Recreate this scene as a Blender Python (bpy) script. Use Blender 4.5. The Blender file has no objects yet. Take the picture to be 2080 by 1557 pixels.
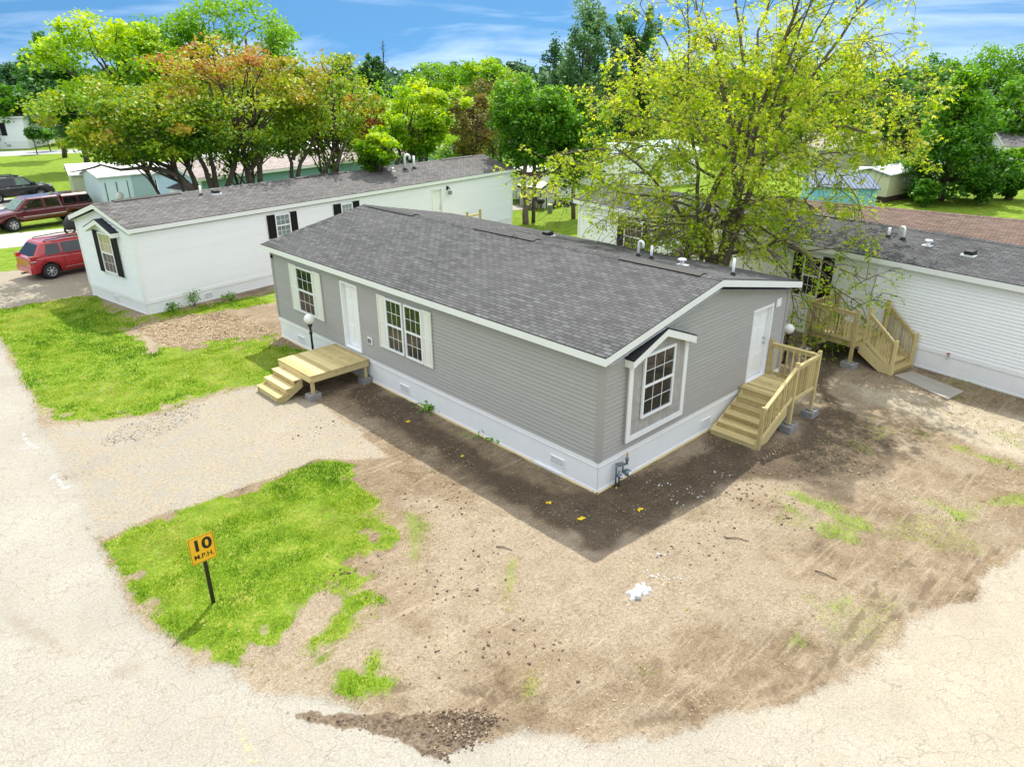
import bpy, math, random
import numpy as np
from mathutils import Vector, Matrix

rng = np.random.default_rng(11)
random.seed(11)
SC = bpy.context.scene
COL = SC.collection
rad = math.radians

# ------------------------------------------------------------------ camera
CAM = np.array([-10.8822, -8.736, 8.5841])
YAW, PITCH, ROLL, FPX = 0.812, 0.4029, -0.0060, 1456.99
_f = np.array([math.cos(YAW)*math.cos(PITCH), math.sin(YAW)*math.cos(PITCH), -math.sin(PITCH)])
_r = np.array([math.sin(YAW), -math.cos(YAW), 0.0])
_u = np.cross(_r, _f)
CR = math.cos(ROLL)*_r + math.sin(ROLL)*_u
CU = -math.sin(ROLL)*_r + math.cos(ROLL)*_u
cam_d = bpy.data.cameras.new('camera')
cam_d.sensor_width = 36.0
cam_d.lens = FPX/2080*36.0
cam_d.clip_start = 0.1
cam_d.clip_end = 3000
cam = bpy.data.objects.new('camera', cam_d)
COL.objects.link(cam)
M = Matrix.Identity(4)
for i in range(3):
    M[i][0] = CR[i]; M[i][1] = CU[i]; M[i][2] = -_f[i]; M[i][3] = CAM[i]
cam.matrix_world = M
SC.camera = cam

# ------------------------------------------------------------------ sun, sky, exposure
SUN_EL, SUN_AZ = rad(57.0), rad(37.8)          # azimuth measured from +x towards +y
sd = np.array([math.cos(SUN_EL)*math.cos(SUN_AZ), math.cos(SUN_EL)*math.sin(SUN_AZ), math.sin(SUN_EL)])
sun_d = bpy.data.lights.new('sun', 'SUN')
sun_d.energy = 3.0
sun_d.angle = rad(0.5)
sun_d.color = (1.0, 0.96, 0.89)
sun = bpy.data.objects.new('sun', sun_d)
sun.rotation_euler = Vector((-sd[0], -sd[1], -sd[2])).to_track_quat('-Z', 'Y').to_euler()
sun.location = (0, 0, 40)
COL.objects.link(sun)

W = bpy.data.worlds.new('World')
SC.world = W
W.use_nodes = True
nt = W.node_tree
nt.nodes.clear()
wo = nt.nodes.new('ShaderNodeOutputWorld')
bg = nt.nodes.new('ShaderNodeBackground')
bg.inputs['Strength'].default_value = 0.15
sky = nt.nodes.new('ShaderNodeTexSky')
sky.sky_type = 'NISHITA'
sky.sun_disc = False
sky.sun_elevation = SUN_EL
sky.sun_rotation = math.pi/2 - SUN_AZ
sky.altitude = 300
sky.air_density = 1.0
sky.dust_density = 0.3
sky.ozone_density = 2.0
geo = nt.nodes.new('ShaderNodeTexCoord')
# the photograph's horizon is a deep blue: read the sky a little higher than the horizon line
mp = nt.nodes.new('ShaderNodeMapping')
mp.inputs['Location'].default_value = (0, 0, 0.32)
nt.links.new(geo.outputs['Generated'], mp.inputs['Vector'])
nt.links.new(mp.outputs['Vector'], sky.inputs['Vector'])
# thin cirrus streaks
mp2 = nt.nodes.new('ShaderNodeMapping')
mp2.inputs['Rotation'].default_value = (0.0, 0.0, rad(-46))
mp2.inputs['Scale'].default_value = (2.2, 1.3, 13.0)
no = nt.nodes.new('ShaderNodeTexNoise')
no.inputs['Scale'].default_value = 1.6
no.inputs['Detail'].default_value = 7
no.inputs['Roughness'].default_value = 0.55
no.inputs['Distortion'].default_value = 0.5
nt.links.new(geo.outputs['Generated'], mp2.inputs['Vector'])
nt.links.new(mp2.outputs['Vector'], no.inputs['Vector'])
cr = nt.nodes.new('ShaderNodeValToRGB')
cr.color_ramp.elements[0].position = 0.44; cr.color_ramp.elements[0].color = (0, 0, 0, 1)
cr.color_ramp.elements[1].position = 0.80; cr.color_ramp.elements[1].color = (0.42, 0.42, 0.42, 1)
nt.links.new(no.outputs['Fac'], cr.inputs['Fac'])
mx = nt.nodes.new('ShaderNodeMix'); mx.data_type = 'RGBA'
# added white veil overhead, unseen above the frame, as fill light for the shade
sz = nt.nodes.new('ShaderNodeSeparateXYZ'); nt.links.new(geo.outputs['Generated'], sz.inputs[0])
mr = nt.nodes.new('ShaderNodeMapRange'); mr.interpolation_type = 'SMOOTHSTEP'
mr.inputs['From Min'].default_value = 0.16; mr.inputs['From Max'].default_value = 0.50
mr.inputs['To Min'].default_value = 0.0; mr.inputs['To Max'].default_value = 0.70
nt.links.new(sz.outputs['Z'], mr.inputs['Value'])
ad = nt.nodes.new('ShaderNodeMath'); ad.operation = 'ADD'; ad.use_clamp = True
nt.links.new(cr.outputs['Color'], ad.inputs[0]); nt.links.new(mr.outputs['Result'], ad.inputs[1])
nt.links.new(ad.outputs[0], mx.inputs['Factor'])
tintn = nt.nodes.new('ShaderNodeMix'); tintn.data_type = 'RGBA'; tintn.blend_type = 'MULTIPLY'
tintn.inputs['Factor'].default_value = 1.0
tintn.inputs['B'].default_value = (0.255, 0.435, 0.49, 1)
nt.links.new(sky.outputs['Color'], tintn.inputs['A'])
nt.links.new(tintn.outputs['Result'], mx.inputs['A'])
mx.inputs['B'].default_value = (7.3, 7.6, 7.9, 1)
nt.links.new(mx.outputs['Result'], bg.inputs['Color'])
nt.links.new(bg.outputs['Background'], wo.inputs['Surface'])

SC.view_settings.view_transform = 'Standard'
SC.view_settings.look = 'None'
SC.view_settings.exposure = 0.93
SC.view_settings.gamma = 1.0
SC.view_settings.use_curve_mapping = False
SC.render.engine = 'CYCLES'
SC.cycles.max_bounces = 6
SC.cycles.diffuse_bounces = 4
SC.cycles.transparent_max_bounces = 4

# ------------------------------------------------------------------ measuring helpers
def ray(px, py):
    return _f + (px-1040)/FPX*CR - (py-778.5)/FPX*CU
def gnd(px, py, z=0.0):
    d = ray(px, py); t = (z-CAM[2])/d[2]
    return CAM + t*d
def far(px, py, dist):
    """the point seen at photo position (px,py) at a horizontal distance from the drone"""
    d = ray(px, py); d = d/np.hypot(d[0], d[1])
    return CAM + d*dist
def gpoly(pts, z=0.0):
    return np.array([gnd(a, b, z)[:2] for a, b in pts])

# ------------------------------------------------------------------ object helpers
def thing(name, label, cat, loc=(0, 0, 0), rotz=0.0, group=None):
    o = bpy.data.objects.new(name, None)
    o.empty_display_size = 0.2
    COL.objects.link(o)
    o.location = loc; o.rotation_euler = (0, 0, rotz)
    o['label'] = label; o['category'] = cat
    if group: o['group'] = group
    return o
def tag(o, label, cat, group=None, kind=None):
    o['label'] = label; o['category'] = cat
    if group: o['group'] = group
    if kind: o['kind'] = kind
    return o
def copy_tree(o, parent=None):
    c = o.copy(); COL.objects.link(c)
    if parent: c.parent = parent
    for ch in list(o.children): copy_tree(ch, c)
    return c

class MB:
    """collects polygons, then links them as one mesh object"""
    def __init__(s): s.v = []; s.f = []; s.uv = []; s.sm = []
    def face(s, pts, uv=None, smooth=False):
        n = len(s.v); s.v += [tuple(map(float, p)) for p in pts]
        s.f.append(tuple(range(n, n+len(pts)))); s.sm.append(smooth)
        s.uv.append(uv if uv is not None else [(0, 0)]*len(pts))
    def hexa(s, p):
        n = len(s.v); s.v += [tuple(map(float, q)) for q in p]
        for f in ((0, 3, 2, 1), (4, 5, 6, 7), (0, 1, 5, 4), (1, 2, 6, 5), (2, 3, 7, 6), (3, 0, 4, 7)):
            s.f.append(tuple(n+i for i in f)); s.uv.append([(0, 0)]*4); s.sm.append(False)
    def box(s, x0, x1, y0, y1, z0, z1):
        s.hexa([(x0, y0, z0), (x1, y0, z0), (x1, y1, z0), (x0, y1, z0), (x0, y0, z1), (x1, y0, z1), (x1, y1, z1), (x0, y1, z1)])
    def fbox(s, fr, r0, r1, z0, z1, n0, n1):
        s.hexa([fr(r0, z0, n1), fr(r1, z0, n1), fr(r1, z0, n0), fr(r0, z0, n0), fr(r0, z1, n1), fr(r1, z1, n1), fr(r1, z1, n0), fr(r0, z1, n0)])
    def beam(s, p, q, w, h, up=(0, 0, 1)):
        p = Vector(p); q = Vector(q); d = (q-p).normalized(); up = Vector(up)
        if abs(d.dot(up)) > 0.99: up = Vector((1, 0, 0))
        a = d.cross(up).normalized(); b = a.cross(d).normalized()
        a = a*w/2; b = b*h/2
        s.hexa([p-a-b, p+a-b, q+a-b, q-a-b, p-a+b, p+a+b, q+a+b, q-a+b])
    def tube(s, pts, rr, seg=8, cap=True, smooth=True):
        pts = [Vector(p) for p in pts]
        if not hasattr(rr, '__len__'): rr = [rr]*len(pts)
        n0 = len(s.v); a = None
        for i, p in enumerate(pts):
            d = (pts[min(i+1, len(pts)-1)]-pts[max(i-1, 0)]).normalized()
            if a is None:
                a = d.orthogonal().normalized()
            else:
                a = (a-d*a.dot(d))
                a = a.normalized() if a.length > 1e-6 else d.orthogonal().normalized()
            b = d.cross(a)
            for k in range(seg):
                t = 2*math.pi*k/seg
                s.v.append(tuple(p+(a*math.cos(t)+b*math.sin(t))*rr[i]))
        for i in range(len(pts)-1):
            for k in range(seg):
                k2 = (k+1) % seg
                s.f.append((n0+i*seg+k, n0+i*seg+k2, n0+(i+1)*seg+k2, n0+(i+1)*seg+k)); s.uv.append([(0, 0)]*4); s.sm.append(smooth)
        if cap:
            s.f.append(tuple(n0+k for k in range(seg))[::-1]); s.uv.append([(0, 0)]*seg); s.sm.append(False)
            e = n0+(len(pts)-1)*seg
            s.f.append(tuple(e+k for k in range(seg))); s.uv.append([(0, 0)]*seg); s.sm.append(False)
    def lathe(s, prof, c, axis='z', seg=20, smooth=True):
        n0 = len(s.v)
        for r, h in prof:
            for k in range(seg):
                t = 2*math.pi*k/seg; x = r*math.cos(t); y = r*math.sin(t)
                if axis == 'z': q = (c[0]+x, c[1]+y, c[2]+h)
                elif axis == 'y': q = (c[0]+x, c[1]+h, c[2]+y)
                else: q = (c[0]+h, c[1]+x, c[2]+y)
                s.v.append(q)
        for i in range(len(prof)-1):
            for k in range(seg):
                k2 = (k+1) % seg
                s.f.append((n0+i*seg+k, n0+i*seg+k2, n0+(i+1)*seg+k2, n0+(i+1)*seg+k)); s.uv.append([(0, 0)]*4); s.sm.append(smooth)
    def loft(s, rings, close=True, cap=True, smooth=False):
        n0 = len(s.v); m = len(rings[0])
        for r in rings: s.v += [tuple(map(float, p)) for p in r]
        for i in range(len(rings)-1):
            for k in range(m if close else m-1):
                k2 = (k+1) % m
                s.f.append((n0+i*m+k, n0+i*m+k2, n0+(i+1)*m+k2, n0+(i+1)*m+k)); s.uv.append([(0, 0)]*4); s.sm.append(smooth)
        if cap:
            s.f.append(tuple(n0+k for k in range(m))[::-1]); s.uv.append([(0, 0)]*m); s.sm.append(False)
            e = n0+(len(rings)-1)*m
            s.f.append(tuple(e+k for k in range(m))); s.uv.append([(0, 0)]*m); s.sm.append(False)
    def prism(s, poly, fr, n0, n1):
        """poly of (r,z) in a frame, extruded between two depths"""
        s.loft([[fr(r, z, n0) for r, z in poly], [fr(r, z, n1) for r, z in poly]])
    def build(s, name, mat, parent=None, bevel=0.0, fix=True):
        me = bpy.data.meshes.new(name)
        me.from_pydata(s.v, [], s.f)
        uvl = me.uv_layers.new(name='UVMap')
        flat = [c for f in s.uv for c in f]
        uvl.data.foreach_set('uv', np.array(flat, dtype=np.float32).ravel())
        me.polygons.foreach_set('use_smooth', np.array(s.sm, dtype=bool))
        if fix:
            import bmesh
            bm = bmesh.new(); bm.from_mesh(me)
            bmesh.ops.recalc_face_normals(bm, faces=bm.faces)
            bm.to_mesh(me); bm.free()
        me.update()
        me.materials.append(mat)
        o = bpy.data.objects.new(name, me); COL.objects.link(o)
        if parent is not None: o.parent = parent
        if bevel:
            b = o.modifiers.new('bevel', 'BEVEL'); b.width = bevel; b.segments = 2; b.limit_method = 'ANGLE'; b.angle_limit = rad(40)
        return o

def np_mesh(name, verts, faces, mat, parent=None, attrs=None, smooth=False):
    """fast mesh from numpy arrays; faces (n,3) or (n,4); attrs {name:(domain, values)}"""
    k = faces.shape[1]
    me = bpy.data.meshes.new(name)
    me.vertices.add(len(verts)); me.vertices.foreach_set('co', np.asarray(verts, np.float32).ravel())
    me.loops.add(faces.size); me.loops.foreach_set('vertex_index', faces.astype(np.int32).ravel())
    me.polygons.add(len(faces))
    me.polygons.foreach_set('loop_start', np.arange(0, faces.size, k, dtype=np.int32))
    me.polygons.foreach_set('use_smooth', np.full(len(faces), smooth, dtype=bool))
    for n, (dom, val) in (attrs or {}).items():
        a = me.attributes.new(n, 'FLOAT', dom); a.data.foreach_set('value', np.asarray(val, np.float32))
    me.update(calc_edges=True); me.validate()
    me.materials.append(mat)
    o = bpy.data.objects.new(name, me); COL.objects.link(o)
    if parent is not None: o.parent = parent
    return o

def frame(O, Rv, Nv):
    O = Vector(O); Rv = Vector(Rv); Nv = Vector(Nv)
    return lambda r, z, n=0.0: tuple(O + Rv*r + Nv*n + Vector((0, 0, z)))

# ------------------------------------------------------------------ materials
def nmat(name):
    m = bpy.data.materials.new(name); m.use_nodes = True
    t = m.node_tree; b = t.nodes['Principled BSDF']
    return m, t, b
def N(t, typ, **kw):
    n = t.nodes.new(typ)
    for k, v in kw.items():
        if k in n.inputs.keys() if hasattr(n.inputs, 'keys') else False: n.inputs[k].default_value = v
        else: setattr(n, k, v)
    return n
def noise(t, vec, scale, detail=4, rough=0.55, dist=0.0):
    n = t.nodes.new('ShaderNodeTexNoise')
    n.inputs['Scale'].default_value = scale; n.inputs['Detail'].default_value = detail
    n.inputs['Roughness'].default_value = rough; n.inputs['Distortion'].default_value = dist
    if vec is not None: t.links.new(vec, n.inputs['Vector'])
    return n.outputs['Fac']
def ramp(t, fac, stops):
    n = t.nodes.new('ShaderNodeValToRGB')
    e = n.color_ramp.elements
    while len(e) < len(stops): e.new(0.5)
    for i, (p, c) in enumerate(stops):
        e[i].position = p
        e[i].color = (c, c, c, 1) if not hasattr(c, '__len__') else (*c[:3], 1)
    t.links.new(fac, n.inputs['Fac'])
    return n.outputs['Color']
def mixc(t, fac, a, b, blend='MIX'):
    n = t.nodes.new('ShaderNodeMix'); n.data_type = 'RGBA'; n.blend_type = blend
    for sock, v in (('Factor', fac), ('A', a), ('B', b)):
        if isinstance(v, bpy.types.NodeSocket): t.links.new(v, n.inputs[sock])
        elif sock == 'Factor': n.inputs[sock].default_value = v
        else: n.inputs[sock].default_value = (*v[:3], 1)
    return n.outputs['Result']
def mth(t, op, a, b=0.0, clamp=False):
    n = t.nodes.new('ShaderNodeMath'); n.operation = op; n.use_clamp = clamp
    for i, v in enumerate((a, b)):
        if isinstance(v, bpy.types.NodeSocket): t.links.new(v, n.inputs[i])
        else: n.inputs[i].default_value = v
    return n.outputs[0]
def ocoord(t, kind='Object', scale=None, rot=None):
    c = t.nodes.new('ShaderNodeTexCoord').outputs[kind]
    if scale is None and rot is None: return c
    m = t.nodes.new('ShaderNodeMapping')
    if scale: m.inputs['Scale'].default_value = scale
    if rot: m.inputs['Rotation'].default_value = rot
    t.links.new(c, m.inputs['Vector'])
    return m.outputs['Vector']
def bump(t, b, h, strength=0.3, dist=0.02):
    n = t.nodes.new('ShaderNodeBump'); n.inputs['Strength'].default_value = strength; n.inputs['Distance'].default_value = dist
    t.links.new(h, n.inputs['Height']); t.links.new(n.outputs['Normal'], b.inputs['Normal'])
def attr(t, name):
    n = t.nodes.new('ShaderNodeAttribute'); n.attribute_name = name
    return n.outputs['Fac']

def plain(name, col, rough=0.6, var=0.12, scale=4.0, fine=60.0, metal=0.0, bmp=0.0, spec=0.5, coat=0.0):
    m, t, b = nmat(name)
    v = ocoord(t)
    n1 = noise(t, v, scale, 5); n2 = noise(t, v, fine, 3)
    c = np.array(col)
    lo = tuple(c*(1-var)); hi = tuple(np.minimum(c*(1+var), 0.95))
    k = mth(t, 'ADD', mth(t, 'MULTIPLY', n1, 0.7), mth(t, 'MULTIPLY', n2, 0.3))
    cc = ramp(t, k, [(0.3, lo), (0.7, hi)])
    t.links.new(cc, b.inputs['Base Color'])
    b.inputs['Roughness'].default_value = rough; b.inputs['Metallic'].default_value = metal
    b.inputs['Specular IOR Level'].default_value = spec
    if coat:
        b.inputs['Coat Weight'].default_value = coat; b.inputs['Coat Roughness'].default_value = 0.04
    if bmp: bump(t, b, n2, bmp, 0.01)
    return m

def m_siding(name, col, var=0.05):
    m, t, b = nmat(name)
    v = ocoord(t, scale=(0.35, 0.35, 3.0)); n1 = noise(t, v, 2.0, 5)
    v2 = ocoord(t, scale=(1, 1, 14)); n2 = noise(t, v2, 9.0, 4)
    rnd = t.nodes.new('ShaderNodeNewGeometry').outputs['Random Per Island']
    c = np.array(col)
    k = mth(t, 'ADD', mth(t, 'MULTIPLY', n1, 0.5), mth(t, 'ADD', mth(t, 'MULTIPLY', n2, 0.25), mth(t, 'MULTIPLY', rnd, 0.25)))
    cc = ramp(t, k, [(0.3, tuple(c*(1-var))), (0.7, tuple(np.minimum(c*(1+var), 0.9)))])
    t.links.new(cc, b.inputs['Base Color']); b.inputs['Roughness'].default_value = 0.48
    bump(t, b, n2, 0.12, 0.004)
    return m

def m_skirt(name, col):
    m, t, b = nmat(name)
    v = ocoord(t); n1 = noise(t, v, 1.5, 4); n2 = noise(t, v, 25, 3)
    sep = t.nodes.new('ShaderNodeSeparateXYZ'); t.links.new(v, sep.inputs[0])
    s = mth(t, 'ADD', sep.outputs[0], sep.outputs[1])
    w = mth(t, 'ABSOLUTE', mth(t, 'SUBTRACT', mth(t, 'FRACT', mth(t, 'MULTIPLY', s, 3.0)), 0.5))
    groove = mth(t, 'LESS_THAN', w, 0.045)
    dirt = mth(t, 'MULTIPLY', mth(t, 'SUBTRACT', 0.16, sep.outputs[2], True), 1.6)
    base = ramp(t, n1, [(0.3, tuple(np.array(col)*0.95)), (0.7, col)])
    base = mixc(t, mth(t, 'MULTIPLY', groove, 0.05), base, tuple(np.array(col)*0.55))
    base = mixc(t, mth(t, 'MULTIPLY', dirt, n2, True), base, (0.34, 0.27, 0.19))
    t.links.new(base, b.inputs['Base Color']); b.inputs['Roughness'].default_value = 0.45
    return m

def m_shingle(name, c1, c2, c3, tabw=0.27, rowh=0.120):
    m, t, b = nmat(name)
    uv = t.nodes.new('ShaderNodeUVMap').outputs[0]
    def brick(w, off, a, bb, mortar, ms):
        n = t.nodes.new('ShaderNodeTexBrick')
        n.inputs['Scale'].default_value = 1.0
        n.inputs['Brick Width'].default_value = w; n.inputs['Row Height'].default_value = rowh
        n.inputs['Mortar Size'].default_value = ms; n.inputs['Mortar Smooth'].default_value = 0.2
        n.inputs['Bias'].default_value = 0.0
        n.offset = off; n.offset_frequency = 2; n.squash = 1.0
        n.inputs['Color1'].default_value = (*a, 1); n.inputs['Color2'].default_value = (*bb, 1); n.inputs['Mortar'].default_value = (*mortar, 1)
        t.links.new(uv, n.inputs['Vector'])
        return n
    b1 = brick(tabw, 0.5, c1, c2, tuple(np.array(c1)*0.22), 0.012)
    b2 = brick(tabw*0.61, 0.37, (0.84, 0.84, 0.84), (1.15, 1.15, 1.15), (0.8, 0.8, 0.8), 0.0)
    b3 = brick(tabw*1.37, 0.21, (0.82, 0.82, 0.82), (1.15, 1.15, 1.15), (1, 1, 1), 0.0)
    v = ocoord(t)
    g = noise(t, v, 140, 2); big = noise(t, v, 0.35, 4); mid = noise(t, v, 3.0, 4)
    c = mixc(t, 1.0, b1.outputs['Color'], b2.outputs['Color'], 'MULTIPLY')
    c = mixc(t, 1.0, c, b3.outputs['Color'], 'MULTIPLY')
    c = mixc(t, mth(t, 'MULTIPLY', mth(t, 'SUBTRACT', g, 0.35, True), 1.2), c, c3)
    c = mixc(t, mth(t, 'MULTIPLY', mth(t, 'SUBTRACT', big, 0.42, True), 0.9), c, tuple(np.array(c3)*1.05))
    c = mixc(t, mth(t, 'MULTIPLY', mth(t, 'SUBTRACT', mid, 0.55, True), 0.4), c, tuple(np.array(c1)*0.6))
    t.links.new(c, b.inputs['Base Color']); b.inputs['Roughness'].default_value = 0.95
    b.inputs['Specular IOR Level'].default_value = 0.15
    # each row rises to its lower edge
    sep = t.nodes.new('ShaderNodeSeparateXYZ'); t.links.new(uv, sep.inputs[0])
    saw = mth(t, 'FRACT', mth(t, 'DIVIDE', sep.outputs[1], -rowh))
    h = mth(t, 'ADD', mth(t, 'MULTIPLY', saw, 0.6), mth(t, 'MULTIPLY', b2.outputs['Fac'], -0.2))
    h = mth(t, 'ADD', h, mth(t, 'MULTIPLY', g, 0.25))
    bump(t, b, h, 0.8, 0.02)
    return m

def m_wood(name, col, dark):
    m, t, b = nmat(name)
    rnd = mth(t, 'FRACT', mth(t, 'ADD', t.nodes.new('ShaderNodeNewGeometry').outputs['Random Per Island'], t.nodes.new('ShaderNodeObjectInfo').outputs['Random']))
    v = ocoord(t); n1 = noise(t, v, 3.0, 5, 0.6, 1.5); n2 = noise(t, v, 26, 4, 0.6)
    mpn = t.nodes.new('ShaderNodeMapping'); t.links.new(v, mpn.inputs['Vector']); mpn.inputs['Scale'].default_value = (1.0, 1.0, 1.0)
    vo = t.nodes.new('ShaderNodeTexVoronoi'); vo.inputs['Scale'].default_value = 3.0; t.links.new(v, vo.inputs['Vector'])
    knot = mth(t, 'MULTIPLY', mth(t, 'SUBTRACT', 0.14, vo.outputs['Distance'], True), 9.0, True)
    k = mth(t, 'ADD', mth(t, 'MULTIPLY', n1, 0.35), mth(t, 'ADD', mth(t, 'MULTIPLY', rnd, 0.45), mth(t, 'MULTIPLY', n2, 0.35)))
    c = ramp(t, k, [(0.30, dark), (0.58, col), (0.9, tuple(np.minimum(np.array(col)*1.22, 0.9)))])
    c = mixc(t, mth(t, 'MULTIPLY', knot, 0.7), c, (0.16, 0.09, 0.035))
    t.links.new(c, b.inputs['Base Color']); b.inputs['Roughness'].default_value = 0.75
    b.inputs['Specular IOR Level'].default_value = 0.25
    bump(t, b, n2, 0.25, 0.004)
    return m

def m_leaf(name, cols, trans=0.38, rough=0.5):
    m, t, b = nmat(name)
    a = attr(t, 'tint')
    n = len(cols)
    c = ramp(t, a, [((i+0.3)/(n-0.4), cols[i]) for i in range(n)])
    t.links.new(c, b.inputs['Base Color']); b.inputs['Roughness'].default_value = rough
    b.inputs['Specular IOR Level'].default_value = 0.3
    tr = t.nodes.new('ShaderNodeBsdfTranslucent')
    hs = t.nodes.new('ShaderNodeHueSaturation'); hs.inputs['Value'].default_value = 1.5; hs.inputs['Saturation'].default_value = 1.1; hs.inputs['Hue'].default_value = 0.485
    t.links.new(c, hs.inputs['Color']); t.links.new(hs.outputs['Color'], tr.inputs['Color'])
    ms = t.nodes.new('ShaderNodeMixShader'); ms.inputs[0].default_value = trans
    t.links.new(b.outputs[0], ms.inputs[1]); t.links.new(tr.outputs[0], ms.inputs[2])
    t.links.new(ms.outputs[0], t.nodes['Material Output'].inputs['Surface'])
    return m

def m_bark(name, c1, c2):
    m, t, b = nmat(name)
    v = ocoord(t, scale=(1, 1, 0.22)); n1 = noise(t, v, 14, 6, 0.65); n2 = noise(t, ocoord(t), 1.3, 3)
    c = ramp(t, mth(t, 'ADD', mth(t, 'MULTIPLY', n1, 0.75), mth(t, 'MULTIPLY', n2, 0.25)), [(0.32, c1), (0.68, c2)])
    t.links.new(c, b.inputs['Base Color']); b.inputs['Roughness'].default_value = 0.9
    b.inputs['Specular IOR Level'].default_value = 0.15
    bump(t, b, n1, 0.7, 0.03)
    return m

def m_glass(name, col=(0.012, 0.016, 0.016), rough=0.03, ior=1.75):
    m, t, b = nmat(name)
    n1 = noise(t, ocoord(t), 3.0, 3)
    t.links.new(ramp(t, n1, [(0.3, tuple(np.array(col)*0.7)), (0.7, tuple(np.array(col)*1.4))]), b.inputs['Base Color'])
    b.inputs['Roughness'].default_value = rough; b.inputs['IOR'].default_value = ior
    bump(t, b, noise(t, ocoord(t), 1.2, 2), 0.03, 0.02)
    return m

WHITE = plain('white_trim_paint', (0.84, 0.85, 0.84), 0.42, 0.03, 1.2)
WHITE2 = plain('white_door_paint', (0.86, 0.87, 0.88), 0.35, 0.02, 1.5)
CREAM = plain('cream_shutter_paint', (0.78, 0.78, 0.72), 0.45, 0.03, 1.2)
SID_GREY = m_siding('grey_vinyl_siding', (0.385, 0.368, 0.345))
SID_WHITE = m_siding('white_vinyl_siding', (0.86, 0.87, 0.875), 0.03)
SID_BLUE = m_siding('pale_blue_siding', (0.42, 0.58, 0.64), 0.05)
SID_TEAL = m_siding('teal_siding', (0.20, 0.38, 0.40), 0.06)
SID_YEL = m_siding('pale_yellow_siding', (0.68, 0.66, 0.42), 0.05)
SHAKE = m_siding('grey_shake_siding', (0.38, 0.36, 0.34), 0.16)
GREY_TRIM = plain('grey_corner_trim', (0.36, 0.345, 0.325), 0.5, 0.03)
SKIRT = m_skirt('white_skirting', (0.87, 0.875, 0.87))
BLACK = plain('black_shutter_paint', (0.014, 0.013, 0.014), 0.6, 0.25, 8, spec=0.15)
ROOF_GREY = m_shingle('grey_shingles', (0.062, 0.062, 0.063), (0.115, 0.1145, 0.115), (0.12, 0.119, 0.117))
ROOF_DARK = m_shingle('charcoal_shingles', (0.055, 0.055, 0.058), (0.105, 0.105, 0.108), (0.12, 0.12, 0.122))
ROOF_LIGHT = m_shingle('weathered_grey_shingles', (0.095, 0.090, 0.087), (0.17, 0.163, 0.158), (0.185, 0.175, 0.168))
ROOF_BROWN = m_shingle('brown_shingles', (0.098, 0.066, 0.051), (0.185, 0.128, 0.102), (0.185, 0.13, 0.105))
ROOF_PINK = m_shingle('faded_pinkish_shingles', (0.30, 0.25, 0.23), (0.44, 0.38, 0.35), (0.42, 0.36, 0.34))
ROOF_BLK = plain('black_shingles', (0.02, 0.021, 0.026), 0.9, 0.4, 12)
VENT_BLK = plain('black_ridge_vent', (0.015, 0.014, 0.013), 0.7, 0.3, 12)
WOOD = m_wood('treated_pine', (0.57, 0.465, 0.225), (0.37, 0.285, 0.12))
CONC = plain('grey_concrete_block', (0.27, 0.265, 0.255), 0.9, 0.22, 9, 90, bmp=0.5)
SLAB = plain('concrete_slab', (0.34, 0.31, 0.27), 0.9, 0.15, 2, 60, bmp=0.3)
GLASS = m_glass('window_glass')
SCREEN = m_glass('screened_glass', (0.030, 0.028, 0.024), 0.16, 1.5)
BLIND = plain('tan_blind_behind_glass', (0.42, 0.36, 0.22), 0.15, 0.15, 2)
CURT = plain('pale_curtain_behind_glass', (0.20, 0.25, 0.25), 0.12, 0.3, 6)
METAL = plain('grey_pipe_metal', (0.20, 0.25, 0.28), 0.4, 0.2, 10, metal=0.6)
STEEL = plain('brushed_steel', (0.55, 0.55, 0.55), 0.3, 0.1, 10, metal=0.9)
PVC = plain('white_pvc_pipe', (0.82, 0.83, 0.84), 0.35, 0.03)
RUBBER = plain('black_rubber', (0.018, 0.018, 0.018), 0.7, 0.2, 10)
BRONZE = plain('dark_bronze_paint', (0.022, 0.014, 0.010), 0.45, 0.3, 10)
GLOBE = plain('white_globe', (0.82, 0.82, 0.78), 0.25, 0.03)
BRASS = plain('yellow_brass', (0.55, 0.36, 0.08), 0.4, 0.2, 10, metal=0.5)
VENTG = plain('vent_louvre_grey', (0.19, 0.19, 0.18), 0.6, 0.25, 30)
BARK1 = m_bark('grey_brown_bark', (0.045, 0.034, 0.026), (0.16, 0.125, 0.095))
BARK2 = m_bark('pale_maple_bark', (0.075, 0.06, 0.048), (0.22, 0.175, 0.14))
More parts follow.
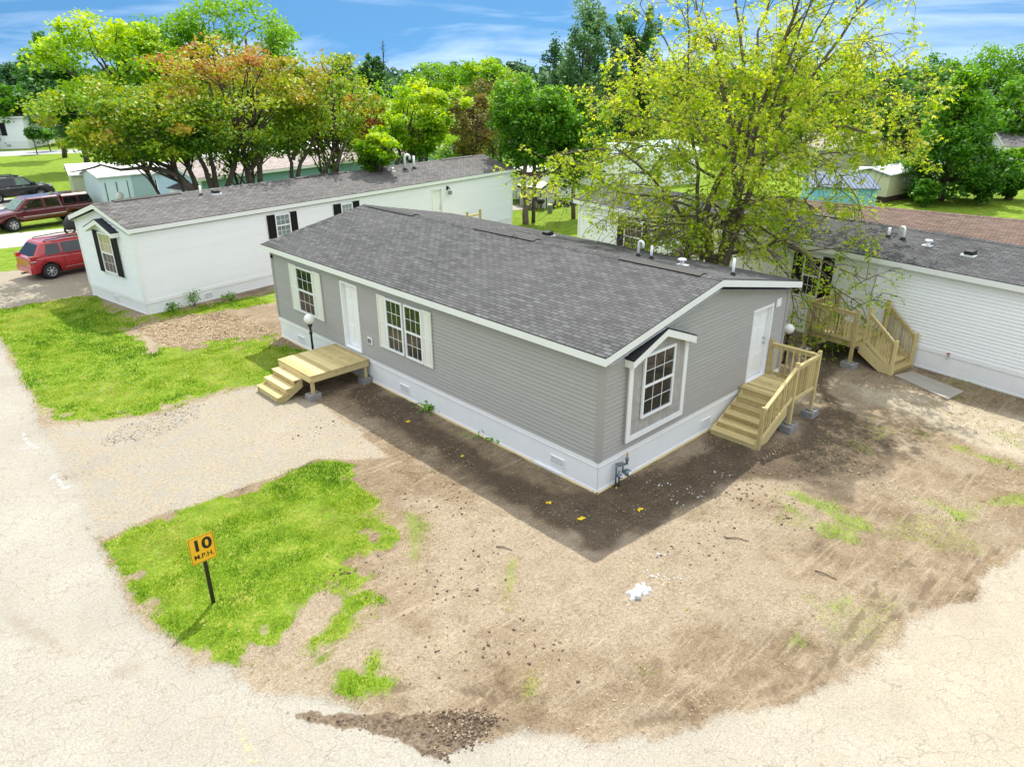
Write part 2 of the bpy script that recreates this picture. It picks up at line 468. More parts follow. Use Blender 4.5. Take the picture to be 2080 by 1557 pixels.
# ------------------------------------------------------------------ ground: one fine sheet split into soil, road and driveway, and a far lawn round it
def fbm(x, y, scale, seed, octv=4):
    out = np.zeros_like(x); amp = 1.0; tot = 0.0
    for o in range(octv):
        r2 = np.random.default_rng(seed*31+o); g = r2.random((64, 64))
        fx = x/scale*(2**o)+17.3*o; fy = y/scale*(2**o)+9.1*o
        ix = np.floor(fx).astype(int); iy = np.floor(fy).astype(int); tx = fx-ix; ty = fy-iy
        tx = tx*tx*(3-2*tx); ty = ty*ty*(3-2*ty)
        a = g[ix % 64, iy % 64]; b = g[(ix+1) % 64, iy % 64]; c = g[ix % 64, (iy+1) % 64]; d = g[(ix+1) % 64, (iy+1) % 64]
        out += amp*((a*(1-tx)+b*tx)*(1-ty)+(c*(1-tx)+d*tx)*ty); tot += amp; amp *= 0.5
    return out/tot-0.5
def sdist(x, y, poly):
    """signed distance, positive inside"""
    d = np.full(x.shape, 1e9); ins = np.zeros(x.shape, bool)
    n = len(poly)
    for i in range(n):
        ax, ay = poly[i]; bx, by = poly[(i+1) % n]
        ex, ey = bx-ax, by-ay; L = ex*ex+ey*ey+1e-12
        t = np.clip(((x-ax)*ex+(y-ay)*ey)/L, 0, 1)
        d = np.minimum(d, (x-ax-t*ex)**2+(y-ay-t*ey)**2)
        c = ((ay > y) != (by > y)) & (x < (bx-ax)*(y-ay)/(by-ay+1e-12)+ax)
        ins ^= c
    d = np.sqrt(d)
    return np.where(ins, d, -d)
def sline(x, y, pl):
    d = np.full(x.shape, 1e9)
    for i in range(len(pl)-1):
        ax, ay = pl[i]; bx, by = pl[i+1]; ex, ey = bx-ax, by-ay
        t = np.clip(((x-ax)*ex+(y-ay)*ey)/(ex*ex+ey*ey+1e-12), 0, 1)
        d = np.minimum(d, (x-ax-t*ex)**2+(y-ay-t*ey)**2)
    return np.sqrt(d)
def sstep(d, w):
    t = np.clip((d+w)/(2*w), 0, 1); return t*t*(3-2*t)

GX0, GX1, GY0, GY1, GS = -14.0, 16.0, -11.0, 35.0, 0.08
LAWN_A = gpoly([(0, 626), (60, 617), (120, 606), (185, 604), (225, 636), (300, 650), (262, 668), (275, 690), (310, 712), (380, 708), (440, 694), (480, 700), (540, 690), (575, 700), (625, 712), (655, 733), (600, 760), (560, 772), (500, 782), (440, 800), (380, 815), (330, 835), (250, 846), (180, 858), (110, 858), (78, 830), (50, 780), (25, 720), (0, 690), (-80, 700), (-80, 640)])
LAWN_B = gpoly([(300, 640), (340, 632), (400, 626), (470, 612), (560, 592), (562, 614), (480, 626), (400, 640), (330, 650)])
LAWN_C = gpoly([(210, 1105), (290, 1060), (420, 1018), (560, 975), (600, 955), (645, 938), (700, 945), (715, 985), (765, 1030), (795, 1080), (785, 1120), (740, 1158), (715, 1190), (680, 1185), (640, 1215), (600, 1248), (560, 1290), (500, 1332), (440, 1335), (380, 1300), (330, 1262), (270, 1212), (232, 1160)])
LAWN_D = gpoly([(735, 1200), (768, 1212), (725, 1255), (690, 1290), (630, 1335), (600, 1320), (645, 1275), (690, 1235)])
LAWN_E = gpoly([(715, 1368), (760, 1345), (778, 1372), (745, 1410), (708, 1402)])
LAWN_F = gpoly([(470, 1345), (560, 1325), (620, 1345), (590, 1375), (520, 1375)])
LAWN_H = np.array([(-2.6, 25.9), (21, 29.3), (21, 40), (-2.6, 36), (-2.0, 34)])
LAWN_I = np.array([(8.8, 7.5), (16.5, 9), (17, 40), (3.5, 40), (3.5, 22.6), (9, 22)])
LAWN_J = gpoly([(0, 503), (45, 500), (48, 545), (0, 556), (-80, 560), (-80, 505)])
SPARSE = [gpoly(q) for q in (
    [(1520, 955), (1600, 985), (1680, 1020), (1760, 1050), (1800, 1085), (1770, 1090), (1680, 1050), (1580, 1005), (1515, 975)],
    [(1820, 845), (1880, 875), (1960, 905), (2090, 945), (2090, 965), (1960, 930), (1870, 895), (1815, 860)],
    [(1560, 990), (1660, 1050), (1790, 1110), (1860, 1135), (1800, 1140), (1660, 1080), (1560, 1020)],
    [(1700, 1190), (1760, 1185), (1770, 1240), (1690, 1260), (1650, 1230)],
    [(1560, 1290), (1640, 1270), (1650, 1320), (1560, 1340)],
    [(1270, 1330), (1330, 1360), (1370, 1400), (1330, 1410), (1280, 1360)],
    [(820, 1040), (880, 1060), (880, 1140), (840, 1180), (800, 1130)],
    [(700, 960), (770, 1000), (830, 1090), (800, 1120), (740, 1030)],
    [(1030, 1120), (1055, 1130), (1040, 1230), (1020, 1220)],
    [(860, 830), (900, 850), (980, 895), (960, 905), (860, 855)],
    [(1850, 1010), (1950, 1030), (2050, 1000), (2090, 1020), (1950, 1060)],
    [(900, 1290), (930, 1300), (920, 1330), (890, 1320)],
    [(1050, 1360), (1110, 1340), (1110, 1420), (1060, 1430)])]
ROAD = np.array([(-7.4, 60), (-7.5, 21.7), (-7.9, 15.5), (-8.15, 11), (-8.3, 8.1), (-8.75, 5.6), (-8.85, 2.6), (-8.5, 1.2), (-7.8, -.25), (-7.15, -1.6), (-6.1, -3.15), (-4.4, -4.75), (-2.7, -5.55), (-1.5, -6.1), (-.3, -6.35), (.8, -6.5), (2.4, -6.85), (4.5, -7.2), (10, -8.2), (30, -11), (30, -30), (-30, -30), (-30, 60)])
DRIVE = gpoly([(150, 1025), (75, 872), (110, 862), (250, 852), (330, 839), (440, 804), (540, 780), (600, 805), (650, 822), (700, 860), (770, 905), (785, 930), (720, 935), (640, 930), (560, 968), (430, 1012), (300, 1053), (215, 1092), (185, 1085)])
PADS = [gpoly([(-90, 560), (60, 548), (200, 535), (280, 575), (185, 599), (100, 612), (0, 627), (-90, 640)])]
SANDY = gpoly([(1715, 778), (1800, 790), (1960, 818), (2120, 858), (2120, 950), (1980, 908), (1850, 842), (1760, 818)])
SHADE_SOIL = gpoly([(655, 800), (755, 778), (870, 835), (1000, 925), (1110, 998), (1216, 1008), (1330, 955), (1450, 885), (1530, 920), (1590, 890), (1640, 850), (1700, 760), (1740, 690), (1640, 690), (1640, 780), (1760, 850), (1830, 900), (1740, 960), (1620, 990), (1500, 985), (1400, 1040), (1300, 1085), (1210, 1135), (1100, 1065), (900, 945), (760, 855)])  # dark soil along the walls, with the house's shadow painted into its tone
DAPPLE_SOIL = gpoly([(1560, 930), (1680, 830), (1780, 880), (1850, 960), (1750, 1020), (1640, 1010)])  # dark topsoil patch that also mimics the tree's dappled shade in colour
MUD = gpoly([(500, 1426), (570, 1440), (660, 1457), (760, 1452), (860, 1448), (960, 1448), (1010, 1462), (985, 1490), (960, 1512), (930, 1530), (880, 1540), (835, 1520), (790, 1490), (700, 1478), (620, 1464), (520, 1440)])
CRACKZ = gpoly([(200, 898), (262, 858), (350, 822), (415, 818), (400, 850), (340, 880), (230, 905)])
RUTS = [gpoly(q) for q in (
    [(1330, 1465), (1450, 1450), (1540, 1425), (1640, 1385), (1690, 1335), (1735, 1265), (1790, 1200), (1850, 1150)],
    [(1690, 1400), (1780, 1355), (1850, 1320), (1900, 1270), (1960, 1220)],
    [(1720, 1340), (1790, 1270), (1850, 1220), (1900, 1180)],
    [(800, 1395), (880, 1405), (1000, 1428)],
    [(560, 1430), (720, 1462), (900, 1470), (1040, 1475), (1180, 1478), (1330, 1462)])]
TRACKS = [gpoly(q) for q in ([(1000, 1470), (1130, 1473), (1260, 1470), (1420, 1452)], [(230, 1350), (330, 1395)], [(20, 1260), (150, 1330)])]

def fields(x, y):
    n1 = fbm(x, y, 1.1, 3); n2 = fbm(x, y, 0.35, 5, 3); n3 = fbm(x, y, 4.0, 8)
    jit = n1*0.75+n2*0.35
    g = np.zeros_like(x)
    for P, w in ((LAWN_A, .30), (LAWN_B, .2), (LAWN_C, .22), (LAWN_D, .2), (LAWN_E, .25), (LAWN_H, .3), (LAWN_I, .35), (LAWN_J, .2)):
        g = np.maximum(g, sstep(sdist(x, y, P)+(n1*.7+n2*1.5)*(1 if w > .25 or P is LAWN_C else .55), w*1.6))
    g = np.maximum(g, sstep(sdist(x, y, LAWN_F)+jit*0.8-0.1, .2)*0.5)
    for P in SPARSE:
        g = np.maximum(g, sstep(sdist(x, y, P)+jit*1.1-0.08, .28)*0.52)
    sp_ = sstep(fbm(x, y, 1.9, 61, 5)+.5*fbm(x, y, .3, 62, 3)-.15, .09)*sstep(x+6.0, 1.0)*sstep(-2.2-y, .8)*.36
    g = np.maximum(g, sp_)
    road = sstep(sdist(x, y, ROAD)+n1*.40+n2*.35, .22)
    dr = sstep(sdist(x, y, DRIVE)+jit*0.4, .22)
    for P in PADS: dr = np.maximum(dr, sstep(sdist(x, y, P)+jit*0.15, .1))
    sandy = sstep(sdist(x, y, SANDY)+jit*0.5, .35)
    g = g*(1-road)*(1-0.97*dr)
    dark = np.maximum(sstep(sdist(x, y, SHADE_SOIL)+jit*1.3-0.12, .55), sstep(sdist(x, y, DAPPLE_SOIL)+n1*1.8+n2*.8-0.1, .35)*0.62)*(1-g*.7)*(1-sandy)*(1-dr*.8)
    mud = sstep(sdist(x, y, MUD)+n2*0.3+n1*.15, .07)
    rut = np.zeros_like(x)
    for q in RUTS: rut = np.maximum(rut, sstep(0.03+n2*0.22-sline(x+n1*.5, y+n1*.3+n2*.25, q), .04))
    sdr = sdist(x, y, ROAD); arc = sstep(x+y*0.0+5.2, 1.0)*sstep(9.0-x, 2.0)
    n4 = fbm(x*.5+y*.9, x*1.7-y*.6, .8, 41, 4)
    for off, wd, amp in ((.25, .035, 1), (.62, .03, .9), (1.15, .035, .95), (1.7, .025, .8), (-.2, .04, .9)):
        rut = np.maximum(rut, sstep(wd+n4*.13-.02-np.abs(sdr+off+n1*.35+n2*.12), .035)*arc*amp)
    rut = rut*(1-.95*sstep(sdr+.12, .15))
    bare = sstep(fbm(x, y, 2.6, 51, 5)+.25*n4-.02, .12)
    trk = np.zeros_like(x)
    for q in TRACKS: trk = np.maximum(trk, sstep(0.10+n2*0.7-sline(x, y, q), .10)*.6)
    crack = sstep(sdist(x, y, CRACKZ)+n2*.5, .15)
    return dict(grass=g, road=road, drive=dr, sandy=sandy, dark=dark, mud=mud, rut=rut, track=trk, crack=crack, bare=bare, n1=n1, n2=n2, n3=n3)

nx = int(round((GX1-GX0)/GS))+1; ny = int(round((GY1-GY0)/GS))+1
gx, gy = np.meshgrid(np.linspace(GX0, GX1, nx), np.linspace(GY0, GY1, ny), indexing='ij')
FD = fields(gx, gy)
edge = np.clip(np.minimum(np.minimum(gx-GX0, GX1-gx), np.minimum(gy-GY0, GY1-gy))/1.0, 0, 1)
hard = np.maximum(FD['road'], FD['drive']*0.8)
gz = (FD['n1']*0.05+FD['n2']*0.05)*(1-hard*0.85)
gz += FD['mud']*(0.015+0.08*fbm(gx, gy, .22, 21, 3)) - FD['rut']*0.055*(1-hard*.5)
gz += 0.02*FD['grass']
gz += FD['crack']*0.05*fbm(gx, gy, .2, 33, 2)
inb = sdist(gx, gy, np.array([(0.1, 0.1), (8, 0.1), (8, 14.7), (0.1, 14.7)]))
gz = gz*edge
def gh(x, y):
    fx = np.clip((np.asarray(x)-GX0)/GS, 0, nx-1.001); fy = np.clip((np.asarray(y)-GY0)/GS, 0, ny-1.001)
    i = fx.astype(int); j = fy.astype(int); a = fx-i; b = fy-j
    return (gz[i, j]*(1-a)+gz[i+1, j]*a)*(1-b)+(gz[i, j+1]*(1-a)+gz[i+1, j+1]*a)*b
def fsample(nm, x, y):
    i = np.clip(np.round((x-GX0)/GS).astype(int), 0, nx-1); j = np.clip(np.round((y-GY0)/GS).astype(int), 0, ny-1)
    return FD[nm][i, j]

def m_ground():
    m, t, b = nmat('earth_and_asphalt')
    P = ocoord(t)
    big = noise(t, P, 0.45, 5, 0.6); mid = noise(t, P, 2.2, 6, 0.62, 0.6); fin = noise(t, P, 14, 5, 0.65); vf = noise(t, P, 75, 3, 0.7)
    k = mth(t, 'ADD', mth(t, 'MULTIPLY', big, 0.35), mth(t, 'ADD', mth(t, 'MULTIPLY', mid, 0.4), mth(t, 'MULTIPLY', fin, 0.25)))
    dirt = ramp(t, k, [(0.37, (0.105, 0.073, 0.044)), (0.46, (0.20, 0.146, 0.091)), (0.55, (0.262, 0.198, 0.130)), (0.67, (0.38, 0.31, 0.222))])
    fin2 = noise(t, P, 34, 4, 0.7)
    smp = t.nodes.new('ShaderNodeMapping'); smp.inputs['Rotation'].default_value = (0, 0, rad(28)); smp.inputs['Scale'].default_value = (0.5, 3.2, 1); t.links.new(P, smp.inputs['Vector'])
    streak = noise(t, smp.outputs['Vector'], 1.3, 6, 0.65, 1.6)
    dirt = mixc(t, mth(t, 'MULTIPLY', mth(t, 'SUBTRACT', streak, 0.52, True), 4.0, True), dirt, (0.38, 0.31, 0.22))
    dirt = mixc(t, mth(t, 'MULTIPLY', mth(t, 'SUBTRACT', 0.44, streak, True), 3.0, True), dirt, (0.22, 0.16, 0.10))
    dirt = mixc(t, mth(t, 'MULTIPLY', attr(t, 'bare'), mth(t, 'ADD', 0.25, mth(t, 'MULTIPLY', mid, 0.8)), True), dirt, ramp(t, fin, [(0.3, (0.275, 0.215, 0.146)), (0.7, (0.42, 0.355, 0.265))]))
    # small pebbles and dark crumbs
    vo = t.nodes.new('ShaderNodeTexVoronoi'); vo.inputs['Scale'].default_value = 5.0; t.links.new(P, vo.inputs['Vector'])
    crumb = mth(t, 'MULTIPLY', mth(t, 'LESS_THAN', vo.outputs['Distance'], mth(t, 'MULTIPLY', mth(t, 'SUBTRACT', mid, 0.44, True), 0.9)), 0.75)
    dirt = mixc(t, crumb, dirt, (0.13, 0.095, 0.06))
    dirt = mixc(t, mth(t, 'MULTIPLY', mth(t, 'SUBTRACT', vf, 0.55, True), 1.8, True), dirt, (0.55, 0.47, 0.34))
    dirt = mixc(t, mth(t, 'MULTIPLY', mth(t, 'SUBTRACT', 0.42, vf, True), 2.2, True), dirt, (0.15, 0.11, 0.075))
    sandc = ramp(t, mid, [(0.3, (0.35, 0.29, 0.205)), (0.7, (0.48, 0.42, 0.32))])
    dirt = mixc(t, mth(t, 'MULTIPLY', attr(t, 'sandy'), 0.9), dirt, sandc)
    soil_shade = ramp(t, mth(t, 'ADD', mth(t, 'MULTIPLY', fin, 0.6), mth(t, 'MULTIPLY', mid, 0.4)), [(0.35, (0.046, 0.034, 0.022)), (0.65, (0.135, 0.10, 0.067))])  # dark soil colour, lowered further to carry the shade beside the house
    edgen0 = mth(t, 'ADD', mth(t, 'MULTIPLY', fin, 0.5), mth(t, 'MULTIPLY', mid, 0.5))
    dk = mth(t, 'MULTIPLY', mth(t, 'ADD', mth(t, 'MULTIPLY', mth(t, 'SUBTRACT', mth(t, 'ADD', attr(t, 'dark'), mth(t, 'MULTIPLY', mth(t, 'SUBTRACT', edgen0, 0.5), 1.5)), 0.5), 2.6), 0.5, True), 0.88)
    dirt = mixc(t, dk, dirt, soil_shade)
    dirt = mixc(t, 1.0, dirt, ramp(t, fin2, [(0.30, (0.60, 0.58, 0.56)), (0.5, (0.95, 0.95, 0.95)), (0.72, (1.28, 1.28, 1.27))]), 'MULTIPLY')
    # turf base under the blades
    turf = ramp(t, mth(t, 'ADD', mth(t, 'MULTIPLY', mid, 0.5), mth(t, 'MULTIPLY', fin, 0.5)), [(0.32, (0.065, 0.125, 0.010)), (0.5, (0.15, 0.245, 0.016)), (0.68, (0.33, 0.33, 0.07))])
    gm = mth(t, 'ADD', attr(t, 'grass'), mth(t, 'MULTIPLY', mth(t, 'SUBTRACT', fin, 0.5), 0.9))
    gm = mth(t, 'MULTIPLY', mth(t, 'SUBTRACT', gm, 0.32), 3.0, True)
    soil = mixc(t, gm, dirt, turf)
    # asphalt, bleached and dusty, with hairline cracks
    asp = ramp(t, mth(t, 'ADD', mth(t, 'MULTIPLY', vf, 0.4), mth(t, 'ADD', mth(t, 'MULTIPLY', big, 0.35), mth(t, 'MULTIPLY', fin, 0.25))), [(0.34, (0.235, 0.213, 0.172)), (0.5, (0.325, 0.300, 0.250)), (0.66, (0.40, 0.376, 0.325))])
    sep = t.nodes.new('ShaderNodeSeparateXYZ'); t.links.new(P, sep.inputs[0])
    tanf = mth(t, 'MULTIPLY', mth(t, 'ADD', sep.outputs[0], 6.5), 0.16, True)
    asp = mixc(t, mth(t, 'MULTIPLY', tanf, 0.6), asp, ramp(t, k, [(0.35, (0.31, 0.258, 0.185)), (0.65, (0.45, 0.388, 0.29))]))
    wv = t.nodes.new('ShaderNodeVectorMath'); wv.operation = 'ADD'
    nv = t.nodes.new('ShaderNodeTexNoise'); nv.inputs['Scale'].default_value = 2.5; nv.inputs['Detail'].default_value = 4; t.links.new(P, nv.inputs['Vector'])
    sc = t.nodes.new('ShaderNodeVectorMath'); sc.operation = 'SCALE'; sc.inputs['Scale'].default_value = 0.5
    t.links.new(nv.outputs['Color'], sc.inputs[0]); t.links.new(P, wv.inputs[0]); t.links.new(sc.outputs[0], wv.inputs[1])
    def crisp(a, k=4.0, amp=0.9):
        return mth(t, 'ADD', mth(t, 'MULTIPLY', mth(t, 'SUBTRACT', mth(t, 'ADD', a, mth(t, 'MULTIPLY', mth(t, 'SUBTRACT', edgen, 0.5), amp)), 0.5), k), 0.5, True)
    edgen = mth(t, 'ADD', mth(t, 'MULTIPLY', fin, 0.65), mth(t, 'MULTIPLY', fin2, 0.35))
    def cracks(scale, width):
        v2 = t.nodes.new('ShaderNodeTexVoronoi'); v2.feature = 'DISTANCE_TO_EDGE'; v2.inputs['Scale'].default_value = scale
        t.links.new(wv.outputs[0], v2.inputs['Vector'])
        return mth(t, 'LESS_THAN', v2.outputs['Distance'], width)
    c1 = mth(t, 'MULTIPLY', mth(t, 'MULTIPLY', cracks(1.3, 0.009), mth(t, 'GREATER_THAN', mid, 0.48)), 0.5)
    c2 = mth(t, 'MULTIPLY', mth(t, 'MULTIPLY', cracks(4.0, 0.018), mth(t, 'GREATER_THAN', big, 0.50)), 0.42)
    c3 = mth(t, 'MULTIPLY', mth(t, 'MULTIPLY', cracks(5.0, 0.040), mth(t, 'GREATER_THAN', attr(t, 'crack'), 0.5)), mth(t, 'GREATER_THAN', edgen, 0.49))
    asp = mixc(t, mth(t, 'MAXIMUM', c1, c2), asp, (0.20, 0.165, 0.125))
    asp = mixc(t, 1.0, asp, ramp(t, fin2, [(0.32, (0.70, 0.69, 0.68)), (0.5, (0.97, 0.97, 0.97)), (0.68, (1.14, 1.14, 1.14))]), 'MULTIPLY')
    stain = mth(t, 'MULTIPLY', mth(t, 'SUBTRACT', noise(t, P, 1.1, 6, 0.7, 0.8), 0.56, True), 3.2, True)
    asp = mixc(t, mth(t, 'MULTIPLY', stain, 0.45), asp, (0.40, 0.30, 0.19))
    dust = mixc(t, mth(t, 'MULTIPLY', mth(t, 'SUBTRACT', mid, 0.38, True), 3.2, True), asp, ramp(t, fin, [(0.3, (0.25, 0.198, 0.128)), (0.7, (0.43, 0.37, 0.27))]))
    soil = mixc(t, mth(t, 'MULTIPLY', crisp(attr(t, 'drive'), 3.0, 1.1), mth(t, 'ADD', 0.72, mth(t, 'MULTIPLY', fin, 0.5)), True), soil, dust)
    soil = mixc(t, crisp(attr(t, 'road'), 2.2, 1.3), soil, asp)
    soil = mixc(t, c3, soil, (0.055, 0.042, 0.035))
    mudc = ramp(t, fin, [(0.35, (0.055, 0.038, 0.024)), (0.65, (0.20, 0.145, 0.095))])
    soil = mixc(t, mth(t, 'MULTIPLY', crisp(attr(t, 'mud'), 4.0, 1.3), 0.92), soil, mudc)
    soil = mixc(t, mth(t, 'MULTIPLY', crisp(attr(t, 'rut'), 4.5, 1.5), 0.6), soil, (0.13, 0.095, 0.062))
    soil = mixc(t, mth(t, 'MULTIPLY', attr(t, 'track'), mth(t, 'MULTIPLY', fin, 0.9)), soil, (0.19, 0.14, 0.09))
    t.links.new(soil, b.inputs['Base Color']); b.inputs['Roughness'].default_value = 0.95
    b.inputs['Specular IOR Level'].default_value = 0.12
    soft = mth(t, 'SUBTRACT', 1.0, mth(t, 'MULTIPLY', attr(t, 'road'), 0.85))
    h = mth(t, 'MULTIPLY', mth(t, 'ADD', mth(t, 'MULTIPLY', fin, 0.7), mth(t, 'ADD', mth(t, 'MULTIPLY', mid, 0.5), mth(t, 'ADD', mth(t, 'MULTIPLY', vf, 0.15), mth(t, 'MULTIPLY', fin2, 0.5)))), soft)
    bump(t, b, h, 0.55, 0.09)
    return m
GROUND = m_ground()

gv = np.stack([gx.ravel(), gy.ravel(), gz.ravel()], 1)
ii, jj = np.meshgrid(np.arange(nx-1), np.arange(ny-1), indexing='ij')
q0 = (ii*ny+jj).ravel()
gf = np.stack([q0, q0+ny, q0+ny+1, q0+1], 1)
cxm = gx[:-1, :-1].ravel()+GS/2; cym = gy[:-1, :-1].ravel()+GS/2
rsel = (FD['road'][:-1, :-1].ravel() > 0.5)
dsel = (FD['drive'][:-1, :-1].ravel() > 0.5) & ~rsel
pad_side = dsel & (cym > 22)
lsel = (FD['grass'][:-1, :-1].ravel() > 0.55) & ~rsel & ~dsel
ANAMES = ('grass', 'road', 'drive', 'sandy', 'dark', 'mud', 'rut', 'track', 'crack', 'bare')
def sub_sheet(name, sel, extra=None):
    f = gf[sel]; used, inv = np.unique(f, return_inverse=True)
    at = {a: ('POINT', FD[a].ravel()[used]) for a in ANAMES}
    v = gv[used]; f = inv.reshape(f.shape)
    if extra is not None:
        ev, ef = extra
        f = np.concatenate([f, ef+len(v)]); v = np.concatenate([v, ev])
        for a in ANAMES: at[a] = ('POINT', np.concatenate([at[a][1], np.full(len(ev), 1.0 if a == 'grass' else 0.0)]))
    o = np_mesh(name, v, f, GROUND, None, at, True)
    o['kind'] = 'structure'
    return o
FARR = 900.0
xs = [-FARR, GX0, GX1, FARR]; ys = [-FARR, GY0, GY1, FARR]
ev = []; ef = []
for a in range(3):
    for b_ in range(3):
        if a == 1 and b_ == 1: continue
        n = len(ev)
        ev += [(xs[a], ys[b_], 0), (xs[a+1], ys[b_], 0), (xs[a+1], ys[b_+1], 0), (xs[a], ys[b_+1], 0)]
        ef.append([n, n+1, n+2, n+3])
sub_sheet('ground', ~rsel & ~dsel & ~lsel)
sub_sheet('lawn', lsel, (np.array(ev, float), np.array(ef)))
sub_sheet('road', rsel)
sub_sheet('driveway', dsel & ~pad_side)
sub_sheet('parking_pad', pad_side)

def flat_sheet(name, poly, mat, z):
    mb = MB(); mb.face([(p[0], p[1], z) for p in poly])
    o = mb.build(name, mat); o['kind'] = 'structure'; return o
PADM = plain('worn_driveway_asphalt', (0.40, 0.37, 0.33), 0.9, 0.22, 0.6, 30, bmp=0.3)
FARROAD = plain('far_road_asphalt', (0.33, 0.34, 0.35), 0.9, 0.12, 0.3, 20)
flat_sheet('parking_pad', gpoly([(-160, 490), (0, 476), (150, 462), (300, 445), (330, 470), (200, 487), (40, 501), (0, 505), (-160, 520)]), PADM, 0.004)
flat_sheet('parking_pad', gpoly([(-160, 412), (0, 404), (110, 398), (300, 388), (330, 408), (200, 414), (60, 424), (0, 428), (-160, 438)]), PADM, 0.005)
flat_sheet('road', gpoly([(-200, 310), (0, 307.5), (95, 305), (300, 300), (300, 306), (95, 313), (0, 318), (-200, 325)]), FARROAD, 0.004)

# ------------------------------------------------------------------ grass blades
def m_grass(name, cols):
    m = m_leaf(name, cols, 0.35, 0.6); return m
GRASSM = m_grass('grass_blades', [(0.062, 0.17, 0.008), (0.145, 0.285, 0.010), (0.28, 0.385, 0.018), (0.48, 0.43, 0.15)])
def blades(name, n, box, mask_pow, hmin, hmax, wid, label):
    x0, x1, y0, y1 = box
    x = rng.uniform(x0, x1, n); y = rng.uniform(y0, y1, n)
    g = fsample('grass', x, y)
    dist = np.hypot(x-CAM[0], y-CAM[1])
    keep = rng.random(n) < np.clip(g*1.1-0.04, 0, 1)**mask_pow
    x, y, dist = x[keep], y[keep], dist[keep]
    n = len(x)
    cl = fbm(x, y, 0.5, 14, 3); cl2 = fbm(x, y, 1.6, 15, 3)
    h = rng.uniform(hmin, hmax, n)*(1+1.5*np.clip(cl, -.3, .5))
    w = wid*rng.uniform(0.7, 1.4, n)*np.clip(dist/18, 0.7, 2.0)
    a = rng.uniform(0, 2*np.pi, n); la = rng.uniform(0, 2*np.pi, n); lean = rng.uniform(0.2, 1.0, n)*h
    z = gh(x, y)-0.01
    v = np.zeros((n, 3, 3))
    v[:, 0] = np.stack([x-np.cos(a)*w/2, y-np.sin(a)*w/2, z], 1)
    v[:, 1] = np.stack([x+np.cos(a)*w/2, y+np.sin(a)*w/2, z], 1)
    v[:, 2] = np.stack([x+np.cos(la)*lean, y+np.sin(la)*lean, z+h], 1)
    gg = fsample('grass', x, y)
    tint = np.clip(0.47+1.1*cl2-0.85*cl+rng.normal(0, 0.17, n)+0.45*(1-gg), 0, 1)
    o = np_mesh(name, v.reshape(-1, 3), np.arange(n*3).reshape(-1, 3), GRASSM, None, {'tint': ('FACE', tint)})
    return tag(o, label, 'grass', kind='stuff')
blades('grass', 150000, (-9.5, -2.0, -3.0, 8.5), 1.0, 0.028, 0.068, 0.020, 'bright green grass round the yellow speed sign')
blades('grass', 120000, (-9.0, 1.6, 7.5, 26.5), 1.0, 0.028, 0.07, 0.024, 'sunlit grass between the gravel driveway and the white house')
blades('grass', 90000, (-6.5, 16.0, -9.0, 1.0), 0.8, 0.03, 0.07, 0.022, 'thin grass tufts in the bare soil beside the side stairs')
# ------------------------------------------------------------------ house pieces
def lap_wall(mb, fr, r0, r1, z0, ze, rm=None, zr=None, holes=(), course=0.105, th=0.028):
    """overlapping boards up to the eave ze, and on into a gable with its peak at (rm, zr)"""
    top = zr if zr else ze
    def lim(z):
        if z <= ze or not zr: return r0, r1
        k = min((z-ze)/(zr-ze), 1.0)
        return r0+(rm-r0)*k, r1+(rm-r1)*k
    z = z0
    while z < top-1e-4:
        z2 = min(z+course, top); joints = list(np.arange(rng.uniform(.4, 3.6), r1, 3.66))
        br = sorted(set([z, z2]+[h for H in holes for h in (H[2], H[3]) if z < h < z2]))
        for a, b in zip(br[:-1], br[1:]):
            la, ra = lim(a); lb, rb = lim(b)
            na = th*(1-(a-z)/course)+0.001; nb = th*(1-(b-z)/course)+0.001; na0, nb0 = na, nb
            cuts = [(H[0], H[1]) for H in holes if H[2] <= a+1e-6 and H[3] >= b-1e-6]
            segs = []; s = 0.0
            cur_a, cur_b = la, lb
            for c0, c1 in sorted(cuts):
                segs.append((cur_a, cur_b, c0, c0)); cur_a = cur_b = c1
            segs.append((cur_a, cur_b, ra, rb))
            pieces = []
            for sa, sb, ea, eb in segs:
                cut = [c for c in joints if max(sa, sb)+.3 < c < min(ea, eb)-.3]
                xs_ = [(sa, sb)]+[(c, c) for c in cut]+[(ea, eb)]
                pieces += [(p[0], p[1], q[0], q[1]) for p, q in zip(xs_[:-1], xs_[1:])]
            for sa, sb, ea, eb in pieces:
                if th > .01: na, nb = na0+rng.uniform(-.0012, .0012), nb0
                mb.face([fr(sa, a, na), fr(ea, a, na), fr(eb, b, nb), fr(sb, b, nb)])
                if a == z:
                    mb.face([fr(sa, a, 0), fr(ea, a, 0), fr(ea, a, na), fr(sa, a, na)])
        z = z2

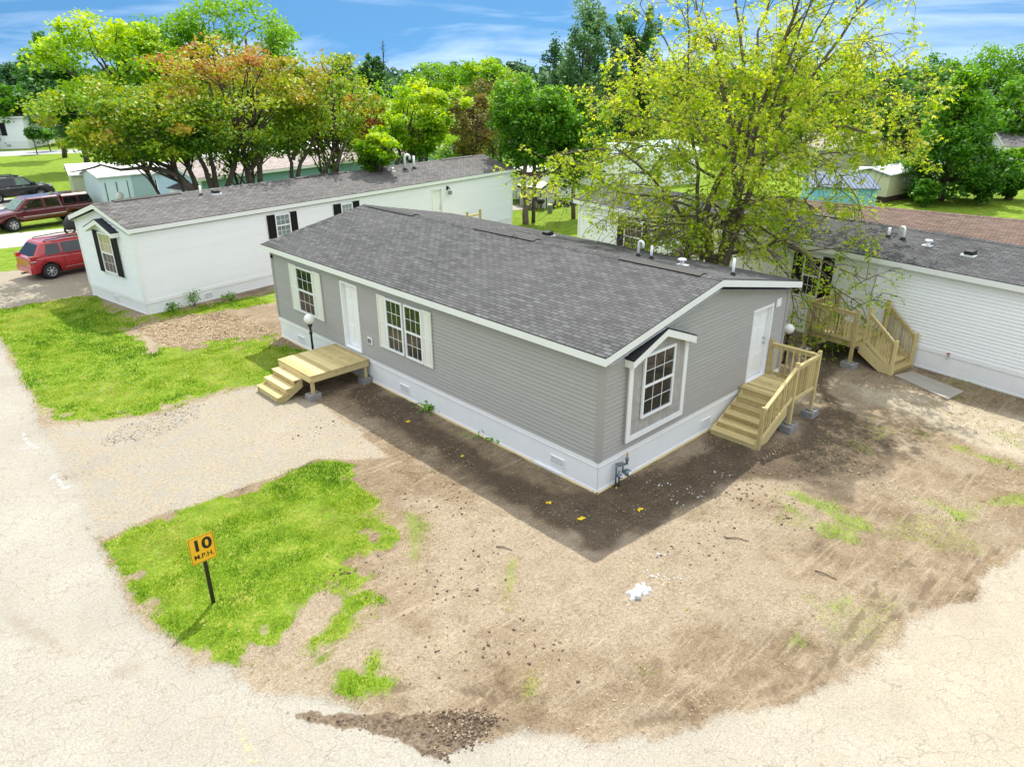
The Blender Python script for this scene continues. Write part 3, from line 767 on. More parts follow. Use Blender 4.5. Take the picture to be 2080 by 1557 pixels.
def window(par, fr, r0, r1, z0, z1, cols=3, rows=2, upper=None, lower=None, casing=None, n0=0.034, fw=0.055):
    zm = (z0+z1)/2
    mb = MB()
    mb.fbox(fr, r0, r0+fw, z0, z1, n0, n0+0.05); mb.fbox(fr, r1-fw, r1, z0, z1, n0, n0+0.05)
    mb.fbox(fr, r0+fw, r1-fw, z0, z0+fw, n0, n0+0.052); mb.fbox(fr, r0+fw, r1-fw, z1-fw, z1, n0, n0+0.05)
    mb.fbox(fr, r0+fw, r1-fw, zm-0.028, zm+0.028, n0, n0+0.044)
    w = mb.build('window', WHITE2, par)
    for nm, a, b, mat, nn in (('pane', zm+0.028, z1-fw, upper or GLASS, n0+0.022), ('pane', z0+fw, zm-0.028, lower or SCREEN, n0+0.012)):
        m2 = MB(); m2.fbox(fr, r0+fw, r1-fw, a, b, n0+0.001, nn); m2.build(nm, mat, w)
    if cols:
        m3 = MB(); gw = 0.0065
        for a, b, nn in ((zm+0.028, z1-fw, n0+0.023), (z0+fw, zm-0.028, n0+0.013)):
            for i in range(1, cols):
                r = r0+fw+(r1-r0-2*fw)*i/cols; m3.fbox(fr, r-gw, r+gw, a, b, nn, nn+0.006)
            for j in range(1, rows):
                z = a+(b-a)*j/rows; m3.fbox(fr, r0+fw, r1-fw, z-gw, z+gw, nn+0.001, nn+0.008)
        m3.build('muntin', WHITE2, w)
    return w

def shutter(par, fr, r0, r1, z0, z1, mat):
    mb = MB(); n0 = 0.032
    mb.fbox(fr, r0, r1, z0, z1, n0, n0+0.018)
    e = 0.055; zm = (z0+z1)/2
    for a, b in ((r0, r0+e), (r1-e, r1)): mb.fbox(fr, a, b, z0, z1, n0+0.018, n0+0.034)
    for a, b in ((z0, z0+e*1.3), (zm-e*.6, zm+e*.6), (z1-e*1.3, z1)): mb.fbox(fr, r0+e, r1-e, a, b, n0+0.018, n0+0.033)
    for a, b in ((z0+e*1.3, zm-e*.6), (zm+e*.6, z1-e*1.3)): mb.fbox(fr, r0+e*1.7, r1-e*1.7, a+e*.7, b-e*.7, n0+0.018, n0+0.028)
    mb.build('shutter', mat, par)

def door(par, fr, r0, r1, z0, z1, hside=1, rec=0.13, mat=None, lock=True):
    cw = 0.06; mb = MB(); n1 = 0.048
    mb.fbox(fr, r0, r0+cw, z0, z1, -rec, n1); mb.fbox(fr, r1-cw, r1, z0, z1, -rec, n1); mb.fbox(fr, r0+cw, r1-cw, z1-cw, z1, -rec, n1)
    mb.fbox(fr, r0+cw, r1-cw, z0, z0+0.05, -rec, n1+0.02)
    fro = mb.build('door_frame', WHITE2, par)
    d = MB(); a, b = r0+cw+0.006, r1-cw-0.006; c, e = z0+0.06, z1-cw-0.006; dn = -rec+0.045
    d.fbox(fr, a, b, c, e, -rec, dn)
    W_ = b-a; H_ = e-c
    for k0, k1 in ((0.07, 0.34), (0.40, 0.72), (0.77, 0.93)):
        for s0, s1 in ((0.12, 0.44), (0.56, 0.88)):
            d.fbox(fr, a+W_*s0, a+W_*s1, c+H_*k0, c+H_*k1, dn, dn+0.006)
            d.fbox(fr, a+W_*s0+0.03, a+W_*s1-0.03, c+H_*k0+0.03, c+H_*k1-0.03, dn+0.006, dn+0.013)
    dd = d.build('door', mat or WHITE2, par)
    g = MB(); g.fbox(fr, a, b, c-0.009, c-0.001, -rec+0.01, dn-0.005); g.build('threshold_seal', RUBBER, dd)
    rk = b-0.07 if hside > 0 else a+0.07
    for nm, zz in (('handle', c+H_*0.46), ('deadbolt', c+H_*0.53)):
        h = MB(); h.tube([fr(rk, zz, dn), fr(rk, zz, dn+0.06)], [0.032, 0.026], 10); h.build(nm, STEEL, dd)

def wall_vent(par, fr, r0, r1, z0, z1, n=0.02):
    mb = MB(); e = 0.025
    mb.fbox(fr, r0, r1, z0, z0+e, 0.006, n+.012); mb.fbox(fr, r0, r1, z1-e, z1, 0.006, n+.012); mb.fbox(fr, r0, r0+e, z0+e, z1-e, 0.006, n+.012); mb.fbox(fr, r1-e, r1, z0+e, z1-e, 0.006, n+.012)
    nl = 5
    for i in range(1, nl):
        z = z0+e+(z1-z0-2*e)*i/nl; mb.fbox(fr, r0+e, r1-e, z-0.006, z+0.006, 0.006, n+.008)
    for i in range(1, 7):
        r = r0+e+(r1-r0-2*e)*i/7; mb.fbox(fr, r-0.004, r+0.004, z0+e, z1-e, 0.006, n+.005)
    v = mb.build('skirt_vent', WHITE, par)
    m2 = MB(); m2.fbox(fr, r0+e, r1-e, z0+e, z1-e, 0.006, n-.004); m2.build('vent_screen', VENTG, v)

def pipe(par, base, h, r=0.05, hook=0.0, name='vent_pipe', hd=(1, 0, 0)):
    b = Vector(base); mb = MB()
    pts = [b-Vector((0, 0, .05)), b+Vector((0, 0, h))]
    if hook:
        hd = Vector(hd)
        pts += [b+Vector((0, 0, h+hook*math.sin(a)))+hd*hook*(1-math.cos(a)) for a in np.linspace(0.3, math.pi, 8)]
        pts.append(pts[-1]-Vector((0, 0, .10)))
    mb.tube(pts, r, 12)
    p = mb.build(name, PVC, par)
    c = MB(); c.lathe([(r*2.4, -0.03), (r*2.2, 0.02), (r*1.15, 0.09), (r*1.1, 0.10)], base, 'z', 14); c.build('pipe_boot', RUBBER, p)

def mobile_home(name, label, loc, rotz, L, Wd, hs, hw, ze, hr, oe, ov, sid, trim, roofm, windows=(), doors=(), gable0=(), gable1=(), gdoors1=(), vents=(), gvents0=(), gvents1=(), ridge=(), pipes=(), roofvents=(), cat='house', skirtm=None, trimw=0.09, corner=None, fasc=0.17, sw=None, fmat=None):
    """long wall v=0 faces -v; u runs to the right seen from outside.  ze = roof edge top, hr = ridge top"""
    t = thing(name, label, cat, loc, rotz)
    skirtm = skirtm or SKIRT; fmat = fmat or WHITE
    fl = frame((0, 0, 0), (1, 0, 0), (0, -1, 0))            # long front
    fb = frame((L, Wd, 0), (-1, 0, 0), (0, 1, 0))           # long back
    f1 = frame((L, 0, 0), (0, 1, 0), (1, 0, 0))             # gable at u=L
    f0 = frame((0, Wd, 0), (0, -1, 0), (-1, 0, 0))          # gable at u=0
    zp = hw+(hr-ze)*(Wd/2)/(Wd/2+ov)                        # wall peak
    mb = MB()
    lap_wall(mb, fl, 0, L, hs, hw, holes=[(d[0], d[1], d[2], d[3]) for d in doors])
    mb.build('wall', sid, t, fix=False)
    mb = MB(); lap_wall(mb, fb, 0, L, hs, hw); mb.build('wall', sid, t, fix=False)
    mb = MB(); lap_wall(mb, f1, 0, Wd, hs, hw, Wd/2, zp, holes=[(d[0], d[1], d[2], d[3]) for d in gdoors1]); mb.build('wall', sid, t, fix=False)
    mb = MB(); lap_wall(mb, f0, 0, Wd, hs, hw, Wd/2, zp); mb.build('wall', sid, t, fix=False)
    for (fa, ra, fb_, rb) in ((fl, 0, f0, Wd), (fl, L, f1, 0), (fb, 0, f1, Wd), (fb, L, f0, 0)):
        mb = MB(); e = 0.036; s1 = 1 if ra == 0 else -1; s2 = 1 if rb == 0 else -1
        pts = []
        for z in (hs+0.002, hw):
            pts.append([fa(ra, z, 0), fa(ra+s1*trimw, z, 0), fa(ra+s1*trimw, z, e), fa(ra-s1*e, z, e), fb_(rb+s2*trimw, z, e), fb_(rb+s2*trimw, z, 0)])
        mb.loft(pts); mb.build('corner_trim', trim, t)
    # skirting with its cap rail
    mb = MB()
    for fr, LL in ((fl, L), (f1, Wd), (fb, L), (f0, Wd)):
        mb.face([fr(0, 0.0, .004), fr(LL, 0.0, .004), fr(LL, hs-.1, .004), fr(0, hs-.1, .004)])
        mb.fbox(fr, -0.012, LL+0.012, hs-0.11, hs, 0.0, 0.028)
        mb.fbox(fr, -0.012, LL+0.012, hs-0.115, hs-0.105, 0.0, 0.034)
        mb.fbox(fr, -0.01, LL+0.01, 0.02, 0.075, 0.0, 0.02)
    sk = mb.build('skirting', skirtm, t, fix=False)
    for v in vents: wall_vent(sk, fl, *v)
    for v in gvents1: wall_vent(sk, f1, *v)
    for v in gvents0: wall_vent(sk, f0, *v)
    # roof slab
    rl = math.hypot(Wd/2+ov, hr-ze)
    mb = MB(); v0, v1, vm = -ov, Wd+ov, Wd/2; u0, u1 = -oe, L+oe
    mb.face([(u0, v0, ze), (u1, v0, ze), (u1, vm, hr), (u0, vm, hr)], [(u0, 0), (u1, 0), (u1, rl), (u0, rl)])
    mb.face([(u1, v1, ze), (u0, v1, ze), (u0, vm, hr), (u1, vm, hr)], [(u1+3.1, 0), (u0+3.1, 0), (u0+3.1, rl), (u1+3.1, rl)])
    th = 0.022
    mb.face([(u0, v0, ze-th), (u0, vm, hr-th), (u1, vm, hr-th), (u1, v0, ze-th)]); mb.face([(u1, v1, ze-th), (u1, vm, hr-th), (u0, vm, hr-th), (u0, v1, ze-th)])
    mb.face([(u0, v0, ze-th), (u1, v0, ze-th), (u1, v0, ze), (u0, v0, ze)]); mb.face([(u1, v1, ze-th), (u0, v1, ze-th), (u0, v1, ze), (u1, v1, ze)])
    for u in (u0, u1):
        mb.face([(u, v0, ze-th), (u, v0, ze), (u, vm, hr), (u, vm, hr-th)]); mb.face([(u, vm, hr-th), (u, vm, hr), (u, v1, ze), (u, v1, ze-th)])
    rf = mb.build('roof', roofm, t, fix=False)
    # ridge cap shingles
    sl = (hr-ze)/(Wd/2+ov)
    cw = 0.15; mb = MB(); W1 = 0.0
    k = int((u1-u0)/0.142)
    for i in range(k+1):
        a = u0+(u1-u0)*i/k; b = u0+(u1-u0)*(i+1)/k; e = 0.006
        if i == k or any(p0-.02 < (a+b)/2 < p1+.02 for p0, p1 in ridge):
            if mb.f: mb.build('ridge_cap', roofm, rf, fix=False)
            mb = MB(); continue
        for s in (-1, 1):
            mb.face([(a, vm+s*cw, hr-sl*cw+0.006), (b+.02, vm+s*cw, hr-sl*cw+0.006+e), (b+.02, vm, hr+0.012+e), (a, vm, hr+0.008)], [(a*2.3, 0.05), (b*2.3, .05), (b*2.3, .1), (a*2.3, .1)])
    for p0, p1 in ridge:
        mb = MB()
        for s in (-1, 1):
            z0 = hr-sl*0.16
            mb.hexa([(p0, vm, hr+.004), (p1, vm, hr+.004), (p1, vm+s*.16, z0+.004), (p0, vm+s*.16, z0+.004), (p0, vm, hr+.04), (p1, vm, hr+.04), (p1, vm+s*.16, z0+.034), (p0, vm+s*.16, z0+.034)])
        mb.build('ridge_vent', VENT_BLK, rf)
    # fascia, rake boards, soffit
    mb = MB(); fz = ze-th-0.001; ft = 0.025
    mb.box(u0, u1, v0, v0+ft, fz-fasc, fz); mb.box(u0, u1, v1-ft, v1, fz-fasc, fz)
    for u, uu in ((u0, u0+ft), (u1-ft, u1)):
        for s, ve in ((1, v0+ft), (-1, v1-ft)):
            zz = fz+sl*ft
            mb.hexa([(u, ve, zz-fasc), (uu, ve, zz-fasc), (uu, vm, hr-th-.001-fasc), (u, vm, hr-th-.001-fasc), (u, ve, zz), (uu, ve, zz), (uu, vm, hr-th-.001), (u, vm, hr-th-.001)])
    mb.face([(u0, v0+ft, fz-fasc+.03), (u1, v0+ft, fz-fasc+.03), (u1, 0.0, fz-fasc+.03), (u0, 0.0, fz-fasc+.03)])
    mb.face([(u0, Wd, fz-fasc+.03), (u1, Wd, fz-fasc+.03), (u1, v1-ft, fz-fasc+.03), (u0, v1-ft, fz-fasc+.03)])
    for a, b in ((u0+ft, 0.0), (L, u1-ft)):
        for ve in (0, Wd):
            mb.face([(a, ve, hw), (b, ve, hw), (b, vm, zp), (a, vm, zp)])
    mb.build('fascia', fmat, t)
    for w in windows:
        window(t, fl, *w[:4], upper=w[6] if len(w) > 6 else None, lower=w[7] if len(w) > 7 else None)
        if w[4]:
            if w[4][0] is not None: shutter(t, fl, w[4][0], w[0]-0.005, w[2]-.02, w[3]+.02, w[5])
            if w[4][1] is not None: shutter(t, fl, w[1]+0.005, w[4][1], w[2]-.02, w[3]+.02, w[5])
    for d in doors: door(t, fl, *d[:4], hside=d[4])
    for d in gdoors1: door(t, f1, *d[:4], hside=d[4])
    for p in pipes: pipe(rf, *p)
    for (u, v, kind) in roofvents:
        z = hr-sl*abs(v-vm)
        if kind == 'mush':
            m2 = MB(); m2.box(u-.15, u+.15, v-.13, v+.13, z-.06, z+.012); m2.lathe([(.06, 0), (.06, .16)], (u, v, z), 'z', 14)
            m2.lathe([(.05, .13), (.115, .135), (.125, .155), (.10, .18), (0.001, .19)], (u, v, z), 'z', 18); m2.build('roof_vent', PVC, rf)
        else:
            m2 = MB(); m2.box(u-.2, u+.2, v-.2, v+.2, z-.09, z+.01); bx = m2.build('roof_vent', PVC, rf)
            m2 = MB(); m2.hexa([(u-.14, v-.14, z), (u+.14, v-.14, z), (u+.14, v+.14, z), (u-.14, v+.14, z), (u-.12, v-.16, z+.12), (u+.12, v-.16, z+.12), (u+.12, v+.1, z+.15), (u-.12, v+.1, z+.15)]); m2.build('vent_hood', RUBBER, bx)
    return t, fl, f0, f1, rf

def bay(par, fr, r0, r1, z0, zs, zpk, out, face_mat, win, roofm, ov=0.09, proj=0.27, trimw=0.13, sh=None, low=None, up=None, shake=True):
    """shallow gabled bump-out with white trim, own little roof and a window"""
    rm = (r0+r1)/2
    mb = MB()
    mb.prism([(r0, z0), (r1, z0), (r1, zs), (rm, zpk), (r0, zs)], fr, 0.0, out)
    b = mb.build('dormer_box', GREY_TRIM if shake else WHITE, par)
    f2 = lambda r, z, n=0.0: fr(r, z, n+out)
    mb = MB()
    if shake:
        z = z0+trimw; row = 0; k = (zpk-zs)/(r1-rm)
        while z < zpk-.15:
            h = 0.185; r = r0+trimw-(0.09 if row % 2 else 0)
            while r < r1-trimw:
                w = 0.14+0.09*rng.random()
                a, c = max(r, r0+trimw), min(r+w-.006, r1-trimw)
                lim = zs+k*(rm-r0-abs((a+c)/2-rm))
                if c-a > .02 and z < lim:
                    zt = min(z+h, lim)
                    n1 = 0.014+.006*rng.random()
                    mb.hexa([f2(a, z, n1), f2(c, z, n1), f2(c, z, 0), f2(a, z, 0), f2(a, zt, .005), f2(c, zt, .005), f2(c, zt, 0), f2(a, zt, 0)])
                r += w
            z += h; row += 1
    else:
        lap_wall(mb, f2, r0, r1, z0, zs, rm, zpk)
    mb.build('dormer_cladding', face_mat, b, fix=False)
    if trimw and shake:
        mb = MB()
        mb.fbox(f2, r0-.005, r0+trimw, z0-.005, zs-.02, -.0, .035); mb.fbox(f2, r1-trimw, r1+.005, z0-.005, zs-.02, -.0, .035); mb.fbox(f2, r0+trimw, r1-trimw, z0-.005, z0+trimw, 0, .034)
        mb.build('dormer_trim', WHITE, b)
    # roof of the bump-out: two slabs and white rakes
    k = (zpk-zs)/(rm-r0)
    e0, e1 = r0-ov, r1+ov; ze = zs-k*ov
    mb = MB(); mw = MB(); T = 0.03; F = .17
    for e in (e0, e1):
        mb.hexa([fr(e, ze+.05, proj), fr(rm, zpk+.05, proj), fr(rm, zpk+.05, 0), fr(e, ze+.05, 0), fr(e, ze+.05+T, proj), fr(rm, zpk+.05+T, proj), fr(rm, zpk+.05+T, 0), fr(e, ze+.05+T, 0)])
        mw.hexa([fr(e, ze+.05-F, proj-.005), fr(rm, zpk+.05-F, proj-.005), fr(rm, zpk+.05-F, proj-.03), fr(e, ze+.05-F, proj-.03), fr(e, ze+.049, proj-.005), fr(rm, zpk+.049, proj-.005), fr(rm, zpk+.049, proj-.03), fr(e, ze+.049, proj-.03)])
        s = 1 if e == e0 else -1
        mw.fbox(fr, min(e, e+s*.025), max(e, e+s*.025), ze+.05-F, ze+.048, 0.02, proj-.031)
        mw.hexa([fr(e+s*.026, ze-.07, proj-.031), fr(rm, zpk-.07, proj-.031), fr(rm, zpk-.07, 0.02), fr(e+s*.026, ze-.07, .02), fr(e+s*.026, ze-.05, proj-.031), fr(rm, zpk-.05, proj-.031), fr(rm, zpk-.05, .02), fr(e+s*.026, ze-.05, .02)])
    mb.build('dormer_roof', roofm, b); mw.build('dormer_fascia', WHITE, b)
    window(b, f2, *win, upper=up, lower=low, n0=0.022 if shake else .032)
    if sh:
        shutter(b, f2, sh[0], win[0]-.01, win[2]-.03, win[3]+.03, BLACK); shutter(b, f2, win[1]+.01, sh[1], win[2]-.03, win[3]+.03, BLACK)

# ------------------------------------------------------------------ the grey house (its long wall is the plane x=0, its gable the plane y=0)
GL, GW = 14.80, 8.06
Y = lambda y: GL-y
grey, gfl, gf0, gf1, grf = mobile_home('grey_house', 'new grey vinyl sided house with white skirting and dark shingle roof in the centre', (0, GL, 0), -math.pi/2,
    GL, GW, 0.783, 3.14, 3.372, 4.217, 0.25, 0.22, SID_GREY, GREY_TRIM, ROOF_GREY,
    windows=[(Y(13.03), Y(11.93), 1.38, 2.93, (Y(13.50), Y(11.46)), CREAM),
             (Y(7.86), Y(7.06), 1.38, 2.93, (Y(8.28), None), CREAM), (Y(6.97), Y(6.17), 1.38, 2.93, (None, Y(5.77)), CREAM)],
    doors=[(Y(10.30), Y(9.35), 0.84, 2.96, 1)],
    gdoors1=[(6.14, 7.20, 0.83, 2.92, 1)],
    vents=[(Y(13.55), Y(13.08), 0.19, 0.40), (Y(7.46), Y(7.02), 0.20, 0.42), (Y(1.42), Y(0.97), 0.24, 0.45)],
    gvents1=[(4.13, 4.55, 0.17, 0.40)],
    ridge=[(Y(14.5), Y(11.8)), (Y(8.57), Y(5.9)), (Y(2.75), Y(0.3))],
    pipes=[((Y(3.3), 5.45, 3.93), 0.36, 0.036, 0.08, 'vent_pipe', (1, 0, 0)), ((Y(2.85), 5.45, 3.93), 0.38, 0.036), ((Y(0.35), 5.5, 3.91), 0.45, 0.036)],
    roofvents=[(Y(1.85), 5.45, 'mush'), (Y(7.9), 6.6, 'box')])
bay(grey, gf1, 0.80, 3.0, 1.01, 3.02, 3.44, 0.09, SHAKE, (1.27, 2.44, 1.47, 3.0), ROOF_BLK, trimw=0.13)
mb = MB(); mb.fbox(gf1, 7.34, 7.60, 2.76, 2.99, .028, .045); mb.fbox(gf1, 7.38, 7.56, 2.80, 2.95, .045, .055); mb.build('light_box', WHITE2, grey)
mb = MB(); mb.fbox(gfl, Y(8.98), Y(8.73), 1.26, 1.49, .028, .045); ob = mb.build('outlet_box', WHITE2, grey)
mb = MB(); mb.fbox(gfl, Y(8.91), Y(8.80), 1.31, 1.44, .045, .085); mb.build('outlet_cover', VENTG, ob)
mb = MB(); mb.fbox(gfl, Y(14.72), Y(14.66), 2.92, 3.02, .036, .08); mb.build('wall_bracket', BLACK, grey)
mb = MB(); mb.fbox(gfl, Y(1.95), Y(1.05), .01, .075, .022, .05); mb.build('skirt_board', WHITE, grey)
mb = MB(); mb.fbox(gf1, 6.14, 7.22, .775, .825, .048, .07); mb.build('sill_board', WHITE, grey)
mb = MB()
mb.fbox(gfl, -.02, GL+.06, -.04, .03, .0, .05); mb.fbox(gf1, -.05, GW+.05, -.04, .03, .0, .052); mb.build('base_timber', WOOD, grey)
for r0, r1, z in ((Y(7.74), Y(7.66), 2.45), (Y(6.86), Y(6.78), 2.45), (Y(12.0), Y(11.98), 2.0)):
    pass

# ------------------------------------------------------------------ white house on the left
LA = 0.1468
lh, lfl, lf0, lf1, lrf = mobile_home('white_house', 'long white single-wide house with black shutters and grey roof behind the grey house', (-2.585, 20.846, 0.0), LA,
    23.31, 4.82, 0.58, 3.22, 3.452, 4.148, 0.20, 0.13, SID_WHITE, WHITE, ROOF_LIGHT,
    windows=[(6.24, 7.02, 2.08, 3.06, (5.84, 7.40), BLACK, CURT, CURT), (9.95, 10.65, 2.08, 3.06, (9.51, 11.09), BLACK, CURT, CURT)],
    doors=[(16.22, 17.05, 0.95, 3.02, 1)], vents=[(2.42, 2.76, 0.16, 0.36)], gvents0=[(2.14, 2.49, 0.20, 0.40)],
    ridge=[(0.6, 3.4), (9.3, 12.4), (19.6, 22.4)],
    pipes=[((4.1, 1.95, 3.98), .42, .045), ((16.05, 1.75, 3.95), .62, .07, .16, 'vent_pipe', (0.96, -.28, 0)), ((16.75, 1.75, 3.95), .68, .065)],
    roofvents=[(4.75, 1.9, 'box'), (15.1, 1.75, 'mush')])
bay(lh, lf0, 4.82-3.20, 4.82-1.20, 1.38, 3.16, 3.52, 0.05, SID_WHITE, (4.82-2.72, 4.82-1.66, 1.40, 3.02), ROOF_BLK, shake=False, sh=(4.82-3.18, 4.82-1.22), up=BLIND, low=SCREEN, proj=.34, ov=.16)
wl = MB(); wl.fbox(lfl, 17.38, 17.52, 2.86, 3.06, .028, .06); wl.tube([lfl(17.45, 2.98, .05), lfl(17.45, 3.02, .14), lfl(17.5, 2.9, .2)], .03, 8)
wlo = wl.build('wall_lamp', BLACK, lh)
wg = MB(); wg.fbox(lfl, 17.42, 17.58, 2.62, 2.82, .13, .27); wg.build('lamp_glass', CURT, wlo)
# landing in front of its door, hidden but for the tops of two posts and a rail
t = thing('back_steps', 'pale timber landing posts and rail below the far white door', 'steps', (-2.585+17.9*math.cos(LA), 20.846+17.9*math.sin(LA), 0), LA)
pm = MB(); pm.box(-1.7, .8, -1.4, -.05, .72, .86); pm.build('platform', WOOD, t)
for px_ in (-.35, .75):
    pm = MB(); pm.box(px_-.05, px_+.05, -1.42, -1.32, 0, 1.78); pm.build('post', WOOD, t)
pm = MB(); pm.box(-.3, .7, -1.40, -1.34, 1.46, 1.58); pm.build('rail', WOOD, t)

# ------------------------------------------------------------------ white house on the right
RU = (-0.1458, -0.9893)
RA = math.atan2(RU[1], RU[0])
rh, rfl, rf0, rf1, rrf = mobile_home('white_house', 'white house with charcoal roof and black shutters behind the big maple', (15.60, 14.42, 0), RA,
    25.0, 4.6, 0.745, 3.02, 3.229, 3.80, 0.2, 0.239, SID_WHITE, WHITE, ROOF_DARK,
    windows=[(3.22, 4.38, 1.32, 2.72, (2.78, 4.74), BLACK), (12.32, 13.02, 1.40, 2.85, (11.90, 13.45), BLACK)],
    doors=[(14.13, 15.02, 0.88, 2.90, 1)], ridge=[(9.5, 12.6)],
    pipes=[((14.35, 1.4, 3.56), .34, .045), ((14.85, 1.4, 3.56), .32, .05, .09, 'vent_pipe', (-.9, .4, 0))],
    roofvents=[(15.75, 1.25, 'mush'), (17.1, 1.1, 'box'), (4.6, 1.2, 'box')])
fm = MB(); fm.tube([rfl(17.65, .62, .01), rfl(17.65, .62, .09), rfl(17.65, .55, .12)], .018, 8); fm.tube([rfl(17.65, .63, .06), rfl(17.65, .72, .06)], .012, 6)
fo = fm.build('faucet', STEEL, rh); fm = MB(); fm.lathe([(.045, 0), (.05, .02), (.001, .03)], rfl(17.65, .72, .06), 'z', 12); fm.build('tap_wheel', plain('red_tap_paint', (.35, .03, .03)), fo)

# brown-roofed house behind it
bu = np.array([0.24, -1.73]); bu = bu/np.hypot(*bu)
bro, *_ = mobile_home('brown_roof_house', 'house showing only its brown shingle roof behind the charcoal roof', (18.22-.145*-9.5*0+ -bu[0]*8.5, -1.42-bu[1]*8.5, 0), math.atan2(bu[1], bu[0]),
    22, 5.2, .7, 3.05, 3.27, 3.66, .2, .22, SID_WHITE, WHITE, ROOF_BROWN)
# ------------------------------------------------------------------ timber decks
def block(par, x, y, w=.40, d=.20, h=.20, z=0.0):
    mb = MB(); t = .035
    mb.box(x-w/2, x+w/2, y-d/2, y-d/2+t, z, z+h); mb.box(x-w/2, x+w/2, y+d/2-t, y+d/2, z, z+h)
    for a in (-w/2, -t/2, w/2-t): mb.box(x+a, x+a+t, y-d/2+t, y+d/2-t, z, z+h)
    mb.box(x-w/2+.004, x+w/2-.004, y-d/2+.03, y+d/2-.03, z+.01, z+h-.03)
    mb.build('concrete_block', CONC, par, bevel=.006)
def boards(par, x0, x1, y0, y1, z, bw=.14, along='x', th=.035, name='deck_board'):
    a, b = (y0, y1) if along == 'x' else (x0, x1)
    n = max(1, round((b-a)/bw)); w = (b-a)/n
    for i in range(n):
        mb = MB(); p = a+i*w+.003; q = a+(i+1)*w-.003; dz = rng.uniform(-.002, .002)
        if along == 'x': mb.box(x0, x1, p, q, z-th, z+dz)
        else: mb.box(p, q, y0, y1, z-th, z+dz)
        mb.build(name, WOOD, par)
def one(par, name, fn, mat=None):
    mb = MB(); fn(mb); return mb.build(name, mat or WOOD, par)

fd = thing('front_deck', 'low pine landing with three steps and no railing at the grey front door', 'deck', (0, 0, 0))
boards(fd, -2.06, -.06, 8.96, 10.92, .765, .142, 'y')
for nm, bx in (('rim_joist', (-2.045, -2.0, 8.98, 10.90, .545, .728)), ('rim_joist', (-2.0, -.08, 8.98, 9.02, .546, .728)), ('rim_joist', (-2.0, -.08, 10.86, 10.90, .546, .728)), ('rim_joist', (-.12, -.08, 9.02, 10.86, .546, .728))):
    one(fd, nm, lambda m, b=bx: m.box(*b))
for k in range(1, 5): one(fd, 'joist', lambda m, k=k: m.box(-2.0, -.12, 9.02+k*.37, 9.06+k*.37, .56, .726))
for x, y in ((-1.95, 9.07), (-.17, 9.07), (-1.95, 10.8), (-.17, 10.8)):
    one(fd, 'post', lambda m: m.box(x-.045, x+.045, y-.045, y+.045, .17, .545)); block(fd, x, y, .38, .30, .19)
for k, z in enumerate((.575, .385, .195)):
    xa = -2.05-.27*(k+1)
    one(fd, 'tread', lambda m: (m.box(xa-.025, xa+.27, 9.45, 10.78, z-.036, z)))
    one(fd, 'riser', lambda m: m.box(xa, xa+.03, 9.46, 10.77, z-.18, z-.038))
for y in (9.49, 10.71):
    one(fd, 'stringer', lambda m: m.prism([(-2.05, .56), (-2.05, .30), (-2.62, 0.0), (-2.86, 0.0), (-2.86, .15)], (lambda r, z, n, y=y: (r, y+n, z)), -.02, .02))

def railing(par, p, q, ztop0, ztop1, zb0, zb1, nb, cap=True):
    """rail with balusters between two points (x,y)"""
    p = np.array(p); q = np.array(q); d = q-p
    P = lambda t, z: (p[0]+d[0]*t, p[1]+d[1]*t, z)
    one(par, 'top_rail', lambda m: m.beam(P(0, ztop0-.02), P(1, ztop1-.02), .085, .04))
    one(par, 'side_rail', lambda m: m.beam(P(0, ztop0-.085), P(1, ztop1-.085), .038, .088))
    one(par, 'bottom_rail', lambda m: m.beam(P(0, zb0), P(1, zb1), .038, .088))
    off = np.array([-d[1], d[0]])/np.hypot(*d)*.037
    for i in range(nb):
        t = (i+.7)/(nb+.4)
        zt = ztop0+(ztop1-ztop0)*t; zb = zb0+(zb1-zb0)*t; c = p+d*t+off
        one(par, 'baluster', lambda m: m.box(c[0]-.017, c[0]+.017, c[1]-.017, c[1]+.017, zb-.04, zt-.06))
def post(par, x, y, z0, z1, w=.045):
    one(par, 'post', lambda m: (m.box(x-w, x+w, y-w, y+w, z0, z1), m.hexa([(x-w, y-w, z1), (x+w, y-w, z1), (x+w, y+w, z1), (x-w, y+w, z1), (x-w*.6, y-w*.6, z1+.012), (x+w*.6, y-w*.6, z1+.012), (x+w*.6, y+w*.6, z1+.012), (x-w*.6, y+w*.6, z1+.012)])))

ss = thing('side_stairs', 'narrow pine staircase with one railing up to the grey gable door', 'stairs', (0, 0, 0))
boards(ss, 5.82, 7.22, -1.36, -.035, .865, .14, 'y')
for b in ((5.86, 5.90, -1.34, -.06, .64, .828), (5.90, 7.16, -1.34, -1.30, .641, .828), (7.16, 7.20, -1.34, -.06, .64, .828)): one(ss, 'rim_joist', lambda m: m.box(*b))
RISE = .865/6
for k in range(1, 6):
    z = .865-RISE*k; xa = 5.86-.296*k
    one(ss, 'tread', lambda m: m.box(xa-.02, xa+.135, -1.40, -.16, z-.036, z)); one(ss, 'tread', lambda m: m.box(xa+.14, xa+.29, -1.40, -.16, z-.036, z+.001))
    one(ss, 'riser', lambda m: m.box(xa, xa+.028, -1.395, -.17, z-RISE+.0, z-.037))
one(ss, 'riser', lambda m: m.box(5.835, 5.858, -1.35, -.05, .865-RISE, .826))
for y in (-1.42, -.15):
    one(ss, 'stringer', lambda m: m.prism([(5.86, .80), (5.86, .46), (4.95, 0.0), (4.40, 0.0), (4.40, .11)], (lambda r, z, n, y=y: (r, y+n, z)), -.019, .019))
yr = -1.47
post(ss, 4.46, yr, 0.0, 1.16); post(ss, 6.0, yr, .19, 1.90); post(ss, 7.23, yr, .19, 1.90); post(ss, 7.23, -.12, .60, 1.90)
railing(ss, (4.5, yr), (5.96, yr), 1.08, 1.79, .22, .93, 11)
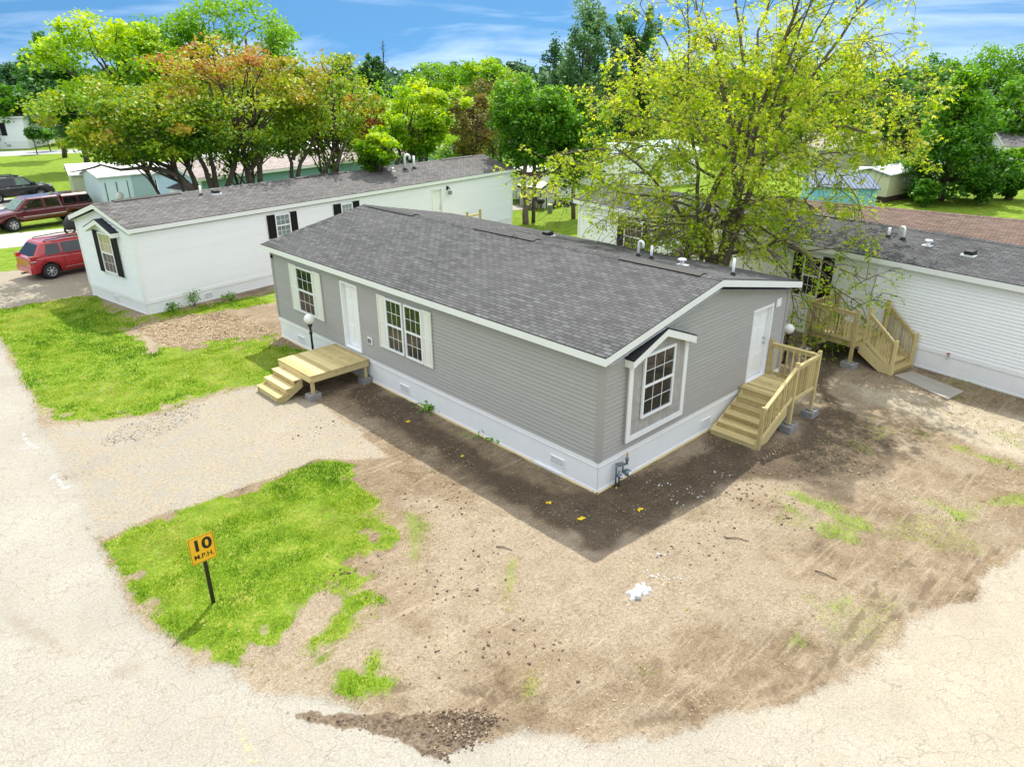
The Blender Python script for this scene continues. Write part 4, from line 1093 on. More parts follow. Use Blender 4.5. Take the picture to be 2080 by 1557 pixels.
railing(ss, (6.04, yr), (7.19, yr), 1.81, 1.81, .86, .86, 9)
railing(ss, (7.23, yr+.045), (7.23, -.165), 1.81, 1.81, .93, .93, 7)
block(ss, 6.0, yr, .42, .32, .19); block(ss, 7.23, yr, .42, .32, .19)

# deck of the right-hand white house, in that house's own directions
rd = thing('rear_deck', 'raised pine deck with railings and a staircase at the right white house', 'deck', (15.60, 14.42, 0), RA)
U0, U1, V1 = 13.86, 15.52, -1.72
boards(rd, U0-.05, U1+.04, V1-.05, -.05, .865, .14, 'x')
for b in ((U0, U1, V1, V1+.04, .64, .828), (U0, U0+.04, V1+.04, -.06, .64, .827), (U1-.04, U1, V1+.04, -.06, .64, .827)): one(rd, 'rim_joist', lambda m: m.box(*b))
for u, v, z0, z1 in ((U0+.02, V1-.05, .18, 1.9), (U1+.02, V1-.05, .18, 1.9), (U0+.02, -.13, .18, 1.9), (U1+.05, -.13, .18, 1.95), (U1+.14, V1+.42, .62, 1.93), (U1+.14, -.2, .62, 1.9)):
    post(rd, u, v, z0, z1)
for u, v in ((U0+.02, V1-.05), (U1+.02, V1-.05), (U0+.02, -.2)): block(rd, u, v, .42, .34, .18)
railing(rd, (U0+.06, V1-.05), (U1-.02, V1-.05), 1.80, 1.80, .90, .90, 13)
railing(rd, (U0+.02, V1), (U0+.02, -.17), 1.80, 1.80, .90, .90, 12)
one(rd, 'brace', lambda m: m.beam((U0+.1, V1+.2, .25), (U0+.75, V1+.2, .66), .04, .09))
S0, S1 = -1.30, -.18
for k in range(1, 6):
    z = .865-RISE*k; ua = U1+.235*k
    one(rd, 'tread', lambda m: m.box(ua-.235, ua+.03, S0, S1, z-.036, z))
    one(rd, 'riser', lambda m: m.box(ua-.02, ua+.006, S0+.01, S1-.01, z-RISE, z-.037))
for v in (S0-.03, S1+.03):
    one(rd, 'stringer', lambda m: m.prism([(U1, .80), (U1, .42), (U1+.75, 0), (U1+1.22, 0), (U1+1.22, .11)], (lambda r, z, n, v=v: (r, v+n, z)), -.019, .019))
    post(rd, U1+1.14, v, 0.0, 1.13)
    railing(rd, (U1+.18, v), (U1+1.10, v), 1.76, 1.06, .86, .22, 9)

# ------------------------------------------------------------------ lamp posts, sign, gas meter
def lamp(x, y, ztop, r, label):
    t = thing('lamp_post', label, 'lamp post', (x, y, 0), 0, 'globe lamps beside the houses')
    one(t, 'pole', lambda m: (m.lathe([(.075, 0), (.06, .06), (.042, .10), (.036, .4), (.034, ztop-.35), (.05, ztop-.34), (.055, ztop-.28), (.034, ztop-.26), (.034, ztop-.12), (.07, ztop-.08), (.08, ztop-.02), (.02, ztop)], (0, 0, 0), 'z', 14)), BRONZE)
    one(t, 'globe', lambda m: m.lathe([(max(.001, r*math.sin(a)), ztop+r*.93-r*math.cos(a)) for a in np.linspace(.25, math.pi, 16)], (0, 0, 0), 'z', 24), GLOBE)
lamp(-.62, 11.38, 1.45, .17, 'white globe lamp on a dark post between the front deck and grey wall')
lamp(10.45, .92, 1.02, .165, 'white globe lamp under the maple leaves between the side stairs and raised deck')

sg = thing('speed_sign', 'yellow ten miles per hour sign on a dark post in the grass', 'sign', (-7.71, 2.38, 0), rad(-3))
one(sg, 'post', lambda m: m.box(-.032, .032, -.022, .022, -.03, 1.40), BRONZE)
SIGNY = plain('sign_yellow_paint', (0.88, 0.47, 0.015), .45, .05, 3)
SIGNB = plain('sign_black_paint', (.016, .012, .010), .5, .1, 6)
def rrect(w, h, r, n=6):
    out = []
    for cx, cz, a0 in ((w/2-r, h/2-r, 0), (-w/2+r, h/2-r, 90), (-w/2+r, -h/2+r, 180), (w/2-r, -h/2+r, 270)):
        for i in range(n+1):
            a = rad(a0+90*i/n); out.append((cx+r*math.cos(a), cz+r*math.sin(a)))
    return out
SW, SH, SZ = .43, .53, 1.185
sfr = lambda r, z, n: (r, -.024-n, SZ+z)
panel = one(sg, 'panel', lambda m: m.prism(rrect(SW, SH, .035), sfr, 0, .004), SIGNY)
def ring(m, o, i, n0, n1):
    a = rrect(*o); b = rrect(*i); k = len(a)
    for j in range(k):
        j2 = (j+1) % k
        m.face([sfr(*a[j], n1), sfr(*a[j2], n1), sfr(*b[j2], n1), sfr(*b[j], n1)])
one(panel, 'border', lambda m: ring(m, (SW-.018, SH-.018, .03), (SW-.032, SH-.032, .024), 0, .0052), SIGNB)
def text(par, body, size, x, z, off, name, sx=1.0):
    c = bpy.data.curves.new(name, 'FONT'); c.body = body; c.size = size; c.align_x = 'CENTER'; c.offset = off; c.extrude = .0008
    o = bpy.data.objects.new(name+'_curve', c); COL.objects.link(o)
    dg = bpy.context.evaluated_depsgraph_get(); dg.update()
    me = bpy.data.meshes.new_from_object(o.evaluated_get(dg)); bpy.data.objects.remove(o)
    for v in me.vertices:
        X, Yv, Z = v.co; v.co = sfr(x+X*sx, z+Yv, .0055+Z)
    me.materials.clear(); me.materials.append(SIGNB)
    ob = bpy.data.objects.new(name, me); COL.objects.link(ob); ob.parent = par
text(panel, '10', .30, 0, -.015, .010, 'numerals', 1.12)
text(panel, 'M.P.H.', .125, .005, -.175, .002, 'lettering', 1.0)

gm = thing('gas_meter', 'small grey gas meter with pipes and brass valve against the white skirting', 'gas meter', (.62, -.13, 0))
one(gm, 'riser_pipe', lambda m: m.tube([(-.13, 0, -.02), (-.13, 0, .52), (-.11, 0, .57), (-.05, 0, .58)], .022, 10), METAL)
one(gm, 'inlet_pipe', lambda m: (m.tube([(-.04, -.03, .02), (-.04, -.03, .40)], .026, 10), m.tube([(-.04, -.03, .26), (-.04, -.03, .32)], .055, 12)), METAL)
one(gm, 'valve', lambda m: m.tube([(-.06, -.06, .27), (-.02, -.10, .27)], .03, 10), STEEL)
one(gm, 'bracket', lambda m: m.hexa([(-.10, -.06, .55), (.14, -.06, .50), (.14, .06, .50), (-.10, .06, .55), (-.10, -.05, .60), (.14, -.05, .55), (.14, .05, .55), (-.10, .05, .60)]), METAL)
one(gm, 'outlet_pipe', lambda m: m.tube([(.12, 0, .52), (.12, 0, .30), (.2, 0, .30)], .022, 10), METAL)
body = one(gm, 'meter_body', lambda m: (m.lathe([(.001, -.10), (.07, -.095), (.085, -.07), (.085, .0), (.07, .04)], (.19, -.05, .30), 'y', 16)), METAL)
one(body, 'dial', lambda m: m.lathe([(.001, -.012), (.05, -.01), (.055, 0)], (.19, -.152, .30), 'y', 14), WHITE)
one(gm, 'regulator', lambda m: m.lathe([(.03, 0), (.028, .08), (.04, .09), (.04, .16), (.02, .2), (.001, .21)], (.25, 0, .46), 'z', 12), METAL)
one(gm, 'brass_valve', lambda m: m.lathe([(.022, 0), (.026, .03), (.018, .09), (.001, .11)], (.25, 0, .665), 'z', 10), BRASS)
one(gm, 'ground_fitting', lambda m: m.lathe([(.03, 0), (.035, .03), (.001, .07)], (-.15, -.05, -.01), 'z', 10), BRASS)

# ------------------------------------------------------------------ slab, rubbish, mud
sl = one(None, 'slab', lambda m: m.prism([tuple(gnd(*p)[:2]) for p in ((1816, 764), (1852, 756), (1958, 797), (1924, 813))], (lambda r, z, n: (r, z, n)), 0.0, .045), SLAB); sl['kind'] = 'structure'; sl.name = 'concrete_path'
YEL = plain('yellow_paper', (.72, .50, .01), .7, .12, 8)
for i, (a, b, lb) in enumerate(((829, 856, 'yellow paper scrap on dark soil nearest the front deck'), (939, 927, 'tiny yellow paper scrap at the middle of the shaded soil strip'), (1115, 1023, 'small yellow paper scrap on shaded soil left of the largest scrap'), (1181, 1054, 'largest crumpled yellow paper scrap near the tip of the shadow'), (1299, 1038, 'yellow paper scrap on dark soil below the gas meter'), (668, 766, 'yellow paper scrap under the edge of the front deck'))):
    p = gnd(a, b); s = (.085, .06, .075, .11, .09, .06)[i]
    v = []; n = 5
    for jx in range(n):
        for jy in range(n):
            v.append((p[0]+(jx/(n-1)-.5)*s*1.5+rng.normal(0, .008), p[1]+(jy/(n-1)-.5)*s+rng.normal(0, .008), gh(p[0], p[1])+.012+abs(rng.normal(0, .016))))
    f = [[x*n+y_, (x+1)*n+y_, (x+1)*n+y_+1, x*n+y_+1] for x in range(n-1) for y_ in range(n-1)]
    o = np_mesh('paper_scrap', np.array(v), np.array(f), YEL, None, None, False)
    tag(o, lb, 'paper scrap', 'yellow paper scraps on the soil')
FOAM = plain('pale_foam', (.62, .65, .66), .9, .12, 14)
def lumps(name, pts, label, cat, mat, smin, smax, spread, n, kind=None, flat=.55, zoff=0.0):
    V = []; F = []
    base = np.array([(-1, -1, -1), (1, -1, -1), (1, 1, -1), (-1, 1, -1), (-1, -1, 1), (1, -1, 1), (1, 1, 1), (-1, 1, 1)], float)
    fc = np.array([(0, 3, 2, 1), (4, 5, 6, 7), (0, 1, 5, 4), (1, 2, 6, 5), (2, 3, 7, 6), (3, 0, 4, 7)])
    for i in range(n):
        c = pts[rng.integers(len(pts))]
        x = c[0]+rng.normal(0, spread); y = c[1]+rng.normal(0, spread)
        s = rng.uniform(smin, smax)*rng.uniform(.6, 1.2)
        b = base*(1+rng.normal(0, .22, (8, 3)))*np.array([s, s*rng.uniform(.5, 1), s*flat])*.5
        b[4:, :2] *= .7
        a = rng.uniform(0, 6.3); ca, sa = math.cos(a), math.sin(a)
        b = np.stack([b[:, 0]*ca-b[:, 1]*sa, b[:, 0]*sa+b[:, 1]*ca, b[:, 2]], 1)
        b += (x, y, float(gh(x, y))+s*flat*.3+zoff); F.append(fc+len(V)*8); V.append(b)
    o = np_mesh(name, np.concatenate(V), np.concatenate(F), mat)
    return tag(o, label, cat, kind=kind)
G2 = lambda *p: [gnd(a, b)[:2] for a, b in p]
lumps('foam_debris', G2((1297, 1200), (1290, 1207), (1303, 1195)), 'pale heap of broken foam on the open dirt', 'debris', FOAM, .05, .12, .06, 70)
lumps('foam_debris', G2((1375, 1022), (1385, 1020), (1318, 980), (1345, 983), (1449, 975), (1461, 967), (1407, 998)), 'pale foam crumbs on shaded soil below the gable window', 'debris', FOAM, .02, .045, .16, 34, 'stuff')
lumps('foam_debris', G2((1335, 1172), (1345, 1120), (1320, 1165), (1362, 1170)), 'few pale foam crumbs beside the foam heap', 'debris', FOAM, .03, .06, .12, 16, 'stuff')
CLOD = plain('dark_clods', (.125, .09, .058), .95, .4, 9, 60, bmp=.8)
mp_ = []
while len(mp_) < 900:
    p = rng.uniform((-8.0, -3.5), (-4.8, .3))
    if fsample('mud', np.array([p[0]]), np.array([p[1]]))[0] > .6 and (p[0]-p[1] > -3.6+rng.normal(0, .35) or rng.random() < .05): mp_.append(p)
DRY = plain('dry_clods', (.26, .20, .135), .95, .3, 9, 60, bmp=.6)
lumps('dry_clods', [p for p in mp_ if p[0]+p[1] < -8.0-.35*(p[0]+6)] or mp_, 'pale dried clods along the road side of the mud heap', 'mud', DRY, .012, .06, .08, 140, 'stuff', .6)
lumps('mud_clods', mp_, 'heap of dark muddy clods beside the road at the bottom', 'mud', CLOD, .010, .05, .06, 480, 'stuff', .55)
lumps('soil_clods', G2((890, 1020), (905, 1012), (940, 1310), (1510, 1000), (1540, 1010), (1640, 960), (640, 870), (680, 850), (1000, 1110), (870, 1165), (1080, 1300), (720, 1170), (930, 1190), (1380, 1120), (1420, 1090), (1690, 950), (1590, 1040), (1760, 960), (1450, 960), (1490, 930)), 'scattered dark clods of soil round the grey house', 'soil', CLOD, .015, .055, .42, 520, 'stuff', .6)
ASPH = plain('broken_asphalt', (.17, .135, .11), .95, .4, 9, 60, bmp=.6)
cp = []
while len(cp) < 300:
    p = rng.uniform((-9, 6.5), (-2, 12.5))
    if fsample('crack', np.array([p[0]]), np.array([p[1]]))[0] > .7: cp.append(p)
STICK = plain('grey_stick', (.12, .085, .06), .9, .2, 8)
for a, b, lb in (((1473, 1093), (1521, 1101), 'thin dark stick on the dirt right of the shadow tip'), ((1008, 1110), (1040, 1118), 'short broken stick on the dirt below the shaded strip'), ((1655, 1160), (1700, 1177), 'thin twig near the sparse grass at right'), ((690, 1168), (712, 1166), 'short curved twig on the bare patch beside the green grass')):
    p, q = gnd(*a), gnd(*b); m_ = (p+q)/2+np.array([.02, .03, 0])
    mb = MB(); mb.tube([(p[0], p[1], gh(p[0], p[1])+.015), (m_[0], m_[1], gh(m_[0], m_[1])+.03), (q[0], q[1], gh(q[0], q[1])+.012)], [.012, .011, .006], 6)
    tag(mb.build('stick', STICK), lb, 'stick', 'sticks on the dirt')
# fallen seeds, chips and leaf bits
def litter(name, n, box, mat, lmin, lmax, label, prob, z=None):
    x = rng.uniform(box[0], box[1], n); y = rng.uniform(box[2], box[3], n)
    k = rng.random(n) < prob(x, y); x, y = x[k], y[k]; n = len(x)
    a = rng.uniform(0, 2*np.pi, n); l = rng.uniform(lmin, lmax, n)*np.clip(np.hypot(x-CAM[0], y-CAM[1])/17, .75, 1.8); w = l*rng.uniform(.13, .28, n)
    zz = gh(x, y)+.012+rng.uniform(0, .012, n) if z is None else z(x, y)
    c, s = np.cos(a), np.sin(a); t1 = rng.normal(0, .25, n)*l; t2 = rng.normal(0, .25, n)*w
    v = np.zeros((n, 4, 3))
    for i, (p, q) in enumerate(((-.5, -.2), (.1, -.5), (.5, .1), (-.1, .5))):
        v[:, i, 0] = x+c*l*p-s*w*q; v[:, i, 1] = y+s*l*p+c*w*q; v[:, i, 2] = zz+np.abs(t1*p+t2*q)
    o = np_mesh(name, v.reshape(-1, 3), np.arange(n*4).reshape(-1, 4), mat, None, {'tint': ('FACE', rng.random(n))})
    return tag(o, label, 'litter', kind='stuff')
LIT = m_leaf('dry_leaf_bits', [(.16, .10, .05), (.34, .24, .13), (.50, .39, .23), (.58, .48, .31)], .1, .8)
def pr(x, y):
    r = fsample('road', x, y); d = fsample('drive', x, y); g = fsample('grass', x, y); n = fbm(x, y, 1.3, 77, 4)
    ins = (x > -.02) & (x < 8.1) & (y > -.02) & (y < 14.85)
    base = (.20+1.4*n)+.35*np.exp(-((x+2.2)/1.3)**2)*(y > -1)*(y < 9.5)
    near = np.abs(sdist(x, y, ROAD)) < .45
    base = np.where(near, base+.3*(y > 2), base)
    return np.where(ins, 0, np.clip(base*(1-.93*r)*(1-.85*d)*(1-.75*g), 0, 1))
litter('leaf_litter', 90000, (-9.5, 15, -8, 16), LIT, .030, .085, 'tan seed and leaf bits strewn over the soil', pr)
litter('leaf_litter', 14000, (-3.5, .0, 14, 21), LIT, .04, .09, 'dense tan leaf litter between the two houses at left', lambda x, y: np.clip(.8-fsample('grass', x, y), 0, 1))
def rz(x, y): return 4.217-np.abs(x-4.03)*(4.217-3.372)/4.25+.012
litter('leaf_litter', 900, (-.1, 8.2, -.1, 14.9), LIT, .035, .075, 'pale leaf bits scattered on the grey shingle roof', lambda x, y: np.where(np.abs(x-4.03) < .25, 1.0, .16), rz)
def worn(name, col, thr):
    m, t, b = nmat(name); b.inputs['Base Color'].default_value = (*col, 1); b.inputs['Roughness'].default_value = .9
    tr = t.nodes.new('ShaderNodeBsdfTransparent'); ms = t.nodes.new('ShaderNodeMixShader')
    n = noise(t, ocoord(t), 7, 6, .7); t.links.new(mth(t, 'MULTIPLY', mth(t, 'SUBTRACT', n, thr, True), 4.0, True), ms.inputs[0])
    t.links.new(tr.outputs[0], ms.inputs[1]); t.links.new(b.outputs[0], ms.inputs[2]); t.links.new(ms.outputs[0], t.nodes['Material Output'].inputs['Surface'])
    return m
PAINTY = worn('faded_yellow_paint', (.66, .55, .28), .47); PAINTW = worn('worn_white_paint', (.70, .71, .72), .45)
def mark(pl_, w, mat, lb):
    P = [np.array([*gnd(*p)[:2]]) for p in pl_]; mb = MB()
    for i in range(len(P)-1):
        d = P[i+1]-P[i]; d = d/np.hypot(*d); nrm = np.array([-d[1], d[0]])*w/2
        q = [P[i]-nrm, P[i]+nrm, P[i+1]+nrm, P[i+1]-nrm]
        mb.face([(a[0], a[1], float(gh(a[0], a[1]))+.006) for a in q])
    o = mb.build('road_marking', mat, None, fix=False); tag(o, lb, 'road marking', None, 'structure')
mark([(46, 878), (52, 892), (62, 903), (76, 911)], .09, PAINTW, 'white sprayed arrow on the road beside the driveway'); mark([(42, 912), (62, 910), (80, 909)], .07, PAINTW, 'white sprayed stroke under the arrow on the road')
mark([(102, 975), (114, 962), (120, 978), (132, 994), (142, 986)], .08, PAINTW, 'white sprayed hook on the road edge')
mark([(478, 1455), (490, 1480), (500, 1510), (515, 1550)], .14, PAINTY, 'faint yellow sprayed line near the bottom of the road')

# ------------------------------------------------------------------ vehicles
def paint(name, col): return plain(name, col, .28, .04, 1.0, 30, spec=.5, coat=1.0)
DGLASS = m_glass('tinted_car_glass', (.008, .009, .010), .03, 1.6)
LGLASS = m_glass('clear_car_glass', (.10, .17, .12), .04, 1.6)
CHROME = plain('chrome', (.70, .70, .70), .15, .03, metal=1.0)
ALLOY = plain('alloy_rim', (.55, .56, .57), .3, .08, 8, metal=.7)
TYRE = plain('tyre_rubber', (.02, .02, .021), .8, .2, 12)
LAMPR = plain('red_tail_lens', (.45, .012, .012), .15, .1, 10, coat=.6)
LAMPW = plain('clear_headlight_lens', (.55, .57, .58), .12, .15, 14, coat=.6)
TRIMB = plain('black_plastic_trim', (.022, .022, .024), .6, .15, 10)
def wheel(par, x, y, r, w, side, spokes=7):
    t = MB(); c = (x, y, r)
    t.lathe([(r*.62, -w/2), (r*.93, -w/2), (r, -w*.32), (r, w*.32), (r*.93, w/2), (r*.62, w/2), (r*.60, 0), (r*.62, -w/2)], c, 'y', 28)
    wh = t.build('wheel', TYRE, par)
    m = MB(); yy = side*(w/2-.015)
    m.lathe([(r*.63, yy-side*.05), (r*.63, yy), (r*.56, yy+side*.008), (r*.55, yy-side*.04)], c, 'y', 28)
    for i in range(spokes):
        a = 2*math.pi*i/spokes
        m.beam((x, y+yy, r), (x+r*.58*math.cos(a), y+yy-side*.01, r+r*.58*math.sin(a)), .055, .03, (0, 1, 0))
    m.lathe([(.001, yy+side*.02), (.06, yy+side*.015), (.07, yy-side*.02)], c, 'y', 14)
    m.build('rim', ALLOY, wh)
    m = MB(); m.lathe([(.001, yy-side*.07), (r*.56, yy-side*.07)], c, 'y', 20); m.build('brake_disc', TRIMB, wh)
def vehicle(name, label, cat, loc, rot, st, cab, wheels, wr, hw, mat, rest, glassx, gmat=None, topper=None):
    """st: body stations (x, zbottom, ztop, half width); cab: (xb0,xb1 base, xr0,xr1 roof, zbase, zroof, half width base, roof)"""
    t = thing(name, label, cat, loc, rot)
    rings = []
    for x, zb, zt, w in st:
        m = zb+(zt-zb)*.45
        rings.append([(x, -w*.86, zb), (x, -w*.97, zb+.10), (x, -w, m), (x, -w*.975, zt-.14), (x, -w*.93, zt-.03), (x, -w*.78, zt), (x, 0, zt+.025), (x, w*.78, zt), (x, w*.93, zt-.03), (x, w*.975, zt-.14), (x, w, m), (x, w*.97, zb+.10), (x, w*.86, zb)])
    b = MB(); b.loft(rings, smooth=True)
    body = b.build('body', mat, t)
    # wheel wells cut out of the body
    for x in wheels:
        c = MB(); c.lathe([(.001, -hw-.2), (wr*1.17, -hw-.2), (wr*1.17, hw+.2), (.001, hw+.2)], (x, 0, wr*1.02), 'y', 32, smooth=False)
        co = c.build('well_cutter', mat); md = body.modifiers.new('well', 'BOOLEAN'); md.operation = 'DIFFERENCE'; md.object = co; md.solver = 'EXACT'
        co.parent = t; bpy.context.view_layer.update()
        me = bpy.data.meshes.new_from_object(body.evaluated_get(bpy.context.evaluated_depsgraph_get()))
        body.modifiers.clear(); body.data = me; bpy.data.objects.remove(co)
    xb0, xb1, xr0, xr1, zb, zr, wb, wr_ = cab
    b = MB()
    lo = [(xb0, wb), (xb0+.12, wb+.01), ((xb0+xb1)/2, wb+.015), (xb1-.15, wb-.02), (xb1, wb-.12)]
    hi = [(xr0, wr_-.05), (xr0+.10, wr_), ((xr0+xr1)/2, wr_+.01), (xr1-.10, wr_-.01), (xr1, wr_-.06)]
    R1 = [(x, -w, zb) for x, w in lo]+[(x, w, zb) for x, w in lo[::-1]]
    R2 = [(x, -w, zr-.07) for x, w in hi]+[(x, w, zr-.07) for x, w in hi[::-1]]
    R3 = [(x*.94+((xr0+xr1)/2)*.06, -w*.88, zr) for x, w in hi]+[(x*.94+((xr0+xr1)/2)*.06, w*.88, zr) for x, w in hi[::-1]]
    b.loft([R1, R2, R3]); b.build('cabin', mat, t, bevel=.05)
    gm_ = gmat or DGLASS
    def side_x(z, x):   # slanted ends
        return x
    for s in (-1, 1):
        for gi, (g0, g1, k0, k1) in enumerate(glassx):
            z0 = zb+.06; z1 = zr-.13
            f0 = (z0-zb)/(zr-.07-zb); f1 = (z1-zb)/(zr-.07-zb)
            w0 = (wb+.012)*(1-f0)+wr_*f0+.012; w1 = (wb+.012)*(1-f1)+wr_*f1+.012
            m = MB(); p = [(g0, s*w0, z0), (g1, s*w0, z0), (g1+k1, s*w1, z1), (g0+k0, s*w1, z1)]
            q = [(x, y-s*.02, z) for x, y, z in p]
            m.loft([q, p]); m.build('window', (LGLASS if gi == len(glassx)-1 and gmat is None and s < 9 else gm_), t)
    for (xb, xr, wbb, wrr, nm, s) in ((xb1, xr1, wb-.14, wr_-.07, 'windscreen', 1), (xb0, xr0, wb-.06, wr_-.08, 'rear_window', -1)):
        z0 = zb+.05; z1 = zr-.11; f0 = .08; f1 = .90
        m = MB(); X0 = xb+(xr-xb)*f0+s*.02; X1 = xb+(xr-xb)*f1+s*.02
        p = [(X0, -wbb, z0), (X0, wbb, z0), (X1, wrr, z1), (X1, -wrr, z1)]; q = [(x-s*.03, y, z) for x, y, z in p]
        m.loft([q, p]); m.build(nm, LGLASS if s == 1 else DGLASS, t)
    for x in wheels:
        for s in (-1, 1):
            m = MB(); m.lathe([(.001, 0), (wr*1.16, 0)], (x, s*(hw-.36), wr*1.02), 'y', 28); m.build('wheel_well', TRIMB, t)
            wheel(t, x, s*(hw-.135), wr, .24, s)
    rest(t)
    return t
def bx(par, name, mat, *b, bevel=.015): m = MB(); m.box(*b); return m.build(name, mat, par, bevel=bevel)
VA = rad(8.5)
def place(px, py, lx, ly, ang):
    """vehicle origin so that its local ground point (lx,ly) stands at the measured spot"""
    p = gnd(px, py); c, s = math.cos(ang), math.sin(ang)
    return (p[0]-(lx*c-ly*s), p[1]-(lx*s+ly*c), 0)
REDP = paint('bright_red_paint', (.42, .006, .014)); MARP = paint('maroon_paint', (.105, .010, .018)); BLKP = paint('black_car_paint', (.010, .010, .012))
def rest_suv(t):
    bx(t, 'tail_light', LAMPR, -.04, .22, -.93, -.70, .95, 1.16); bx(t, 'tail_light', LAMPR, -.04, .22, .70, .93, .95, 1.16)
    bx(t, 'reverse_strip', CHROME, -.03, .20, -.935, -.70, .90, .945)
    bx(t, 'number_plate', WHITE, -.035, .0, -.22, .22, .80, .95); bx(t, 'rear_bumper', REDP, -.10, .16, -.86, .86, .36, .62)
    for s in (-1, 1):
        m = MB(); m.tube([(.75, s*.60, 1.70), (.85, s*.60, 1.76), (1.9, s*.61, 1.80), (2.9, s*.60, 1.76), (3.0, s*.60, 1.70)], .022, 8); m.build('roof_rail', TRIMB, t)
        bx(t, 'door_handle', REDP, 1.65, 1.82, s*.955-.02, s*.955+.02, 1.03, 1.07); bx(t, 'sill_strip', CHROME, 1.35, 3.3, s*.945-.012, s*.945+.012, .47, .49)
        bx(t, 'mirror', REDP, 3.25, 3.42, s*1.02-.09, s*1.02+.09, 1.10, 1.26); bx(t, 'headlight', LAMPW, 4.62, 4.84, s*.70-.14, s*.70+.14, .74, .90)
        bx(t, 'seam', TRIMB, 1.37, 1.38, s*.937-.012, s*.937+.012, .48, 1.02, bevel=0); bx(t, 'seam', TRIMB, 2.45, 2.46, s*.937-.012, s*.937+.012, .48, 1.05, bevel=0)
    bx(t, 'tow_hitch', TRIMB, -.25, .05, -.05, .05, .30, .36)
vehicle('red_suv', 'bright red sport utility car parked beside the end of the white house', 'car', place(103, 568, .58, -.91, VA), VA,
    [(-.06, .42, .98, .80), (.06, .34, 1.08, .90), (.5, .30, 1.12, .93), (1.5, .28, 1.10, .93), (3.2, .28, 1.07, .93), (3.7, .28, 1.02, .92), (4.5, .30, .90, .88), (4.82, .38, .74, .78)],
    (.10, 3.75, .55, 2.75, 1.07, 1.72, .88, .68), (.74, 3.6), .37, .91, REDP, rest_suv, [(.62, 1.32, .18, .0), (1.42, 2.38, .0, .0), (2.48, 3.25, .0, -.42)])
def rest_pk(t):
    for s in (-1, 1):
        bx(t, 'trim_strip', CHROME, 1.65, 4.15, s*1.0-.012, s*1.0+.012, .80, .83); bx(t, 'mirror', TRIMB, 3.85, 4.02, s*1.12-.10, s*1.12+.10, 1.22, 1.42)
        bx(t, 'door_handle', TRIMB, 2.95, 3.12, s*.985-.02, s*.985+.02, 1.06, 1.11); bx(t, 'door_handle', TRIMB, 1.95, 2.12, s*.985-.02, s*.985+.02, 1.06, 1.11)
        bx(t, 'headlight', LAMPW, 5.60, 5.80, s*.74-.14, s*.74+.14, .84, 1.02)
        m = MB(); m.loft([[(-.05, s*.975, 1.32), (.75, s*.975, 1.32), (.75, s*.90, 1.70), (.10, s*.90, 1.70)], [(-.05, s*1.0, 1.32), (.75, s*1.0, 1.32), (.75, s*.925, 1.70), (.10, s*.925, 1.70)]]); m.build('topper_window', DGLASS, t)
        m = MB(); m.loft([[(.85, s*.975, 1.32), (1.62, s*.975, 1.32), (1.62, s*.90, 1.70), (.85, s*.90, 1.70)], [(.85, s*1.0, 1.32), (1.62, s*1.0, 1.32), (1.62, s*.925, 1.70), (.85, s*.925, 1.70)]]); m.build('topper_window', DGLASS, t)
        bx(t, 'seam', TRIMB, 1.70, 1.712, s*.99-.012, s*.99+.012, .60, 1.24, bevel=0); bx(t, 'seam', TRIMB, 2.78, 2.79, s*.985-.014, s*.985+.014, .60, 1.24, bevel=0)
    m = MB(); m.loft([[(-.12, -.96, 1.24), (1.70, -.96, 1.24), (1.70, .96, 1.24), (-.12, .96, 1.24)], [(.06, -.88, 1.76), (1.70, -.88, 1.78), (1.70, .88, 1.78), (.06, .88, 1.76)], [(.12, -.74, 1.86), (1.68, -.74, 1.88), (1.68, .74, 1.88), (.12, .74, 1.86)]]); m.build('topper', MARP, t, bevel=.03)
    bx(t, 'front_bumper', CHROME, 5.72, 5.92, -.95, .95, .50, .74); bx(t, 'grille', CHROME, 5.76, 5.84, -.58, .58, .80, 1.04)
    bx(t, 'running_board', TRIMB, 1.8, 4.1, -1.0, -.86, .42, .47)
vehicle('pickup_truck', 'maroon crew cab pickup with a matching camper topper', 'pickup truck', place(33, 471, 4.75, .98, VA+math.pi), VA+math.pi,
    [(-.14, .62, 1.20, .96), (0, .55, 1.24, 1.0), (1.7, .52, 1.24, 1.0), (4.1, .50, 1.22, 1.0), (4.5, .52, 1.20, .99), (5.5, .55, 1.10, .96), (5.82, .60, 1.02, .90)],
    (1.75, 4.55, 1.80, 3.75, 1.21, 1.88, .94, .76), (1.1, 4.75), .40, .99, MARP, rest_pk, [(1.88, 2.72, .06, .0), (2.86, 3.95, .0, -.38)], DGLASS)
def rest_bk(t):
    for s in (-1, 1):
        bx(t, 'door_handle', CHROME, 1.9, 2.08, s*.99-.02, s*.99+.02, 1.05, 1.10); bx(t, 'door_handle', CHROME, 2.95, 3.12, s*.99-.02, s*.99+.02, 1.05, 1.10)
        bx(t, 'mirror', BLKP, 3.65, 3.82, s*1.10-.10, s*1.10+.10, 1.20, 1.38); bx(t, 'headlight', LAMPW, 4.86, 5.06, s*.76-.14, s*.76+.14, .86, 1.06)
        m = MB(); m.tube([(.6, s*.66, 1.82), (.7, s*.66, 1.90), (2.9, s*.66, 1.90), (3.0, s*.66, 1.84)], .025, 8); m.build('roof_rail', TRIMB, t)
    bx(t, 'front_bumper', BLKP, 4.98, 5.20, -.92, .92, .42, .70)
